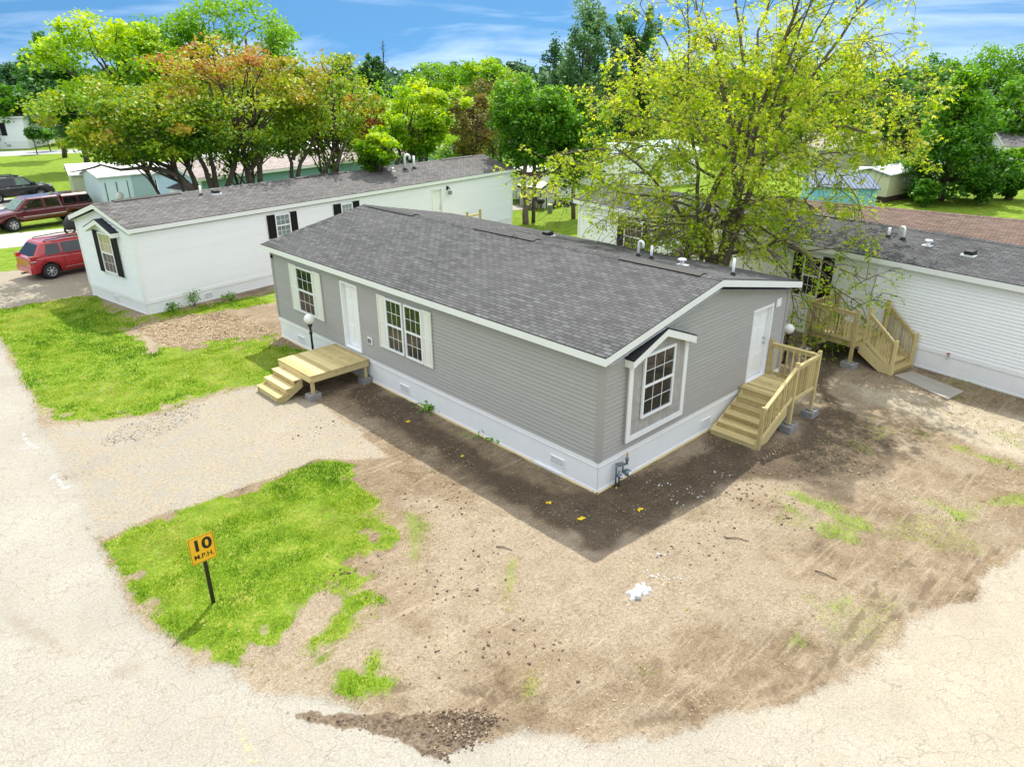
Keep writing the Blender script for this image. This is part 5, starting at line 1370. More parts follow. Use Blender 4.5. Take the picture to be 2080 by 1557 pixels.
vehicle('black_suv', 'large black sport utility car parked behind the maroon pickup', 'car', place(87, 404, 4.15, -.96, VA), VA,
    [(-.05, .46, 1.10, .92), (.1, .40, 1.16, .98), (1.5, .38, 1.16, .99), (3.9, .38, 1.14, .99), (4.4, .40, 1.10, .97), (5.0, .44, 1.02, .92), (5.16, .52, .90, .86)],
    (.05, 4.1, .25, 3.15, 1.14, 1.86, .93, .75), (1.15, 4.15), .39, .97, BLKP, rest_bk, [(.35, 1.35, .1, .0), (1.5, 2.5, .0, .0), (2.62, 3.55, .0, -.42)])
# covered motorcycle
mc = thing('motorcycle', 'parked motorcycle under a black cover with its chrome wheel showing', 'motorcycle', place(147, 477, .05, 0, VA), VA)
CLOTH = plain('black_cover_cloth', (.02, .022, .022), .6, .3, 6, 20, bmp=.4)
rings = []
for x, w, z0, z1 in ((-.32, .10, .50, .66), (-.22, .20, .34, .86), (0, .32, .30, 1.12), (.3, .42, .28, 1.30), (.6, .40, .26, 1.16), (1.1, .34, .24, 1.0), (1.7, .28, .26, .92), (1.95, .15, .36, .7)):
    rings.append([(x+.02*math.sin(7*k), w*math.cos(a)*(1+.12*math.sin(5*a+x*9)), z0+(z1-z0)*(.5+.5*math.sin(a))*(1 if math.sin(a) > -.9 else .9)) for k, a in enumerate(np.linspace(-math.pi/2, 1.5*math.pi, 17)[:-1])])
mb = MB(); mb.loft(rings, smooth=True); mb.build('cover', CLOTH, mc)
for xx in (-.02, 1.6):
    mb = MB(); mb.lathe([(.22, -.06), (.32, -.05), (.33, 0), (.32, .05), (.22, .06), (.22, -.06)], (xx, 0, .33), 'y', 22); w_ = mb.build('wheel', TYRE, mc)
    mb = MB(); mb.lathe([(.21, -.03), (.225, -.05), (.225, .05), (.21, .03)], (xx, 0, .33), 'y', 20)
    for i in range(9):
        a = 2*math.pi*i/9; mb.beam((xx, -.02, .33), (xx+.21*math.cos(a), -.03, .33+.21*math.sin(a)), .025, .012, (0, 1, 0))
    mb.build('rim', CHROME, w_)

# ------------------------------------------------------------------ houses and sheds farther off
bt, bfl, bf0, bf1, brf = mobile_home('blue_house', 'pale blue and teal house with a faded pinkish roof behind the reddish trees', (6.6, 37.6, 0), rad(11), 24, 4.9, .6, 2.85, 3.02, 3.75, .25, .25, SID_TEAL, WHITE, ROOF_PINK)
bf0m = MB(); lap_wall(bf0m, lambda r, z, n=0: bf0(r, z, n+.022), .05, 4.85, .62, 2.85, 2.45, 3.5); bf0m.build('end_cladding', SID_BLUE, bt, fix=False)
bw = MB(); bfr = lambda r, z, n=0: bf0(r, z, n+.02)
bw.prism([(2.3, .6), (4.6, .6), (4.6, 2.25), (2.3, 2.25)], bfr, 0, .55); bwo = bw.build('bay_window', WHITE, bt)
bw = MB(); bw.loft([[bfr(2.15, 2.27, .7), bfr(4.75, 2.27, .7), bfr(4.75, 2.27, 0), bfr(2.15, 2.27, 0)], [bfr(2.9, 2.62, .15), bfr(4.1, 2.62, .15), bfr(4.1, 2.62, 0), bfr(2.9, 2.62, 0)]]); bw.build('bay_roof', ROOF_BLK, bwo)
window(bwo, lambda r, z, n=0: bfr(r, z, n+.55), 2.7, 3.4, 1.2, 2.1, 0); window(bwo, lambda r, z, n=0: bfr(r, z, n+.55), 3.6, 4.3, 1.2, 2.1, 0)

mobile_home('pale_roof_house', 'long house with a sun-bleached white roof behind the blue house', (11.5, 49.0, 0), rad(-13), 20, 5, .6, 2.8, 3.0, 3.7, .25, .25, m_siding('sage_siding', (.36, .40, .26)), WHITE, plain('bleached_white_roof', (.74, .72, .68), .8, .06, .8))

def shed(name, label, p0, ang, L, Wd, h, rise, wall, roofm, extra=None, cat='shed', eave=.15):
    t = thing(name, label, cat, (p0[0], p0[1], 0), ang)
    m = MB(); m.loft([[(0, 0, 0), (L, 0, 0), (L, Wd, 0), (0, Wd, 0)], [(0, 0, h), (L, 0, h), (L, Wd, h), (0, Wd, h)]])
    m.face([(0, 0, h), (0, Wd, h), (0, Wd/2, h+rise)]); m.face([(L, 0, h), (L, Wd/2, h+rise), (L, Wd, h)]); m.build('wall', wall, t)
    m = MB(); e = eave; k = rise/(Wd/2)
    for s in (0, 1):
        ya, yb = (-e, Wd/2) if s == 0 else (Wd+e, Wd/2)
        m.hexa([(-e, ya, h-k*e+.01), (L+e, ya, h-k*e+.01), (L+e, yb, h+rise+.01), (-e, yb, h+rise+.01), (-e, ya, h-k*e+.07), (L+e, ya, h-k*e+.07), (L+e, yb, h+rise+.07), (-e, yb, h+rise+.07)])
    m.build('roof', roofm, t)
    if extra: extra(t)
    return t
GREENW = m_siding('pale_green_siding', (.50, .54, .33), .05)
BLUEW = m_siding('light_blue_panel', (.56, .70, .72), .04); TEALW = m_siding('grey_teal_panel', (.33, .45, .47), .04)
P = far(160, 380, 58)
def ex_green(t):
    m = MB(); m.box(1.3, 3.0, -.04, 0, 1.2, 2.25); w = m.build('window', WHITE, t); m = MB(); m.box(1.38, 2.92, -.055, -.04, 1.27, 2.18); m.build('pane', DGLASS, w)
shed('green_house', 'pale green low building behind the maroon pickup', (P[0]-.3, P[1], 0), rad(-10), 5.0, 4, 2.7, .5, GREENW, plain('white_metal_roof', (.68, .66, .62), .5, .05, 1), ex_green, 'house')
P = far(205, 385, 55.5)
def ex_blue(t):
    for a in (.35, 1.1): 
        m = MB(); m.box(a, a+.6, -.03, 0, .1, 2.3); m.build('door_panel', BLUEW, t)
    m = MB(); m.box(.30, .335, -.035, 0, .05, 2.35); m.box(1.72, 1.755, -.035, 0, .05, 2.35); m.box(1.005, 1.035, -.035, 0, .05, 2.35); m.build('door_trim', TRIMB, t)
    m = MB(); m.box(2.05, 5.4, -.025, 0, 0, 2.69); m.build('side_panel', TEALW, t)
    m = MB(); m.box(3.6, 4.1, -.045, -.026, 1.35, 2.2); m.build('window', DGLASS, t)
shed('blue_shed', 'light blue garden shed between the pale green and blue houses', (P[0], P[1], 0), rad(6), 5.4, 3.0, 2.7, .4, BLUEW, plain('grey_metal_roof', (.55, .55, .53), .5, .05, 1), ex_blue)
P = far(178, 393, 56.0)
TERR = plain('terracotta_tub', (.36, .15, .07), .8, .1)
mb = MB(); mb.lathe([(.38, 0), (.48, .8), (.52, .85), (.45, .9), (.001, .7)], (P[0], P[1], 0.0), 'z', 14); tag(mb.build('planter_tub', TERR), 'orange terracotta tub in front of the pale green building', 'planter')
P = far(243, 397, 41.5)
lamp_t = thing('lamp_post', 'white globe lamp showing over the left white roof ridge', 'lamp post', (P[0], P[1], 0), 0, 'globe lamps beside the houses')
zg = CAM[2]+(ray(243, 400)/np.hypot(*ray(243, 400)[:2]))[2]*41.5
one(lamp_t, 'pole', lambda m: m.lathe([(.08, 0), (.04, .1), (.035, zg-.2), (.07, zg-.15), (.02, zg-.1)], (0, 0, 0), 'z', 12), BRONZE); one(lamp_t, 'globe', lambda m: m.lathe([(max(.001, .19*math.sin(a)), zg+.05-.19*math.cos(a)) for a in np.linspace(.2, math.pi, 14)], (0, 0, 0), 'z', 18), GLOBE)
mobile_home('white_house', 'white house with black shuttered window at the left edge beyond the far road', tuple(gnd(60, 302)[:2]-8.0*np.array([math.cos(rad(-32)), math.sin(rad(-32))])*1.0)+(0,), rad(-32), 8.0, 20, 1.0, 3.9, 4.15, 5.3, .3, .3, SID_WHITE, WHITE, ROOF_LIGHT, windows=[(3.95, 5.05, 1.75, 3.35, (3.3, 5.75), BLACK)], vents=[(5.3, 5.9, .3, .6)])
P = far(66, 268, 135)
shed('white_building', 'plain white building partly behind the leftmost white house', (P[0]-1, P[1], 0), rad(-25), 9, 6, 4.1, .2, plain('bright_white_wall', (.8, .82, .83), .6, .03), plain('white_flat_roof', (.75, .76, .77), .6, .04), None, 'building')
# centre: cream shed with brown trim, trailer, yard things
CREAMW = plain('cream_shed_wall', (.66, .66, .55), .7, .06, 2); BRN = plain('dark_brown_trim', (.055, .026, .018), .6, .15, 6)
P = gnd(1098, 424)
def ex_c(t):
    m = MB(); m.box(1.0, 1.1, -.03, 0, 0.05, 1.32); m.box(-.02, .05, -.03, .02, 0, 1.42); m.box(1.0, 1.06, -.03, 0, 0, 1.35)
    for a, b in ((.45, .50), (1.30, 1.35)): m.box(a, b, -.035, 0, .02, 1.42)
    m.box(.50, 1.30, -.035, 0, 1.36, 1.42); m.build('trim', BRN, t)
    m = MB(); m.box(.50, 1.30, -.02, 0, .03, 1.36); m.build('door', CREAMW, t)
def gshed(label, P, ang, Wf, D, h, rise):
    """gable front faces the drone"""
    t = thing('garden_shed', label, 'shed', (P[0], P[1], 0), ang)
    m = MB(); m.prism([(0, 0), (Wf, 0), (Wf, h), (Wf/2, h+rise), (0, h)], (lambda r, z, n: (r, n, z)), 0, D); m.build('wall', CREAMW, t)
    m = MB(); k = rise/(Wf/2); e = .12
    for s in (0, 1):
        xa = -e if s == 0 else Wf+e
        m.hexa([(xa, -e, h-k*e+.01), (Wf/2, -e, h+rise+.01), (Wf/2, D+e, h+rise+.01), (xa, D+e, h-k*e+.01), (xa, -e, h-k*e+.05), (Wf/2, -e, h+rise+.05), (Wf/2, D+e, h+rise+.05), (xa, D+e, h-k*e+.05)])
    m.build('roof', plain('white_shed_roof', (.78, .77, .74), .5, .04), t)
    m = MB()
    for s in (0, 1):
        xa = -e if s == 0 else Wf+e
        m.hexa([(xa, -e-.03, h-k*e-.09), (Wf/2, -e-.03, h+rise-.09), (Wf/2, -e-.002, h+rise-.09), (xa, -e-.002, h-k*e-.09), (xa, -e-.03, h-k*e+.055), (Wf/2, -e-.03, h+rise+.055), (Wf/2, -e-.002, h+rise+.055), (xa, -e-.002, h-k*e+.055)])
    m.box(-e-.03, -e-.002, -e, D+e, h-k*e-.09, h-k*e+.055)
    for a, b in ((-.03, .04), (Wf-.04, Wf+.03), (Wf*.36, Wf*.36+.05), (Wf*.92-.02, Wf*.92+.03)): m.box(a, b, -.035, 0 if a < 0 else -.001, .0, h*.93)
    m.box(Wf*.36+.05, Wf*.92-.02, -.034, -.001, h*.88, h*.93); m.build('trim', BRN, t)
    m = MB(); m.box(Wf*.36+.05, Wf*.92-.02, -.02, -.001, .03, h*.88); m.build('door', CREAMW, t)
gshed('cream garden shed with brown trim beyond the lawn at centre', P, math.atan2(*( (gnd(1134, 418)-P)[1::-1] )), 1.55, 2.2, 1.42, .32)
P = gnd(1172, 407); q = gnd(1120, 412)
tr = thing('trailer_home', 'white ribbed trailer home with brown roof trim behind the cream shed', 'trailer', (q[0], q[1], 0), math.atan2(P[1]-q[1], P[0]-q[0]))
LT = float(np.hypot(*(P-q)[:2]))
m = MB(); n_ = 26
for i in range(n_): m.box(LT*i/n_*1.9-.9*LT, LT*(i+.82)/n_*1.9-.9*LT, -.02, 0, .25, 2.0)
m.box(-.9*LT, LT, 0.0, 3, .25, 2.0); m.build('wall', plain('white_ribbed_metal', (.72, .74, .72), .5, .05), tr)
m = MB(); m.box(-.95*LT, LT+.1, -.10, 3.1, 2.0, 2.32); m.build('roof_trim', BRN, tr); m = MB(); m.box(-.94*LT, LT+.08, -.08, 3.08, 2.32, 2.36); m.build('roof', plain('pale_trailer_roof', (.74, .72, .68), .6, .05), tr)
def small(name, px, py, label, cat, fn, mat, ang=.6):
    p = gnd(px, py); t = MB(); fn(t); o = t.build(name, mat); o.location = (p[0], p[1], 0); o.rotation_euler = (0, 0, ang); tag(o, label, cat); return o
UTIL = plain('utility_green_grey', (.16, .21, .17), .6, .1)
up = thing('utility_pedestal', 'grey green utility box with cream lid standing in the sunny lawn', 'utility box', tuple(gnd(1117, 432)[:2])+(0,), .6)
one(up, 'cabinet', lambda m: m.box(-.16, .16, -.14, .14, 0, .50), UTIL); one(up, 'lid', lambda m: m.box(-.18, .18, -.16, .16, .50, .58), CREAMW); one(up, 'stake', lambda m: m.box(.24, .30, -.03, .03, 0, .62), TRIMB)
small('storage_bin', 1132, 421, 'low dark storage bin at the corner of the cream shed', 'bin', lambda m: (m.box(-.5, .5, -.25, .25, 0, .26), m.box(-.53, .53, -.28, .28, .26, .31)), TRIMB)
small('storage_bin', 1151, 419, 'dark storage bin in front of the trailer', 'bin', lambda m: (m.box(-.3, .3, -.2, .2, 0, .3), m.box(-.32, .32, -.22, .22, .3, .35)), TRIMB)
small('blue_bucket', 1158, 417, 'small blue bucket beside the dark bin', 'bucket', lambda m: m.lathe([(.001, 0), (.14, 0), (.19, .32), (.17, .32), (.13, .03), (.001, .03)], (0, 0, 0), 'z', 12), plain('blue_plastic', (.02, .05, .40), .4))
small('clay_pot', 1167, 417, 'rust coloured flower pot near the trailer corner', 'pot', lambda m: m.lathe([(.001, 0), (.16, 0), (.23, .28), (.26, .34), (.22, .34), (.001, .28)], (0, 0, 0), 'z', 12), TERR)
gr = thing('grill', 'black grill cart in front of the cream shed', 'grill', tuple(gnd(1098, 424)[:2]-np.array([.5, .5]))+(0,), .5)
one(gr, 'kettle', lambda m: m.lathe([(.001, .42), (.2, .48), (.3, .62), (.3, .68), (.2, .82), (.001, .88)], (0, 0, 0), 'z', 14), TRIMB)
for a in range(3): one(gr, 'leg', lambda m: m.tube([(.16*math.cos(a*2.1), .16*math.sin(a*2.1), .5), (.28*math.cos(a*2.1), .28*math.sin(a*2.1), 0)], .02, 6), TRIMB)
fp = thing('flower_stand', 'potted pale pink flowers on a stand beside the tree', 'plant', tuple(gnd(1086, 425)[:2])+(0,), 0)
one(fp, 'stand', lambda m: (m.tube([(0, 0, 0), (0, 0, .62)], .025, 8), m.lathe([(.001, .6), (.14, .6), (.2, .86), (.001, .82)], (0, 0, 0), 'z', 12)), TRIMB)
PINKL = m_leaf('pink_flowers', [(.55, .25, .25), (.75, .48, .45), (.8, .7, .62)], .3)
tb = thing('garden_table', 'grey garden table on the paved corner left of the grill', 'table', tuple(gnd(1079, 424)[:2])+(0,), .4)
one(tb, 'tabletop', lambda m: m.box(-.55, .55, -.35, .35, .46, .50), plain('weathered_grey_wood', (.22, .2, .19), .8, .2))
for a in (-.48, .48):
    for b in (-.28, .28): one(tb, 'leg', lambda m: m.box(a-.03, a+.03, b-.03, b+.03, 0, .46), TRIMB)
def wirefence(label, pts, h, n):
    t = thing('wire_fence', label, 'fence', tuple(gnd(*pts[0])[:2])+(0,))
    o = gnd(*pts[0]); P_ = [gnd(*p)-o for p in pts]
    for a, b in zip(P_[:-1], P_[1:]):
        for i in range(n+1):
            c = a+(b-a)*i/n; one(t, 'fence_post', lambda m: m.tube([(c[0], c[1], 0), (c[0], c[1], h)], .022, 6), UTIL)
        m = MB()
        for k in range(6): m.beam((a[0], a[1], .08+k*(h-.1)/5), (b[0], b[1], .08+k*(h-.1)/5), .008, .008)
        L_ = np.hypot(*(b-a)[:2])
        for i in range(int(L_/.14)): c = a+(b-a)*i/int(L_/.14); m.beam((c[0], c[1], .05), (c[0], c[1], h-.02), .007, .007)
        m.build('wire_mesh', UTIL, t)
wirefence('green wire fence round the paved corner left of the cream shed', [(1042, 414), (1062, 420)], .75, 3)
wirefence('low wire pen on the lawn beside the dark trunk', [(1150, 433), (1176, 437)], .55, 2)
small('paving', 1068, 420, 'grey paving beside the cream shed', 'paving', lambda m: m.prism([(-2.5, -1), (1.2, -1), (1.2, 1), (-2.5, 1)], (lambda r, z, n: (r, z, n)), 0.0, .02), SLAB, -.3)['kind'] = 'structure'
# right: blue metal shed, yellow home, far roofs
P = gnd(1775, 428); q = gnd(1640, 424)
bs = thing('metal_shed', 'bright blue metal shed with a grey ribbed roof beyond the brown roof', 'shed', (q[0], q[1], 0), math.atan2(P[1]-q[1], P[0]-q[0]))
LB = float(np.hypot(*(P-q)[:2])); DB = 3.6
BLUEM = plain('sky_blue_metal', (.22, .52, .66), .5, .06, 2); RIB = plain('ribbed_grey_metal', (.15, .185, .245), .8, .1, 3, spec=.15)
m = MB(); m.box(0, LB, 0, DB, 0, 1.45)
for i in range(24): m.box(LB*i/24, LB*(i+.5)/24, -.03, -.001, 0, 1.45)
m.build('wall', BLUEM, bs)
m = MB(); m.hexa([(-.15, -.2, 1.44), (LB+.15, -.2, 1.44), (LB+.15, DB+.1, 1.95), (-.15, DB+.1, 1.95), (-.15, -.2, 1.5), (LB+.15, -.2, 1.5), (LB+.15, DB+.1, 2.01), (-.15, DB+.1, 2.01)])
for i in range(17):
    x = -.1+(LB+.2)*i/16; m.hexa([(x-.03, -.2, 1.5), (x+.03, -.2, 1.5), (x+.03, DB+.1, 2.01), (x-.03, DB+.1, 2.01), (x-.02, -.2, 1.55), (x+.02, -.2, 1.55), (x+.02, DB+.1, 2.06), (x-.02, DB+.1, 2.06)])
m.build('roof', RIB, bs)
P = gnd(1797, 412); q = gnd(1890, 392)
ang = math.atan2(q[1]-P[1], q[0]-P[0])
yt, yfl, yf0, yf1, yrf = mobile_home('yellow_house', 'small pale yellow trailer house with a white metal roof and brown skirting', (P[0], P[1], 0), ang, 9.5, 2.7, .42, 1.92, 2.03, 2.40, .3, .2, SID_YEL, SID_YEL, plain('white_metal_roof_sheet', (.70, .72, .76), .4, .04, .5), windows=[(2.25, 2.75, 1.35, 1.6, None, BLACK, DGLASS, DGLASS), (5.0, 5.55, .95, 1.75, None, BLACK, DGLASS, DGLASS)], doors=[(3.1, 3.6, .45, 1.75, 1)], skirtm=plain('brown_skirting', (.07, .042, .035), .8, .2, 6), fasc=.06)
P = far(1690, 372, 66)
shed('cream_shed', 'small cream shed with brown doors left of the yellow house', tuple(far(1738, 385, 62)[:2]), ang-1.2, 2.6, 2.2, 1.75, .35, plain('cream_wall', (.6, .56, .42), .7), plain('pale_roof', (.6, .58, .54), .7), lambda t: bx(t, 'door', plain('red_brown_door', (.22, .09, .05)), .6, 1.8, -.04, 0, .05, 1.5, bevel=0), eave=.2)
P = far(1655, 330, 74)
mobile_home('grey_roof_house', 'long house with a sun-bleached grey roof behind the maple at right', (P[0], P[1], 0), rad(-22), 22, 6.5, .4, 2.3, 2.5, 3.5, .25, .25, m_siding('beige_siding', (.55, .52, .45)), WHITE, ROOF_PINK)
P = far(2040, 330, 74)
mobile_home('white_house', 'white house half hidden behind the dark trees at the right edge', (P[0], P[1], 0), rad(-60), 14, 6, .5, 2.9, 3.1, 4.1, .25, .25, SID_WHITE, WHITE, ROOF_LIGHT, windows=[(2, 3, 1.3, 2.4, None, BLACK)])
P = far(1290, 330, 62)
mobile_home('teal_roof_house', 'pale house glimpsed through the maple crown behind the right white house', (P[0]-2, P[1]+1, 0), rad(-18), 9, 5, .4, 2.6, 2.8, 3.5, .25, .25, SID_WHITE, WHITE, plain('pale_teal_roof', (.34, .46, .48), .6, .06, .6))
# ------------------------------------------------------------------ trees
LEAF_MAPLE = m_leaf('young_maple_leaves', [(.17, .32, .014), (.32, .47, .028), (.52, .59, .07), (.70, .65, .16)], .48)
LEAF_GREEN = m_leaf('mid_green_leaves', [(.034, .115, .010), (.070, .21, .014), (.13, .32, .022), (.24, .43, .04)], .35)
LEAF_BRIGHT = m_leaf('bright_green_leaves', [(.085, .22, .008), (.17, .36, .012), (.30, .48, .018), (.46, .57, .04)], .4)
LEAF_DEEP = m_leaf('deep_green_leaves', [(.022, .085, .014), (.042, .14, .022), (.075, .20, .034), (.14, .29, .055)], .3)
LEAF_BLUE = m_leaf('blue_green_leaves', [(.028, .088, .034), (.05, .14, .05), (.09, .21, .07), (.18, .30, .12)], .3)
LEAF_RED = m_leaf('reddish_crab_leaves', [(.07, .18, .012), (.15, .29, .016), (.28, .40, .022), (.40, .41, .04), (.42, .21, .06)], .3)
LEAF_OLIVE = m_leaf('olive_leaves', [(.085, .10, .018), (.17, .17, .03), (.27, .22, .05), (.30, .20, .075)], .3)
LEAF_ORANGE = m_leaf('orange_leaves', [(.22, .15, .03), (.38, .20, .04), (.46, .20, .06)], .35)
LEAF_FAR = m_leaf('far_wood_leaves', [(.024, .07, .032), (.04, .11, .040), (.075, .165, .05), (.13, .23, .07)], .25)  # bluish leaf tone: distance haze put into the colour

def leaf_quads(c, size, up=0.5, aspect=.62, cup=.25):
    """one folded diamond per centre"""
    n = len(c)
    nr = rng.normal(0, 1, (n, 3)); nr[:, 2] = np.abs(nr[:, 2])+up; nr /= np.linalg.norm(nr, axis=1)[:, None]
    t = rng.normal(0, 1, (n, 3)); t -= nr*(t*nr).sum(1)[:, None]; t /= np.linalg.norm(t, axis=1)[:, None]
    b = np.cross(nr, t); s = (size*rng.uniform(.6, 1.35, n))[:, None]
    v = np.stack([c-t*s*.5, c+b*s*aspect*.5-nr*s*cup*.3, c+t*s*.5-nr*s*cup*.4, c-b*s*aspect*.5-nr*s*cup*.3], 1)
    return v
def leaf_obj(name, c, size, mat, par, tint, up=.5, aspect=.62):
    v = leaf_quads(c, size, up, aspect).reshape(-1, 3)
    return np_mesh(name, v, np.arange(len(v)).reshape(-1, 4), mat, par, {'tint': ('FACE', np.clip(tint, 0, 1))})

def limb(mb, p, q, r0, r1, sag=.0, seg=6, n=5, wob=.06):
    p = np.array(p, float); q = np.array(q, float); L = np.linalg.norm(q-p)
    pts = []
    w1 = rng.normal(0, wob*L, 3)
    for i in range(n+1):
        t = i/n; a = p+(q-p)*t+w1*math.sin(math.pi*t)+np.array([0, 0, sag*L*math.sin(math.pi*t)])
        pts.append(a)
    mb.tube(pts, list(np.linspace(r0, r1, n+1)), seg)
    return pts

def tree(name, label, base, height, rx, rz, mat, leaf=.3, nclump=70, per=90, trunk_r=.2, bark=None, nstem=1, cz=None, group=None, shape='round', gap=.0, off=(0, 0), tintfn=None, up=.5, low=.12, clump=.26):
    """trunk and limbs reaching into a crown of leaf clumps: a lumpy envelope with gaps"""
    t = thing(name, label, 'tree', (base[0], base[1], 0), 0, group)
    cz = cz if cz is not None else height-rz
    cen = np.array([off[0], off[1], cz])
    # lumpy envelope: a few big lobes
    lob = rng.normal(0, 1, (7, 3)); lob[:, 2] = np.abs(lob[:, 2])*.7; lob /= np.linalg.norm(lob, axis=1)[:, None]; la = rng.uniform(.12, .34, 7)
    C = []; 
    while len(C) < nclump:
        d = rng.normal(0, 1, 3); d /= np.linalg.norm(d)
        rr = rng.uniform(.35, 1.0)**.55
        e = .82+sum(a*max(0, float(d@l))**4 for a, l in zip(la, lob))+rng.normal(0, .05)
        if shape == 'cone': 
            uu = rng.uniform(0, 1)**1.35; a = rng.uniform(0, 6.283); f = rx*min(1, (1-uu)**.75*1.05)*min(1, .72+uu*1.6)*rng.uniform(.3, 1)**.5*e*1.1; p = np.array([f*math.cos(a), f*math.sin(a), -rz+2*rz*uu])
        elif shape == 'flat':
            p = np.array([d[0]*rx, d[1]*rx, (d[2] if d[2] > 0 else d[2]*.55)*rz])*rr*e
        elif shape == 'column':
            p = np.array([d[0]*rx*(1-.35*max(0, d[2])), d[1]*rx*(1-.35*max(0, d[2])), np.sign(d[2])*abs(d[2])**.7*rz])*rr*e
        else: p = np.array([d[0]*rx, d[1]*rx, d[2]*rz])*rr*e
        p = p+cen
        if p[2] < height*low: continue
        C.append(p)
    C = np.array(C)
    R0 = np.array([rx, rx, rz*.8])*clump*.8
    D = C-cen; kx = (rx-R0[0])/np.percentile(np.hypot(D[:, 0], D[:, 1]), 95); ku = (height-cz-R0[2])/D[:, 2].max(); kd = (rz-R0[2]*.5)/max(.1, -D[:, 2].min())
    D[:, :2] *= kx; D[:, 2] *= np.where(D[:, 2] > 0, ku, min(kd, 1.2)); C = D+cen
    # wood
    mb = MB(); bark = bark or BARK1
    fork = max(.6, (cz-rz)*.75+.25*rz*.5)
    stems = []
    for s in range(nstem):
        a = 2*math.pi*s/nstem+rng.uniform(0, .8); sp = 0 if nstem == 1 else rx*.28
        b0 = (0, 0, -.05) if nstem == 1 else (.18*math.cos(a), .18*math.sin(a), -.05)
        top = (off[0]*.8+sp*math.cos(a), off[1]*.8+sp*math.sin(a), cz+rz*.35)
        stems.append(limb(mb, b0, top, trunk_r/(nstem**.4), trunk_r*.25, 0, 8, 8, .03))
    for i in rng.permutation(len(C))[:min(len(C), 46)]:
        c = C[i]; st = stems[i % nstem]
        k = min(range(len(st)), key=lambda j: abs(st[j][2]-(c[2]*.55+fork*.25))+.3*np.hypot(*(st[j][:2]-c[:2])))
        limb(mb, st[k], c, trunk_r*.26, .018, .10, 5, 4, .06)
    mb.build('trunk', bark, t)
    # leaves
    R_ = np.array([rx, rx, rz*.8])*clump
    n = int(nclump*per*1.35)
    ci = rng.integers(nclump, size=n)
    g = rng.normal(0, .5, (n, 3)); ln = np.linalg.norm(g, axis=1)[:, None]; g = g/np.maximum(ln, 1e-6)*np.minimum(ln, 1.15)
    cs = rng.uniform(.6, 1.25, nclump)
    P_ = C[ci]+g*R_*cs[ci][:, None]
    P_ = P_[P_[:, 2] > height*low*.7]; ci = ci[:len(P_)] if len(P_) == n else ci[(C[ci]+g*R_*cs[ci][:, None])[:, 2] > height*low*.7]
    ct = rng.normal(0, .13, nclump)
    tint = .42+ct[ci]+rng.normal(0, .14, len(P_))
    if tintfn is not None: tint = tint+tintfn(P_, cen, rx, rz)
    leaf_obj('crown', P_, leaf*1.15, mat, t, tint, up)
    return t
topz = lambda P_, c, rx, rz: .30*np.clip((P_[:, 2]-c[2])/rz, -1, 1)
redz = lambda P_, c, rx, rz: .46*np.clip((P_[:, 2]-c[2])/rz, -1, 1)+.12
def ptree(name, label, px, top, dist, halfw, bot, mat, **k):
    """a tree whose top stands at (px,top) in the photo at a given distance; halfw and bot in photo pixels"""
    P = far(px, top, dist); s = dist/FPX*1.03
    Q = far(px, bot, dist)
    h = P[2]; rz_ = (P[2]-max(Q[2], .4))/2
    return tree(name, label, P, h/1.0, halfw*s, rz_*1.0, mat, cz=h-rz_, **k)

# --- the reddish crab apples behind the white house
ptree('crab_apple_tree', 'spreading crab apple with long low limbs at left, yellow green with a few red tips', 352, 158, 41.5, 150, 372, LEAF_RED, leaf=.17, nclump=150, per=110, trunk_r=.17, nstem=3, shape='flat', low=.30, clump=.17, off=(-1.9, .2), tintfn=lambda P_, c, rx, rz: .14*np.clip((P_[:, 2]-c[2])/rz, -1, 1)-.12-.10*np.clip((P_[:, 0]-c[0])/rx, -1, 1))
ptree('crab_apple_tree', 'tallest crab apple with a rusty red top above several bare stems', 470, 80, 42.5, 165, 350, LEAF_RED, leaf=.17, nclump=150, per=100, trunk_r=.20, nstem=5, shape='round', low=.27, clump=.17, tintfn=lambda *a: redz(*a)-.02)
ptree('crab_apple_tree', 'narrower crab apple with a brownish top right of the tallest one', 640, 108, 43.5, 112, 345, LEAF_RED, leaf=.17, nclump=100, per=80, trunk_r=.15, nstem=4, low=.28, clump=.19, tintfn=lambda P_, c, rx, rz: .20*np.clip((P_[:, 2]-c[2])/rz, -1, 1))
# --- tall green trees behind them
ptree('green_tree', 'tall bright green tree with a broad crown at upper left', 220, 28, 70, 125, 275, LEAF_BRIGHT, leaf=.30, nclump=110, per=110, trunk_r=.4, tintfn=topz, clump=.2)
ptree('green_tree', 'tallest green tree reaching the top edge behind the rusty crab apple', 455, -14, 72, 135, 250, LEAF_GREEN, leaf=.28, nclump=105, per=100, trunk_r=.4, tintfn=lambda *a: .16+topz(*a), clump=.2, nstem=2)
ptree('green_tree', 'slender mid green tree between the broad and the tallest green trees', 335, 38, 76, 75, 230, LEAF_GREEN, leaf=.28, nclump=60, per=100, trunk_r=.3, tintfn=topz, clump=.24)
ptree('green_tree', 'small dark tree left of the broad bright tree', 70, 63, 105, 42, 190, LEAF_DEEP, leaf=.38, nclump=45, per=90, trunk_r=.3, tintfn=topz, clump=.28)
ptree('green_tree', 'low dark tree behind the leftmost white house', 125, 110, 88, 75, 285, LEAF_DEEP, leaf=.34, nclump=70, per=100, trunk_r=.3, clump=.24)
ptree('green_tree', 'round dark green tree at the left edge above the white house', 15, 170, 125, 50, 255, LEAF_GREEN, leaf=.45, nclump=45, per=80, trunk_r=.3, clump=.28)
ptree('spruce_tree', 'dark blue spruce at the left edge of the far wood', 20, 128, 150, 40, 235, LEAF_BLUE, leaf=.5, nclump=60, per=80, trunk_r=.3, shape='cone', clump=.24)
ptree('shrub', 'round dark shrub beside the leftmost white house', 62, 258, 112, 14, 284, LEAF_DEEP, leaf=.3, nclump=24, per=60, trunk_r=.08, clump=.35)
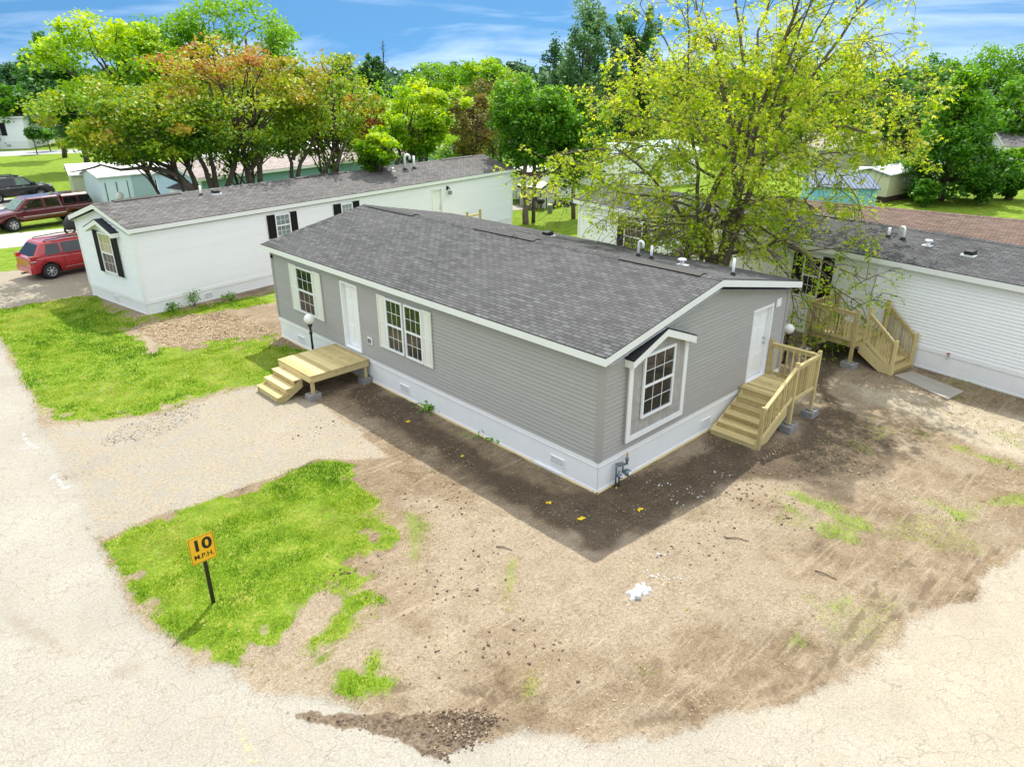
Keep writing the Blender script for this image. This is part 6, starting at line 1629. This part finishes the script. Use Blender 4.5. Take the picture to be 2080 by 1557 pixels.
ptree('shrub', 'pale shrub row right of the dark shrub at the far lawn', 92, 262, 116, 22, 284, LEAF_GREEN, leaf=.3, nclump=26, per=60, trunk_r=.08, clump=.35)
# --- centre
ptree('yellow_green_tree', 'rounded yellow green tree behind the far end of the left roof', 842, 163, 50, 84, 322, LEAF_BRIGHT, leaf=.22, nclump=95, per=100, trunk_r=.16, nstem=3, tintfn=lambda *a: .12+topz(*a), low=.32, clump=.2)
ptree('orange_tree', 'small orange leaved tree between the crab apples and the yellow green tree', 745, 190, 55, 42, 300, LEAF_ORANGE, leaf=.2, nclump=48, per=80, trunk_r=.1, clump=.28)
ptree('bush', 'bright green bush just behind the left roof', 760, 268, 40.5, 44, 342, LEAF_BRIGHT, leaf=.2, nclump=40, per=80, trunk_r=.08, tintfn=topz, clump=.3)
ptree('olive_tree', 'thin olive brown tree right of the yellow green tree', 955, 172, 56, 66, 330, LEAF_OLIVE, leaf=.18, nclump=90, per=70, trunk_r=.14, nstem=4, low=.25, clump=.2)
ptree('olive_tree', 'second olive tree with yellowish leaves behind the green lawn tree', 1010, 150, 66, 70, 320, LEAF_OLIVE, leaf=.2, nclump=70, per=80, trunk_r=.14, nstem=3, tintfn=lambda *a: -.12, clump=.22)
ptree('bush', 'pale olive undergrowth behind the far end of the left roof', 930, 262, 60, 66, 345, LEAF_BRIGHT, leaf=.2, nclump=50, per=70, trunk_r=.08, tintfn=lambda *a: -.05, clump=.26)
lawn_t = ptree('lawn_tree', 'green tree with a forked trunk standing on the lawn at centre', 1085, 142, 46.5, 92, 345, LEAF_GREEN, leaf=.20, nclump=120, per=100, trunk_r=.13, tintfn=lambda *a: .10+topz(*a), low=.40, clump=.2)
ptree('yellow_green_tree', 'far yellow green tree behind the lawn tree', 990, 118, 95, 60, 215, LEAF_BRIGHT, leaf=.32, nclump=55, per=80, trunk_r=.2, clump=.26)
ptree('yellow_green_tree', 'bright far tree above the olive trees', 900, 128, 105, 70, 205, LEAF_BRIGHT, leaf=.34, nclump=55, per=80, trunk_r=.2, tintfn=lambda *a: -.15, clump=.26)
ptree('cottonwood_tree', 'very tall grey green cottonwood behind the lawn tree', 1205, -12, 72, 75, 340, LEAF_BLUE, leaf=.26, nclump=130, per=100, trunk_r=.4, tintfn=lambda *a: .12+topz(*a), shape='column', clump=.17)
ptree('cottonwood_tree', 'second tall dark cottonwood behind the left side of the maple', 1305, 8, 74, 52, 330, LEAF_DEEP, leaf=.26, nclump=95, per=100, trunk_r=.35, tintfn=topz, shape='column', clump=.19)
ptree('cottonwood_tree', 'thin ragged cottonwood left of the tallest one', 1128, 72, 78, 34, 250, LEAF_BLUE, leaf=.24, nclump=46, per=70, trunk_r=.2, shape='column', clump=.24)
ptree('green_tree', 'dense green tree with a dark trunk at the corner of the right white house', 1172, 185, 48, 70, 390, LEAF_GREEN, leaf=.20, nclump=100, per=100, trunk_r=.15, low=.30, clump=.2, tintfn=lambda *a: -.06)
# --- right
ptree('green_tree', 'leafy green tree hiding the far end of the yellow house', 1972, 138, 63, 96, 445, LEAF_GREEN, leaf=.24, nclump=150, per=120, trunk_r=.25, tintfn=topz, low=.02, clump=.18, shape='cone')
ptree('bush', 'low bush beside the yellow house and the leafy tree', 1886, 362, 59, 19, 425, LEAF_GREEN, leaf=.2, nclump=36, per=80, trunk_r=.08, low=.02, clump=.3)
for px, top, d, hw, bot, m_, lb in ((1870, 128, 92, 62, 330, LEAF_DEEP, 'dark round tree at the left end of the right wood'), (1945, 102, 98, 70, 330, LEAF_GREEN, 'dome shaped green tree in the middle of the right wood'),
        (2035, 78, 96, 78, 330, LEAF_GREEN, 'highest green tree of the right wood'), (2090, 150, 80, 66, 380, LEAF_GREEN, 'green tree cut off by the right edge above the lawn'), (2075, 300, 66, 42, 400, LEAF_GREEN, 'dense low tree at the right edge'),
        (1915, 165, 84, 66, 330, LEAF_DEEP, 'dark tree filling the right wood behind the leafy tree'), (2000, 185, 88, 70, 340, LEAF_DEEP, 'dark low tree at the foot of the right wood'),
        (1760, 118, 100, 68, 300, LEAF_GREEN, 'mid green tree behind the right side of the maple'), (1680, 105, 108, 66, 290, LEAF_BRIGHT, 'light green tree behind the upper right of the maple'), (1590, 118, 100, 64, 300, LEAF_GREEN, 'green tree behind the middle of the maple'), (1500, 135, 96, 62, 300, LEAF_DEEP, 'dark tree behind the maple stems'), (1410, 110, 98, 62, 310, LEAF_DEEP, 'dark tree behind the left side of the maple crown'), (1840, 215, 76, 40, 320, LEAF_DEEP, 'small dark tree above the yellow house')):
    ptree('wood_tree', lb, px, top, d, hw, bot, m_, leaf=.32, nclump=75, per=100, trunk_r=.3, tintfn=topz, clump=.23, group='trees of the right wood')
# --- far spruces and poplars between the crowns
for px, top, d, hw, lb in ((700, 112, 150, 30, 'leftmost pointed blue green poplar of the far row'), (735, 125, 152, 26, 'short pointed poplar in the middle of the far row'), (757, 108, 150, 26, 'rightmost pointed poplar beside the dead tree')):
    ptree('poplar_tree', lb, px, top, d, hw, 205, LEAF_BLUE, leaf=.45, nclump=46, per=70, trunk_r=.2, shape='column', clump=.26, tintfn=lambda *a: .22)
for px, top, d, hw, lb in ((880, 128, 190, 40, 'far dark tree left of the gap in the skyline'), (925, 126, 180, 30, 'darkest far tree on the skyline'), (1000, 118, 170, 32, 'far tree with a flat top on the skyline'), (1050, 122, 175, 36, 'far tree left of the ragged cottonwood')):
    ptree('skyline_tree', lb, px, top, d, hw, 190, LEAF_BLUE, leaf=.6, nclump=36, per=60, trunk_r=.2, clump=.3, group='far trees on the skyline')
P = far(775, 82, 150)
dt = thing('dead_tree', 'bare dead spire rising above the far poplars', 'tree', (P[0], P[1], 0))
mb = MB(); limb(mb, (0, 0, 0), (.3, 0, P[2]), .35, .05, 0, 6, 6, .01)
for i in range(40):
    z = P[2]*rng.uniform(.62, .98); a = rng.uniform(0, 6.28); l = (P[2]-z)*.22+.25
    limb(mb, (.2, 0, z), (.2+l*math.cos(a), l*math.sin(a), z+.5*l), .05, .015, 0, 4, 2, .05)
mb.build('trunk', BARK1, dt)

# --- the far wood closing the horizon
cs_ = []; tn = []
for px in np.arange(-260, 2420, 14):
    for k in range(2):
        d = rng.uniform(190, 330); top = 149+rng.normal(0, 6)-(10 if k else 0)*rng.random()
        c = far(px+rng.normal(0, 8), top, d); hh = c[2]
        n = 90
        g = rng.normal(0, .5, (n, 3)); g = np.clip(g, -1.1, 1.1)
        q = np.array([c[0], c[1], hh*.62])+g*np.array([5.5, 5.5, hh*.36])
        cs_.append(q); tn.append(np.full(n, .35+rng.normal(0, .15))+rng.normal(0, .12, n))
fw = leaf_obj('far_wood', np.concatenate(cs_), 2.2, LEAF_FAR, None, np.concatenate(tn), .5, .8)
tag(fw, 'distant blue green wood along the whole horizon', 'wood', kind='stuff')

# --- undergrowth and saplings closing the gaps under the nearer trees
def thicket(name, label, p0, p1, d0, d1, step, hgt, mat, leaf, dens):
    cs = []; ts = []
    for px in np.arange(p0, p1, step):
        for k in range(2):
            d = rng.uniform(d0, d1); c = far(px+rng.normal(0, step*.4), 200, d); h = hgt*rng.uniform(.55, 1.25); w = rng.uniform(1.2, 2.6)
            n = int(dens*rng.uniform(.7, 1.3)); g = rng.normal(0, .5, (n, 3)); ln = np.linalg.norm(g, axis=1)[:, None]; g = g/np.maximum(ln, 1e-6)*np.minimum(ln, 1.1)
            q = np.array([c[0], c[1], h*.5])+g*np.array([w, w, h*.55]); q = q[q[:, 2] > .03]
            cs.append(q); ts.append(.35+rng.normal(0, .14)+rng.normal(0, .14, len(q)))
    o = leaf_obj(name, np.concatenate(cs), leaf, mat, None, np.concatenate(ts), .5, .66)
    return tag(o, label, 'undergrowth', kind='stuff')
thicket('undergrowth', 'olive and green undergrowth behind the far end of the left roof', 690, 1160, 64, 84, 13, 4.2, LEAF_GREEN, .26, 170)
thicket('undergrowth', 'bright green band of saplings across the far centre', 480, 1180, 104, 128, 13, 7.6, LEAF_BRIGHT, .42, 190)
thicket('undergrowth', 'dark undergrowth at the foot of the right wood', 1330, 2160, 86, 108, 17, 6.5, LEAF_DEEP, .38, 210)
thicket('undergrowth', 'dark wood edge beyond the far lawn at left', -90, 480, 122, 145, 15, 8.0, LEAF_DEEP, .5, 200)

# --- forked trunk of the lawn tree and the dark trunk, as the photo shows them
def px_limb(mb, pts, dist, r0, r1, o, seg=8):
    P_ = []
    for i, p in enumerate(pts):
        d = dist if not hasattr(dist, '__len__') else dist[0]+(dist[1]-dist[0])*i/(len(pts)-1)
        P_.append(far(p[0], p[1], d)-o)
    out = [P_[0]]
    for a, b in zip(P_[:-1], P_[1:]):
        for k in range(1, 4): out.append(a+(b-a)*k/3+(rng.normal(0, .012, 3) if k < 3 else 0)*np.linalg.norm(b-a))
    mb.tube(out, list(np.linspace(r0, r1, len(out))), seg)
    return out
o = np.array([*lawn_t.location])
mb = MB(); gd = 46.3
Pb = gnd(1068, 455)-CAM; gd = float(np.hypot(Pb[0], Pb[1]))
px_limb(mb, [(1068, 457), (1067, 430), (1070, 415), (1063, 385), (1066, 345), (1072, 305), (1086, 285), (1088, 262)], gd, .21, .08, o)
px_limb(mb, [(1070, 412), (1080, 392), (1090, 368), (1112, 345), (1140, 330)], gd, .13, .05, o)
mb.build('forked_trunk', BARK2, lawn_t)
# crab apple stems seen against the blue house
cr_ = [x for x in COL.objects if x.name.startswith('crab_apple_tree')]
o = np.array([*cr_[0].location]); mb = MB()
px_limb(mb, [(396, 398), (385, 378), (360, 356), (330, 345), (290, 341), (245, 345), (205, 335)], 40.5, .19, .04, o); px_limb(mb, [(392, 392), (372, 364), (340, 338), (310, 325), (270, 318), (230, 300)], 41, .15, .04, o)
px_limb(mb, [(404, 390), (392, 360), (372, 320), (340, 300), (310, 280)], 41.5, .15, .05, o); px_limb(mb, [(205, 335), (170, 345), (140, 350)], 40.5, .05, .02, o); mb.build('low_limbs', BARK2, cr_[0])
o = np.array([*cr_[1].location]); mb = MB()
for q in ([(431, 386), (418, 345), (400, 310), (382, 270), (375, 235)], [(440, 384), (433, 340), (424, 290), (418, 245), (425, 200)], [(461, 380), (476, 340), (484, 300), (487, 260), (500, 215)], [(511, 372), (502, 335), (494, 300), (490, 260), (478, 220)], [(508, 345), (530, 315), (552, 290), (575, 270)], [(528, 368), (529, 335), (540, 300)]):
    px_limb(mb, q, 41.5, .15, .05, o)
mb.build('bare_stems', BARK2, cr_[1])
o = np.array([*cr_[2].location]); mb = MB()
for q in ([(593, 362), (592, 330), (583, 305), (570, 280)], [(604, 360), (611, 330), (630, 300), (640, 260), (645, 215)], [(595, 325), (605, 290), (600, 250)], [(680, 352), (690, 320), (700, 290), (690, 250)], [(655, 355), (670, 325), (680, 300)]):
    px_limb(mb, q, 42, .12, .04, o)
mb.build('bare_stems', BARK2, cr_[2])
o = np.array([*bpy.data.objects['yellow_green_tree'].location]); mb = MB()
for q in ([(785, 340), (790, 320), (770, 290), (760, 270)], [(805, 335), (812, 310), (800, 280), (795, 250)], [(815, 332), (840, 300), (860, 270), (880, 245)], [(830, 330), (870, 290), (895, 260)]):
    px_limb(mb, q, 49, .14, .05, o)
mb.build('bare_stems', BARK1, bpy.data.objects['yellow_green_tree'])

# --- the big young maple between the grey house and the right white house
MB_BASE = np.array([10.8, 4.35, 0.0])
mt = thing('maple_tree', 'large many stemmed maple with sparse yellow green spring leaves beside the grey house', 'tree', tuple(MB_BASE))
D0 = float(np.hypot(*(MB_BASE[:2]-CAM[:2])))
wood = MB(); STEMS = []
def stem(pts, dd0, dd1, r0, r1, base=True):
    P_ = [np.array([rng.normal(0, .12), rng.normal(0, .12), -.05])] if base else []
    n = len(pts)
    for i, p in enumerate(pts):
        P_.append(far(p[0], p[1], D0+dd0+(dd1-dd0)*i/max(1, n-1))-MB_BASE)
    out = [P_[0]]
    for a, b in zip(P_[:-1], P_[1:]):
        m = max(2, int(np.linalg.norm(b-a)/.45))
        for k in range(1, m+1): out.append(a+(b-a)*k/m+(rng.normal(0, .03, 3) if k < m else 0))
    r0 *= .72; wood.tube(out, list(np.linspace(r0, r1*.8, len(out))), 8)
    STEMS.append((out, r0, r1))
stem([(1441, 530), (1436, 470), (1432, 440)], 0, -.2, .24, .17)
stem([(1462, 525), (1480, 430), (1496, 397), (1489, 325), (1507, 234), (1511, 144), (1505, 90), (1496, 22), (1490, -60)], 0, .4, .24, .03)
stem([(1470, 525), (1495, 420), (1525, 317), (1546, 216), (1568, 162), (1593, 83), (1614, 32), (1640, -60)], .1, -1.2, .26, .04)
stem([(1476, 530), (1505, 430), (1546, 342), (1582, 252), (1618, 202), (1650, 155), (1683, 108), (1726, 47), (1762, 0), (1800, -50)], .1, 1.8, .22, .025)
stem([(1432, 440), (1489, 288), (1478, 223), (1463, 158), (1456, 104), (1431, 72), (1413, 0), (1405, -50)], -.2, .9, .15, .02, False)
stem([(1425, 520), (1416, 382), (1415, 324), (1399, 202), (1399, 90), (1397, 0), (1395, -40)], .2, 2.0, .14, .02)
stem([(1410, 260), (1402, 209), (1366, 112), (1323, 47), (1300, 10)], 1.5, 2.4, .08, .015, False)
stem([(1512, 300), (1531, 202), (1539, 65), (1564, 0), (1580, -50)], .1, .2, .09, .02, False)
stem([(1582, 252), (1610, 150), (1660, 60), (1700, -10)], .8, -.6, .09, .02, False)
stem([(1560, 240), (1600, 130), (1625, 60), (1660, -30)], -1.0, -2.0, .08, .02, False)
stem([(1450, 520), (1560, 500), (1600, 470), (1640, 400), (1680, 350)], .4, 2.4, .12, .03)
stem([(1440, 510), (1385, 440), (1340, 380), (1290, 330), (1250, 300)], 0, -1.2, .12, .03)
# a second thin bent stem with a black strap stands to its left
stem([(1399, 520), (1390, 480), (1385, 440), (1365, 400)], -.6, -1.0, .07, .03)
mt_strap = MB(); q_ = far(1390, 488, D0-.8)-MB_BASE; mt_strap.lathe([(.085, -.1), (.09, .0), (.085, .1)], tuple(q_), 'z', 10); 
# side branches
TW = []     # twig points carrying leaves (point, amount)
def env(P_):
    """how leafy: thin at the top"""
    z = P_[2]
    return float(np.clip(1.2-max(0, z-7.8)*.24, .16, 1))
def branch(p, d, L, r, droop, depth=0):
    pts = [p]; cur = p.copy(); dv = d/np.linalg.norm(d); n = max(4, int(L/.32))
    for i in range(n):
        dv = dv+rng.normal(0, .11, 3)+np.array([0, 0, -droop/n*1.3]); dv /= np.linalg.norm(dv)
        cur = cur+dv*L/n; pts.append(cur.copy())
    wood.tube(pts, list(np.linspace(r, .007, len(pts))), 5)
    for i in range(1, len(pts)):
        f = i/n
        if depth == 0 and f > .22:
            for _ in range(2 if f > .5 else 1):
                if rng.random() < .85:
                    dd = dv+rng.normal(0, .75, 3); dd[2] = dd[2]*.5+.05
                    branch(pts[i], dd, L*rng.uniform(.22, .42), r*.4, droop*.8, 1)
        if depth == 1 and f > .25: TW.append((pts[i], 1.0))
        if depth == 0 and f > .45: TW.append((pts[i], .8))
for out, r0, r1 in STEMS:
    n = len(out)
    for i in range(3, n):
        p = out[i]; z = p[2]
        if z < 2.6: continue
        k = 1.25 if z < 7.5 else .8
        for _ in range(rng.poisson(k)):
            a = rng.uniform(0, 2*math.pi); hz = np.array([math.cos(a), math.sin(a), 0])
            outw = np.array([p[0], p[1], 0]); outw = outw/(np.linalg.norm(outw)+.3)
            dd = hz+outw*.7+np.array([0, 0, rng.uniform(.1, .7) if z < 7 else rng.uniform(.5, 1.4)])
            L = rng.uniform(1.5, 3.6)*(1.0 if z < 7 else .62)
            branch(p, dd, L, max(.016, (r0+(r1-r0)*i/n)*.34), rng.uniform(.3, 1.0) if z < 7 else .15)
# long limbs reaching over the roofs and down beside the raised deck
def px_branch(pts, d0, d1, r):
    P_ = [far(p[0], p[1], D0+d0+(d1-d0)*i/(len(pts)-1))-MB_BASE for i, p in enumerate(pts)]
    out = [P_[0]]
    for a, b in zip(P_[:-1], P_[1:]):
        m = max(2, int(np.linalg.norm(b-a)/.3))
        for k in range(1, m+1): out.append(a+(b-a)*k/m+rng.normal(0, .02, 3))
    wood.tube(out, list(np.linspace(r, .008, len(out))), 6)
    n = len(out)
    for i in range(2, n):
        if i/n > .25:
            for _ in range(2):
                dd = (out[i]-out[i-1])/np.linalg.norm(out[i]-out[i-1])+rng.normal(0, .8, 3); dd[2] = dd[2]*.5-.1
                branch(out[i], dd, rng.uniform(.45, 1.0), .014, .6, 1)
        if i/n > .5: TW.append((out[i], .8))
for q in (([(1540, 340), (1640, 265), (1720, 258), (1800, 285), (1870, 320)], .2, .8, .06), ([(1560, 300), (1680, 190), (1760, 180), (1830, 200)], .5, 2.0, .05), ([(1600, 230), (1720, 130), (1790, 100)], 1.2, 2.2, .04),
          ([(1480, 420), (1560, 470), (1640, 520), (1690, 580), (1735, 640)], -.2, -.9, .06), ([(1500, 450), (1570, 520), (1620, 580), (1650, 640), (1645, 680)], -.4, -1.2, .05), ([(1600, 500), (1690, 540), (1760, 570), (1805, 548)], -.3, -.6, .04), ([(1690, 580), (1750, 620), (1792, 592)], -.8, -.9, .025),
          ([(1690, 575), (1705, 640), (1690, 700)], -.8, -1.0, .025), ([(1600, 560), (1612, 620), (1605, 690)], -1.0, -1.2, .025), ([(1640, 510), (1720, 500), (1770, 480)], -.2, .0, .03),
          ([(1480, 300), (1380, 250), (1290, 235), (1200, 180)], .1, .4, .05), ([(1450, 360), (1350, 300), (1260, 290), (1175, 325)], -.2, -.4, .05), ([(1430, 430), (1340, 400), (1260, 390), (1190, 350)], -.4, -.8, .05), ([(1430, 460), (1350, 450), (1300, 470), (1262, 480)], -.4, -1.2, .04),
          ([(1440, 300), (1380, 170), (1320, 130), (1280, 100)], .5, 1.5, .04), ([(1450, 390), (1380, 470), (1330, 480)], -.6, -1.6, .03), ([(1530, 400), (1600, 400), (1660, 425), (1690, 420)], .5, 1.0, .03), ([(1560, 330), (1640, 315), (1710, 310), (1760, 300)], .6, 1.6, .045)):
    px_branch(*q)
# fine twigs filling the rest of the crown evenly, each ending in a tuft
RH = np.array([CR[0], CR[1], 0]); RH /= np.linalg.norm(RH); FH = np.array([-RH[1], RH[0], 0])
WP = np.array([p for p in wood.v]); WP = WP[::5]
TWN = []
while len(TWN) < 2400:
    d = rng.normal(0, 1, 3); d /= np.linalg.norm(d); d *= rng.uniform(.25, 1)**.5
    lump = 1+.16*math.sin(5*d[0]+2*d[2]+1)*math.cos(4*d[2]-d[1]*3)
    p = RH*(1.35+d[0]*5.5*lump)+FH*(.3+d[1]*4.3*lump)+np.array([0, 0, 6.9+d[2]*4.1*lump])
    if p[2] < 3.9 or (p[2] < 6.1 and d[0] > .32): continue
    w = p+MB_BASE
    if w[0] < 8.5 and p[2] < 5.0: continue
    if rng.random() > env(p)*(1 if p[2] > 5.8 else .55): continue
    k = np.argmin(((WP-p)**2).sum(1)); q = WP[k]; L = np.linalg.norm(p-q)
    if L > 2.3: continue
    m = (p+q)/2+np.array([0, 0, .12*L])+rng.normal(0, .05*L, 3)
    wood.tube([q, m, p], [.011, .008, .004], 3, cap=False)
    TWN.append(p); TWN.append(m*.3+p*.7)
wood.build('trunk', BARK2, mt)
mt_strap.build('strap', RUBBER, mt)
TW += [(p, 1.5) for p in TWN]
TWP = np.array([p for p, a in TW]); TWA = np.array([a*env(p) if i < len(TW)-len(TWN) else a for i, (p, a) in enumerate(TW)])
# hold the crown clear of the camera side of the grey roof and of walls
keep = ~((TWP[:, 0]+MB_BASE[0] < 8.3) & (TWP[:, 2] < 4.6)) & ~((TWP[:, 0]+MB_BASE[0] > 13.35+.146*(TWP[:, 1]+MB_BASE[1])) & (TWP[:, 2] < 4.2))
TWP, TWA = TWP[keep], TWA[keep]
print('twigs', len(TWP))
cen_, tnt = [], []
V_ = []
for p, a in zip(TWP, TWA):
    n = rng.poisson((6.0 if p[2] > 4.6 else 4.5)*a*rng.lognormal(-.15, .6))
    if n == 0: continue
    c = p+rng.normal(0, .095, (n, 3)); c[:, 2] -= .05
    cen_.append(c); tnt.append(np.full(n, .44+rng.normal(0, .12)+.018*(p[2]-5))+rng.normal(0, .13, n))
LC = np.concatenate(cen_); LT_ = np.concatenate(tnt)
print('leaves', len(LC))
# maple leaves: three drooping pointed lobes each
n = len(LC)
nr = rng.normal(0, .6, (n, 3)); nr[:, 2] = np.abs(nr[:, 2])+.35; nr /= np.linalg.norm(nr, axis=1)[:, None]
t_ = rng.normal(0, 1, (n, 3)); t_[:, 2] -= .9; t_ -= nr*(t_*nr).sum(1)[:, None]; t_ /= np.linalg.norm(t_, axis=1)[:, None]
b_ = np.cross(nr, t_); s_ = rng.uniform(.065, .14, n)[:, None]
tip = LC+t_*s_; l1 = LC+(t_*.55+b_*.75)*s_-nr*s_*.15; l2 = LC+(t_*.55-b_*.75)*s_-nr*s_*.15
i1 = LC+(t_*.48+b_*.25)*s_; i2 = LC+(t_*.48-b_*.25)*s_; bs = LC
quads = np.stack([bs, l1, i1, i2], 1), np.stack([bs, i1, tip, i2], 1), np.stack([bs, i2, l2, bs-b_*s_*.12], 1)
vv = np.concatenate([q.reshape(-1, 3) for q in quads])
np_mesh('crown', vv, np.arange(len(vv)).reshape(-1, 4), LEAF_MAPLE, mt, {'tint': ('FACE', np.clip(np.tile(LT_, 3), 0, 1))})

# --- pink flowers, and weeds along the left white house
c_ = rng.normal(0, .12, (120, 3))+np.array([0, 0, .98]); leaf_obj('flowers', c_, .09, PINKL, fp, rng.random(120), .5)
def weed(px, py, h, label, n):
    p = gnd(px, py); t = thing('weed', label, 'plant', (p[0], p[1], 0), 0, 'weeds at the foot of the left white house')
    m = MB(); 
    for i in range(n): m.tube([(rng.normal(0, .05), rng.normal(0, .05), 0), (rng.normal(0, .10), rng.normal(0, .10), h*.6), (rng.normal(0, .16), rng.normal(0, .16), h)], [.012, .009, .004], 5)
    m.build('stem', GRASSM, t)
    c = rng.normal(0, 1, (90, 3))*np.array([.16, .16, h*.24])+np.array([0, 0, h*.65]); leaf_obj('leaves', c, .11, LEAF_GREEN, t, .6+rng.normal(0, .2, 90), .4)
weed(396, 622, .62, 'tall leafy weed beside the skirt vent of the left white house', 5)
weed(352, 632, .34, 'short grassy weed left of the tall one at the white skirting', 5)
weed(468, 610, .30, 'low weed right of the skirt vent at the white skirting', 4)
weed(874, 834, .22, 'low weed against the grey house skirting near its vent', 5)
weed(1000, 888, .18, 'tiny weed at the foot of the grey house skirting', 4)
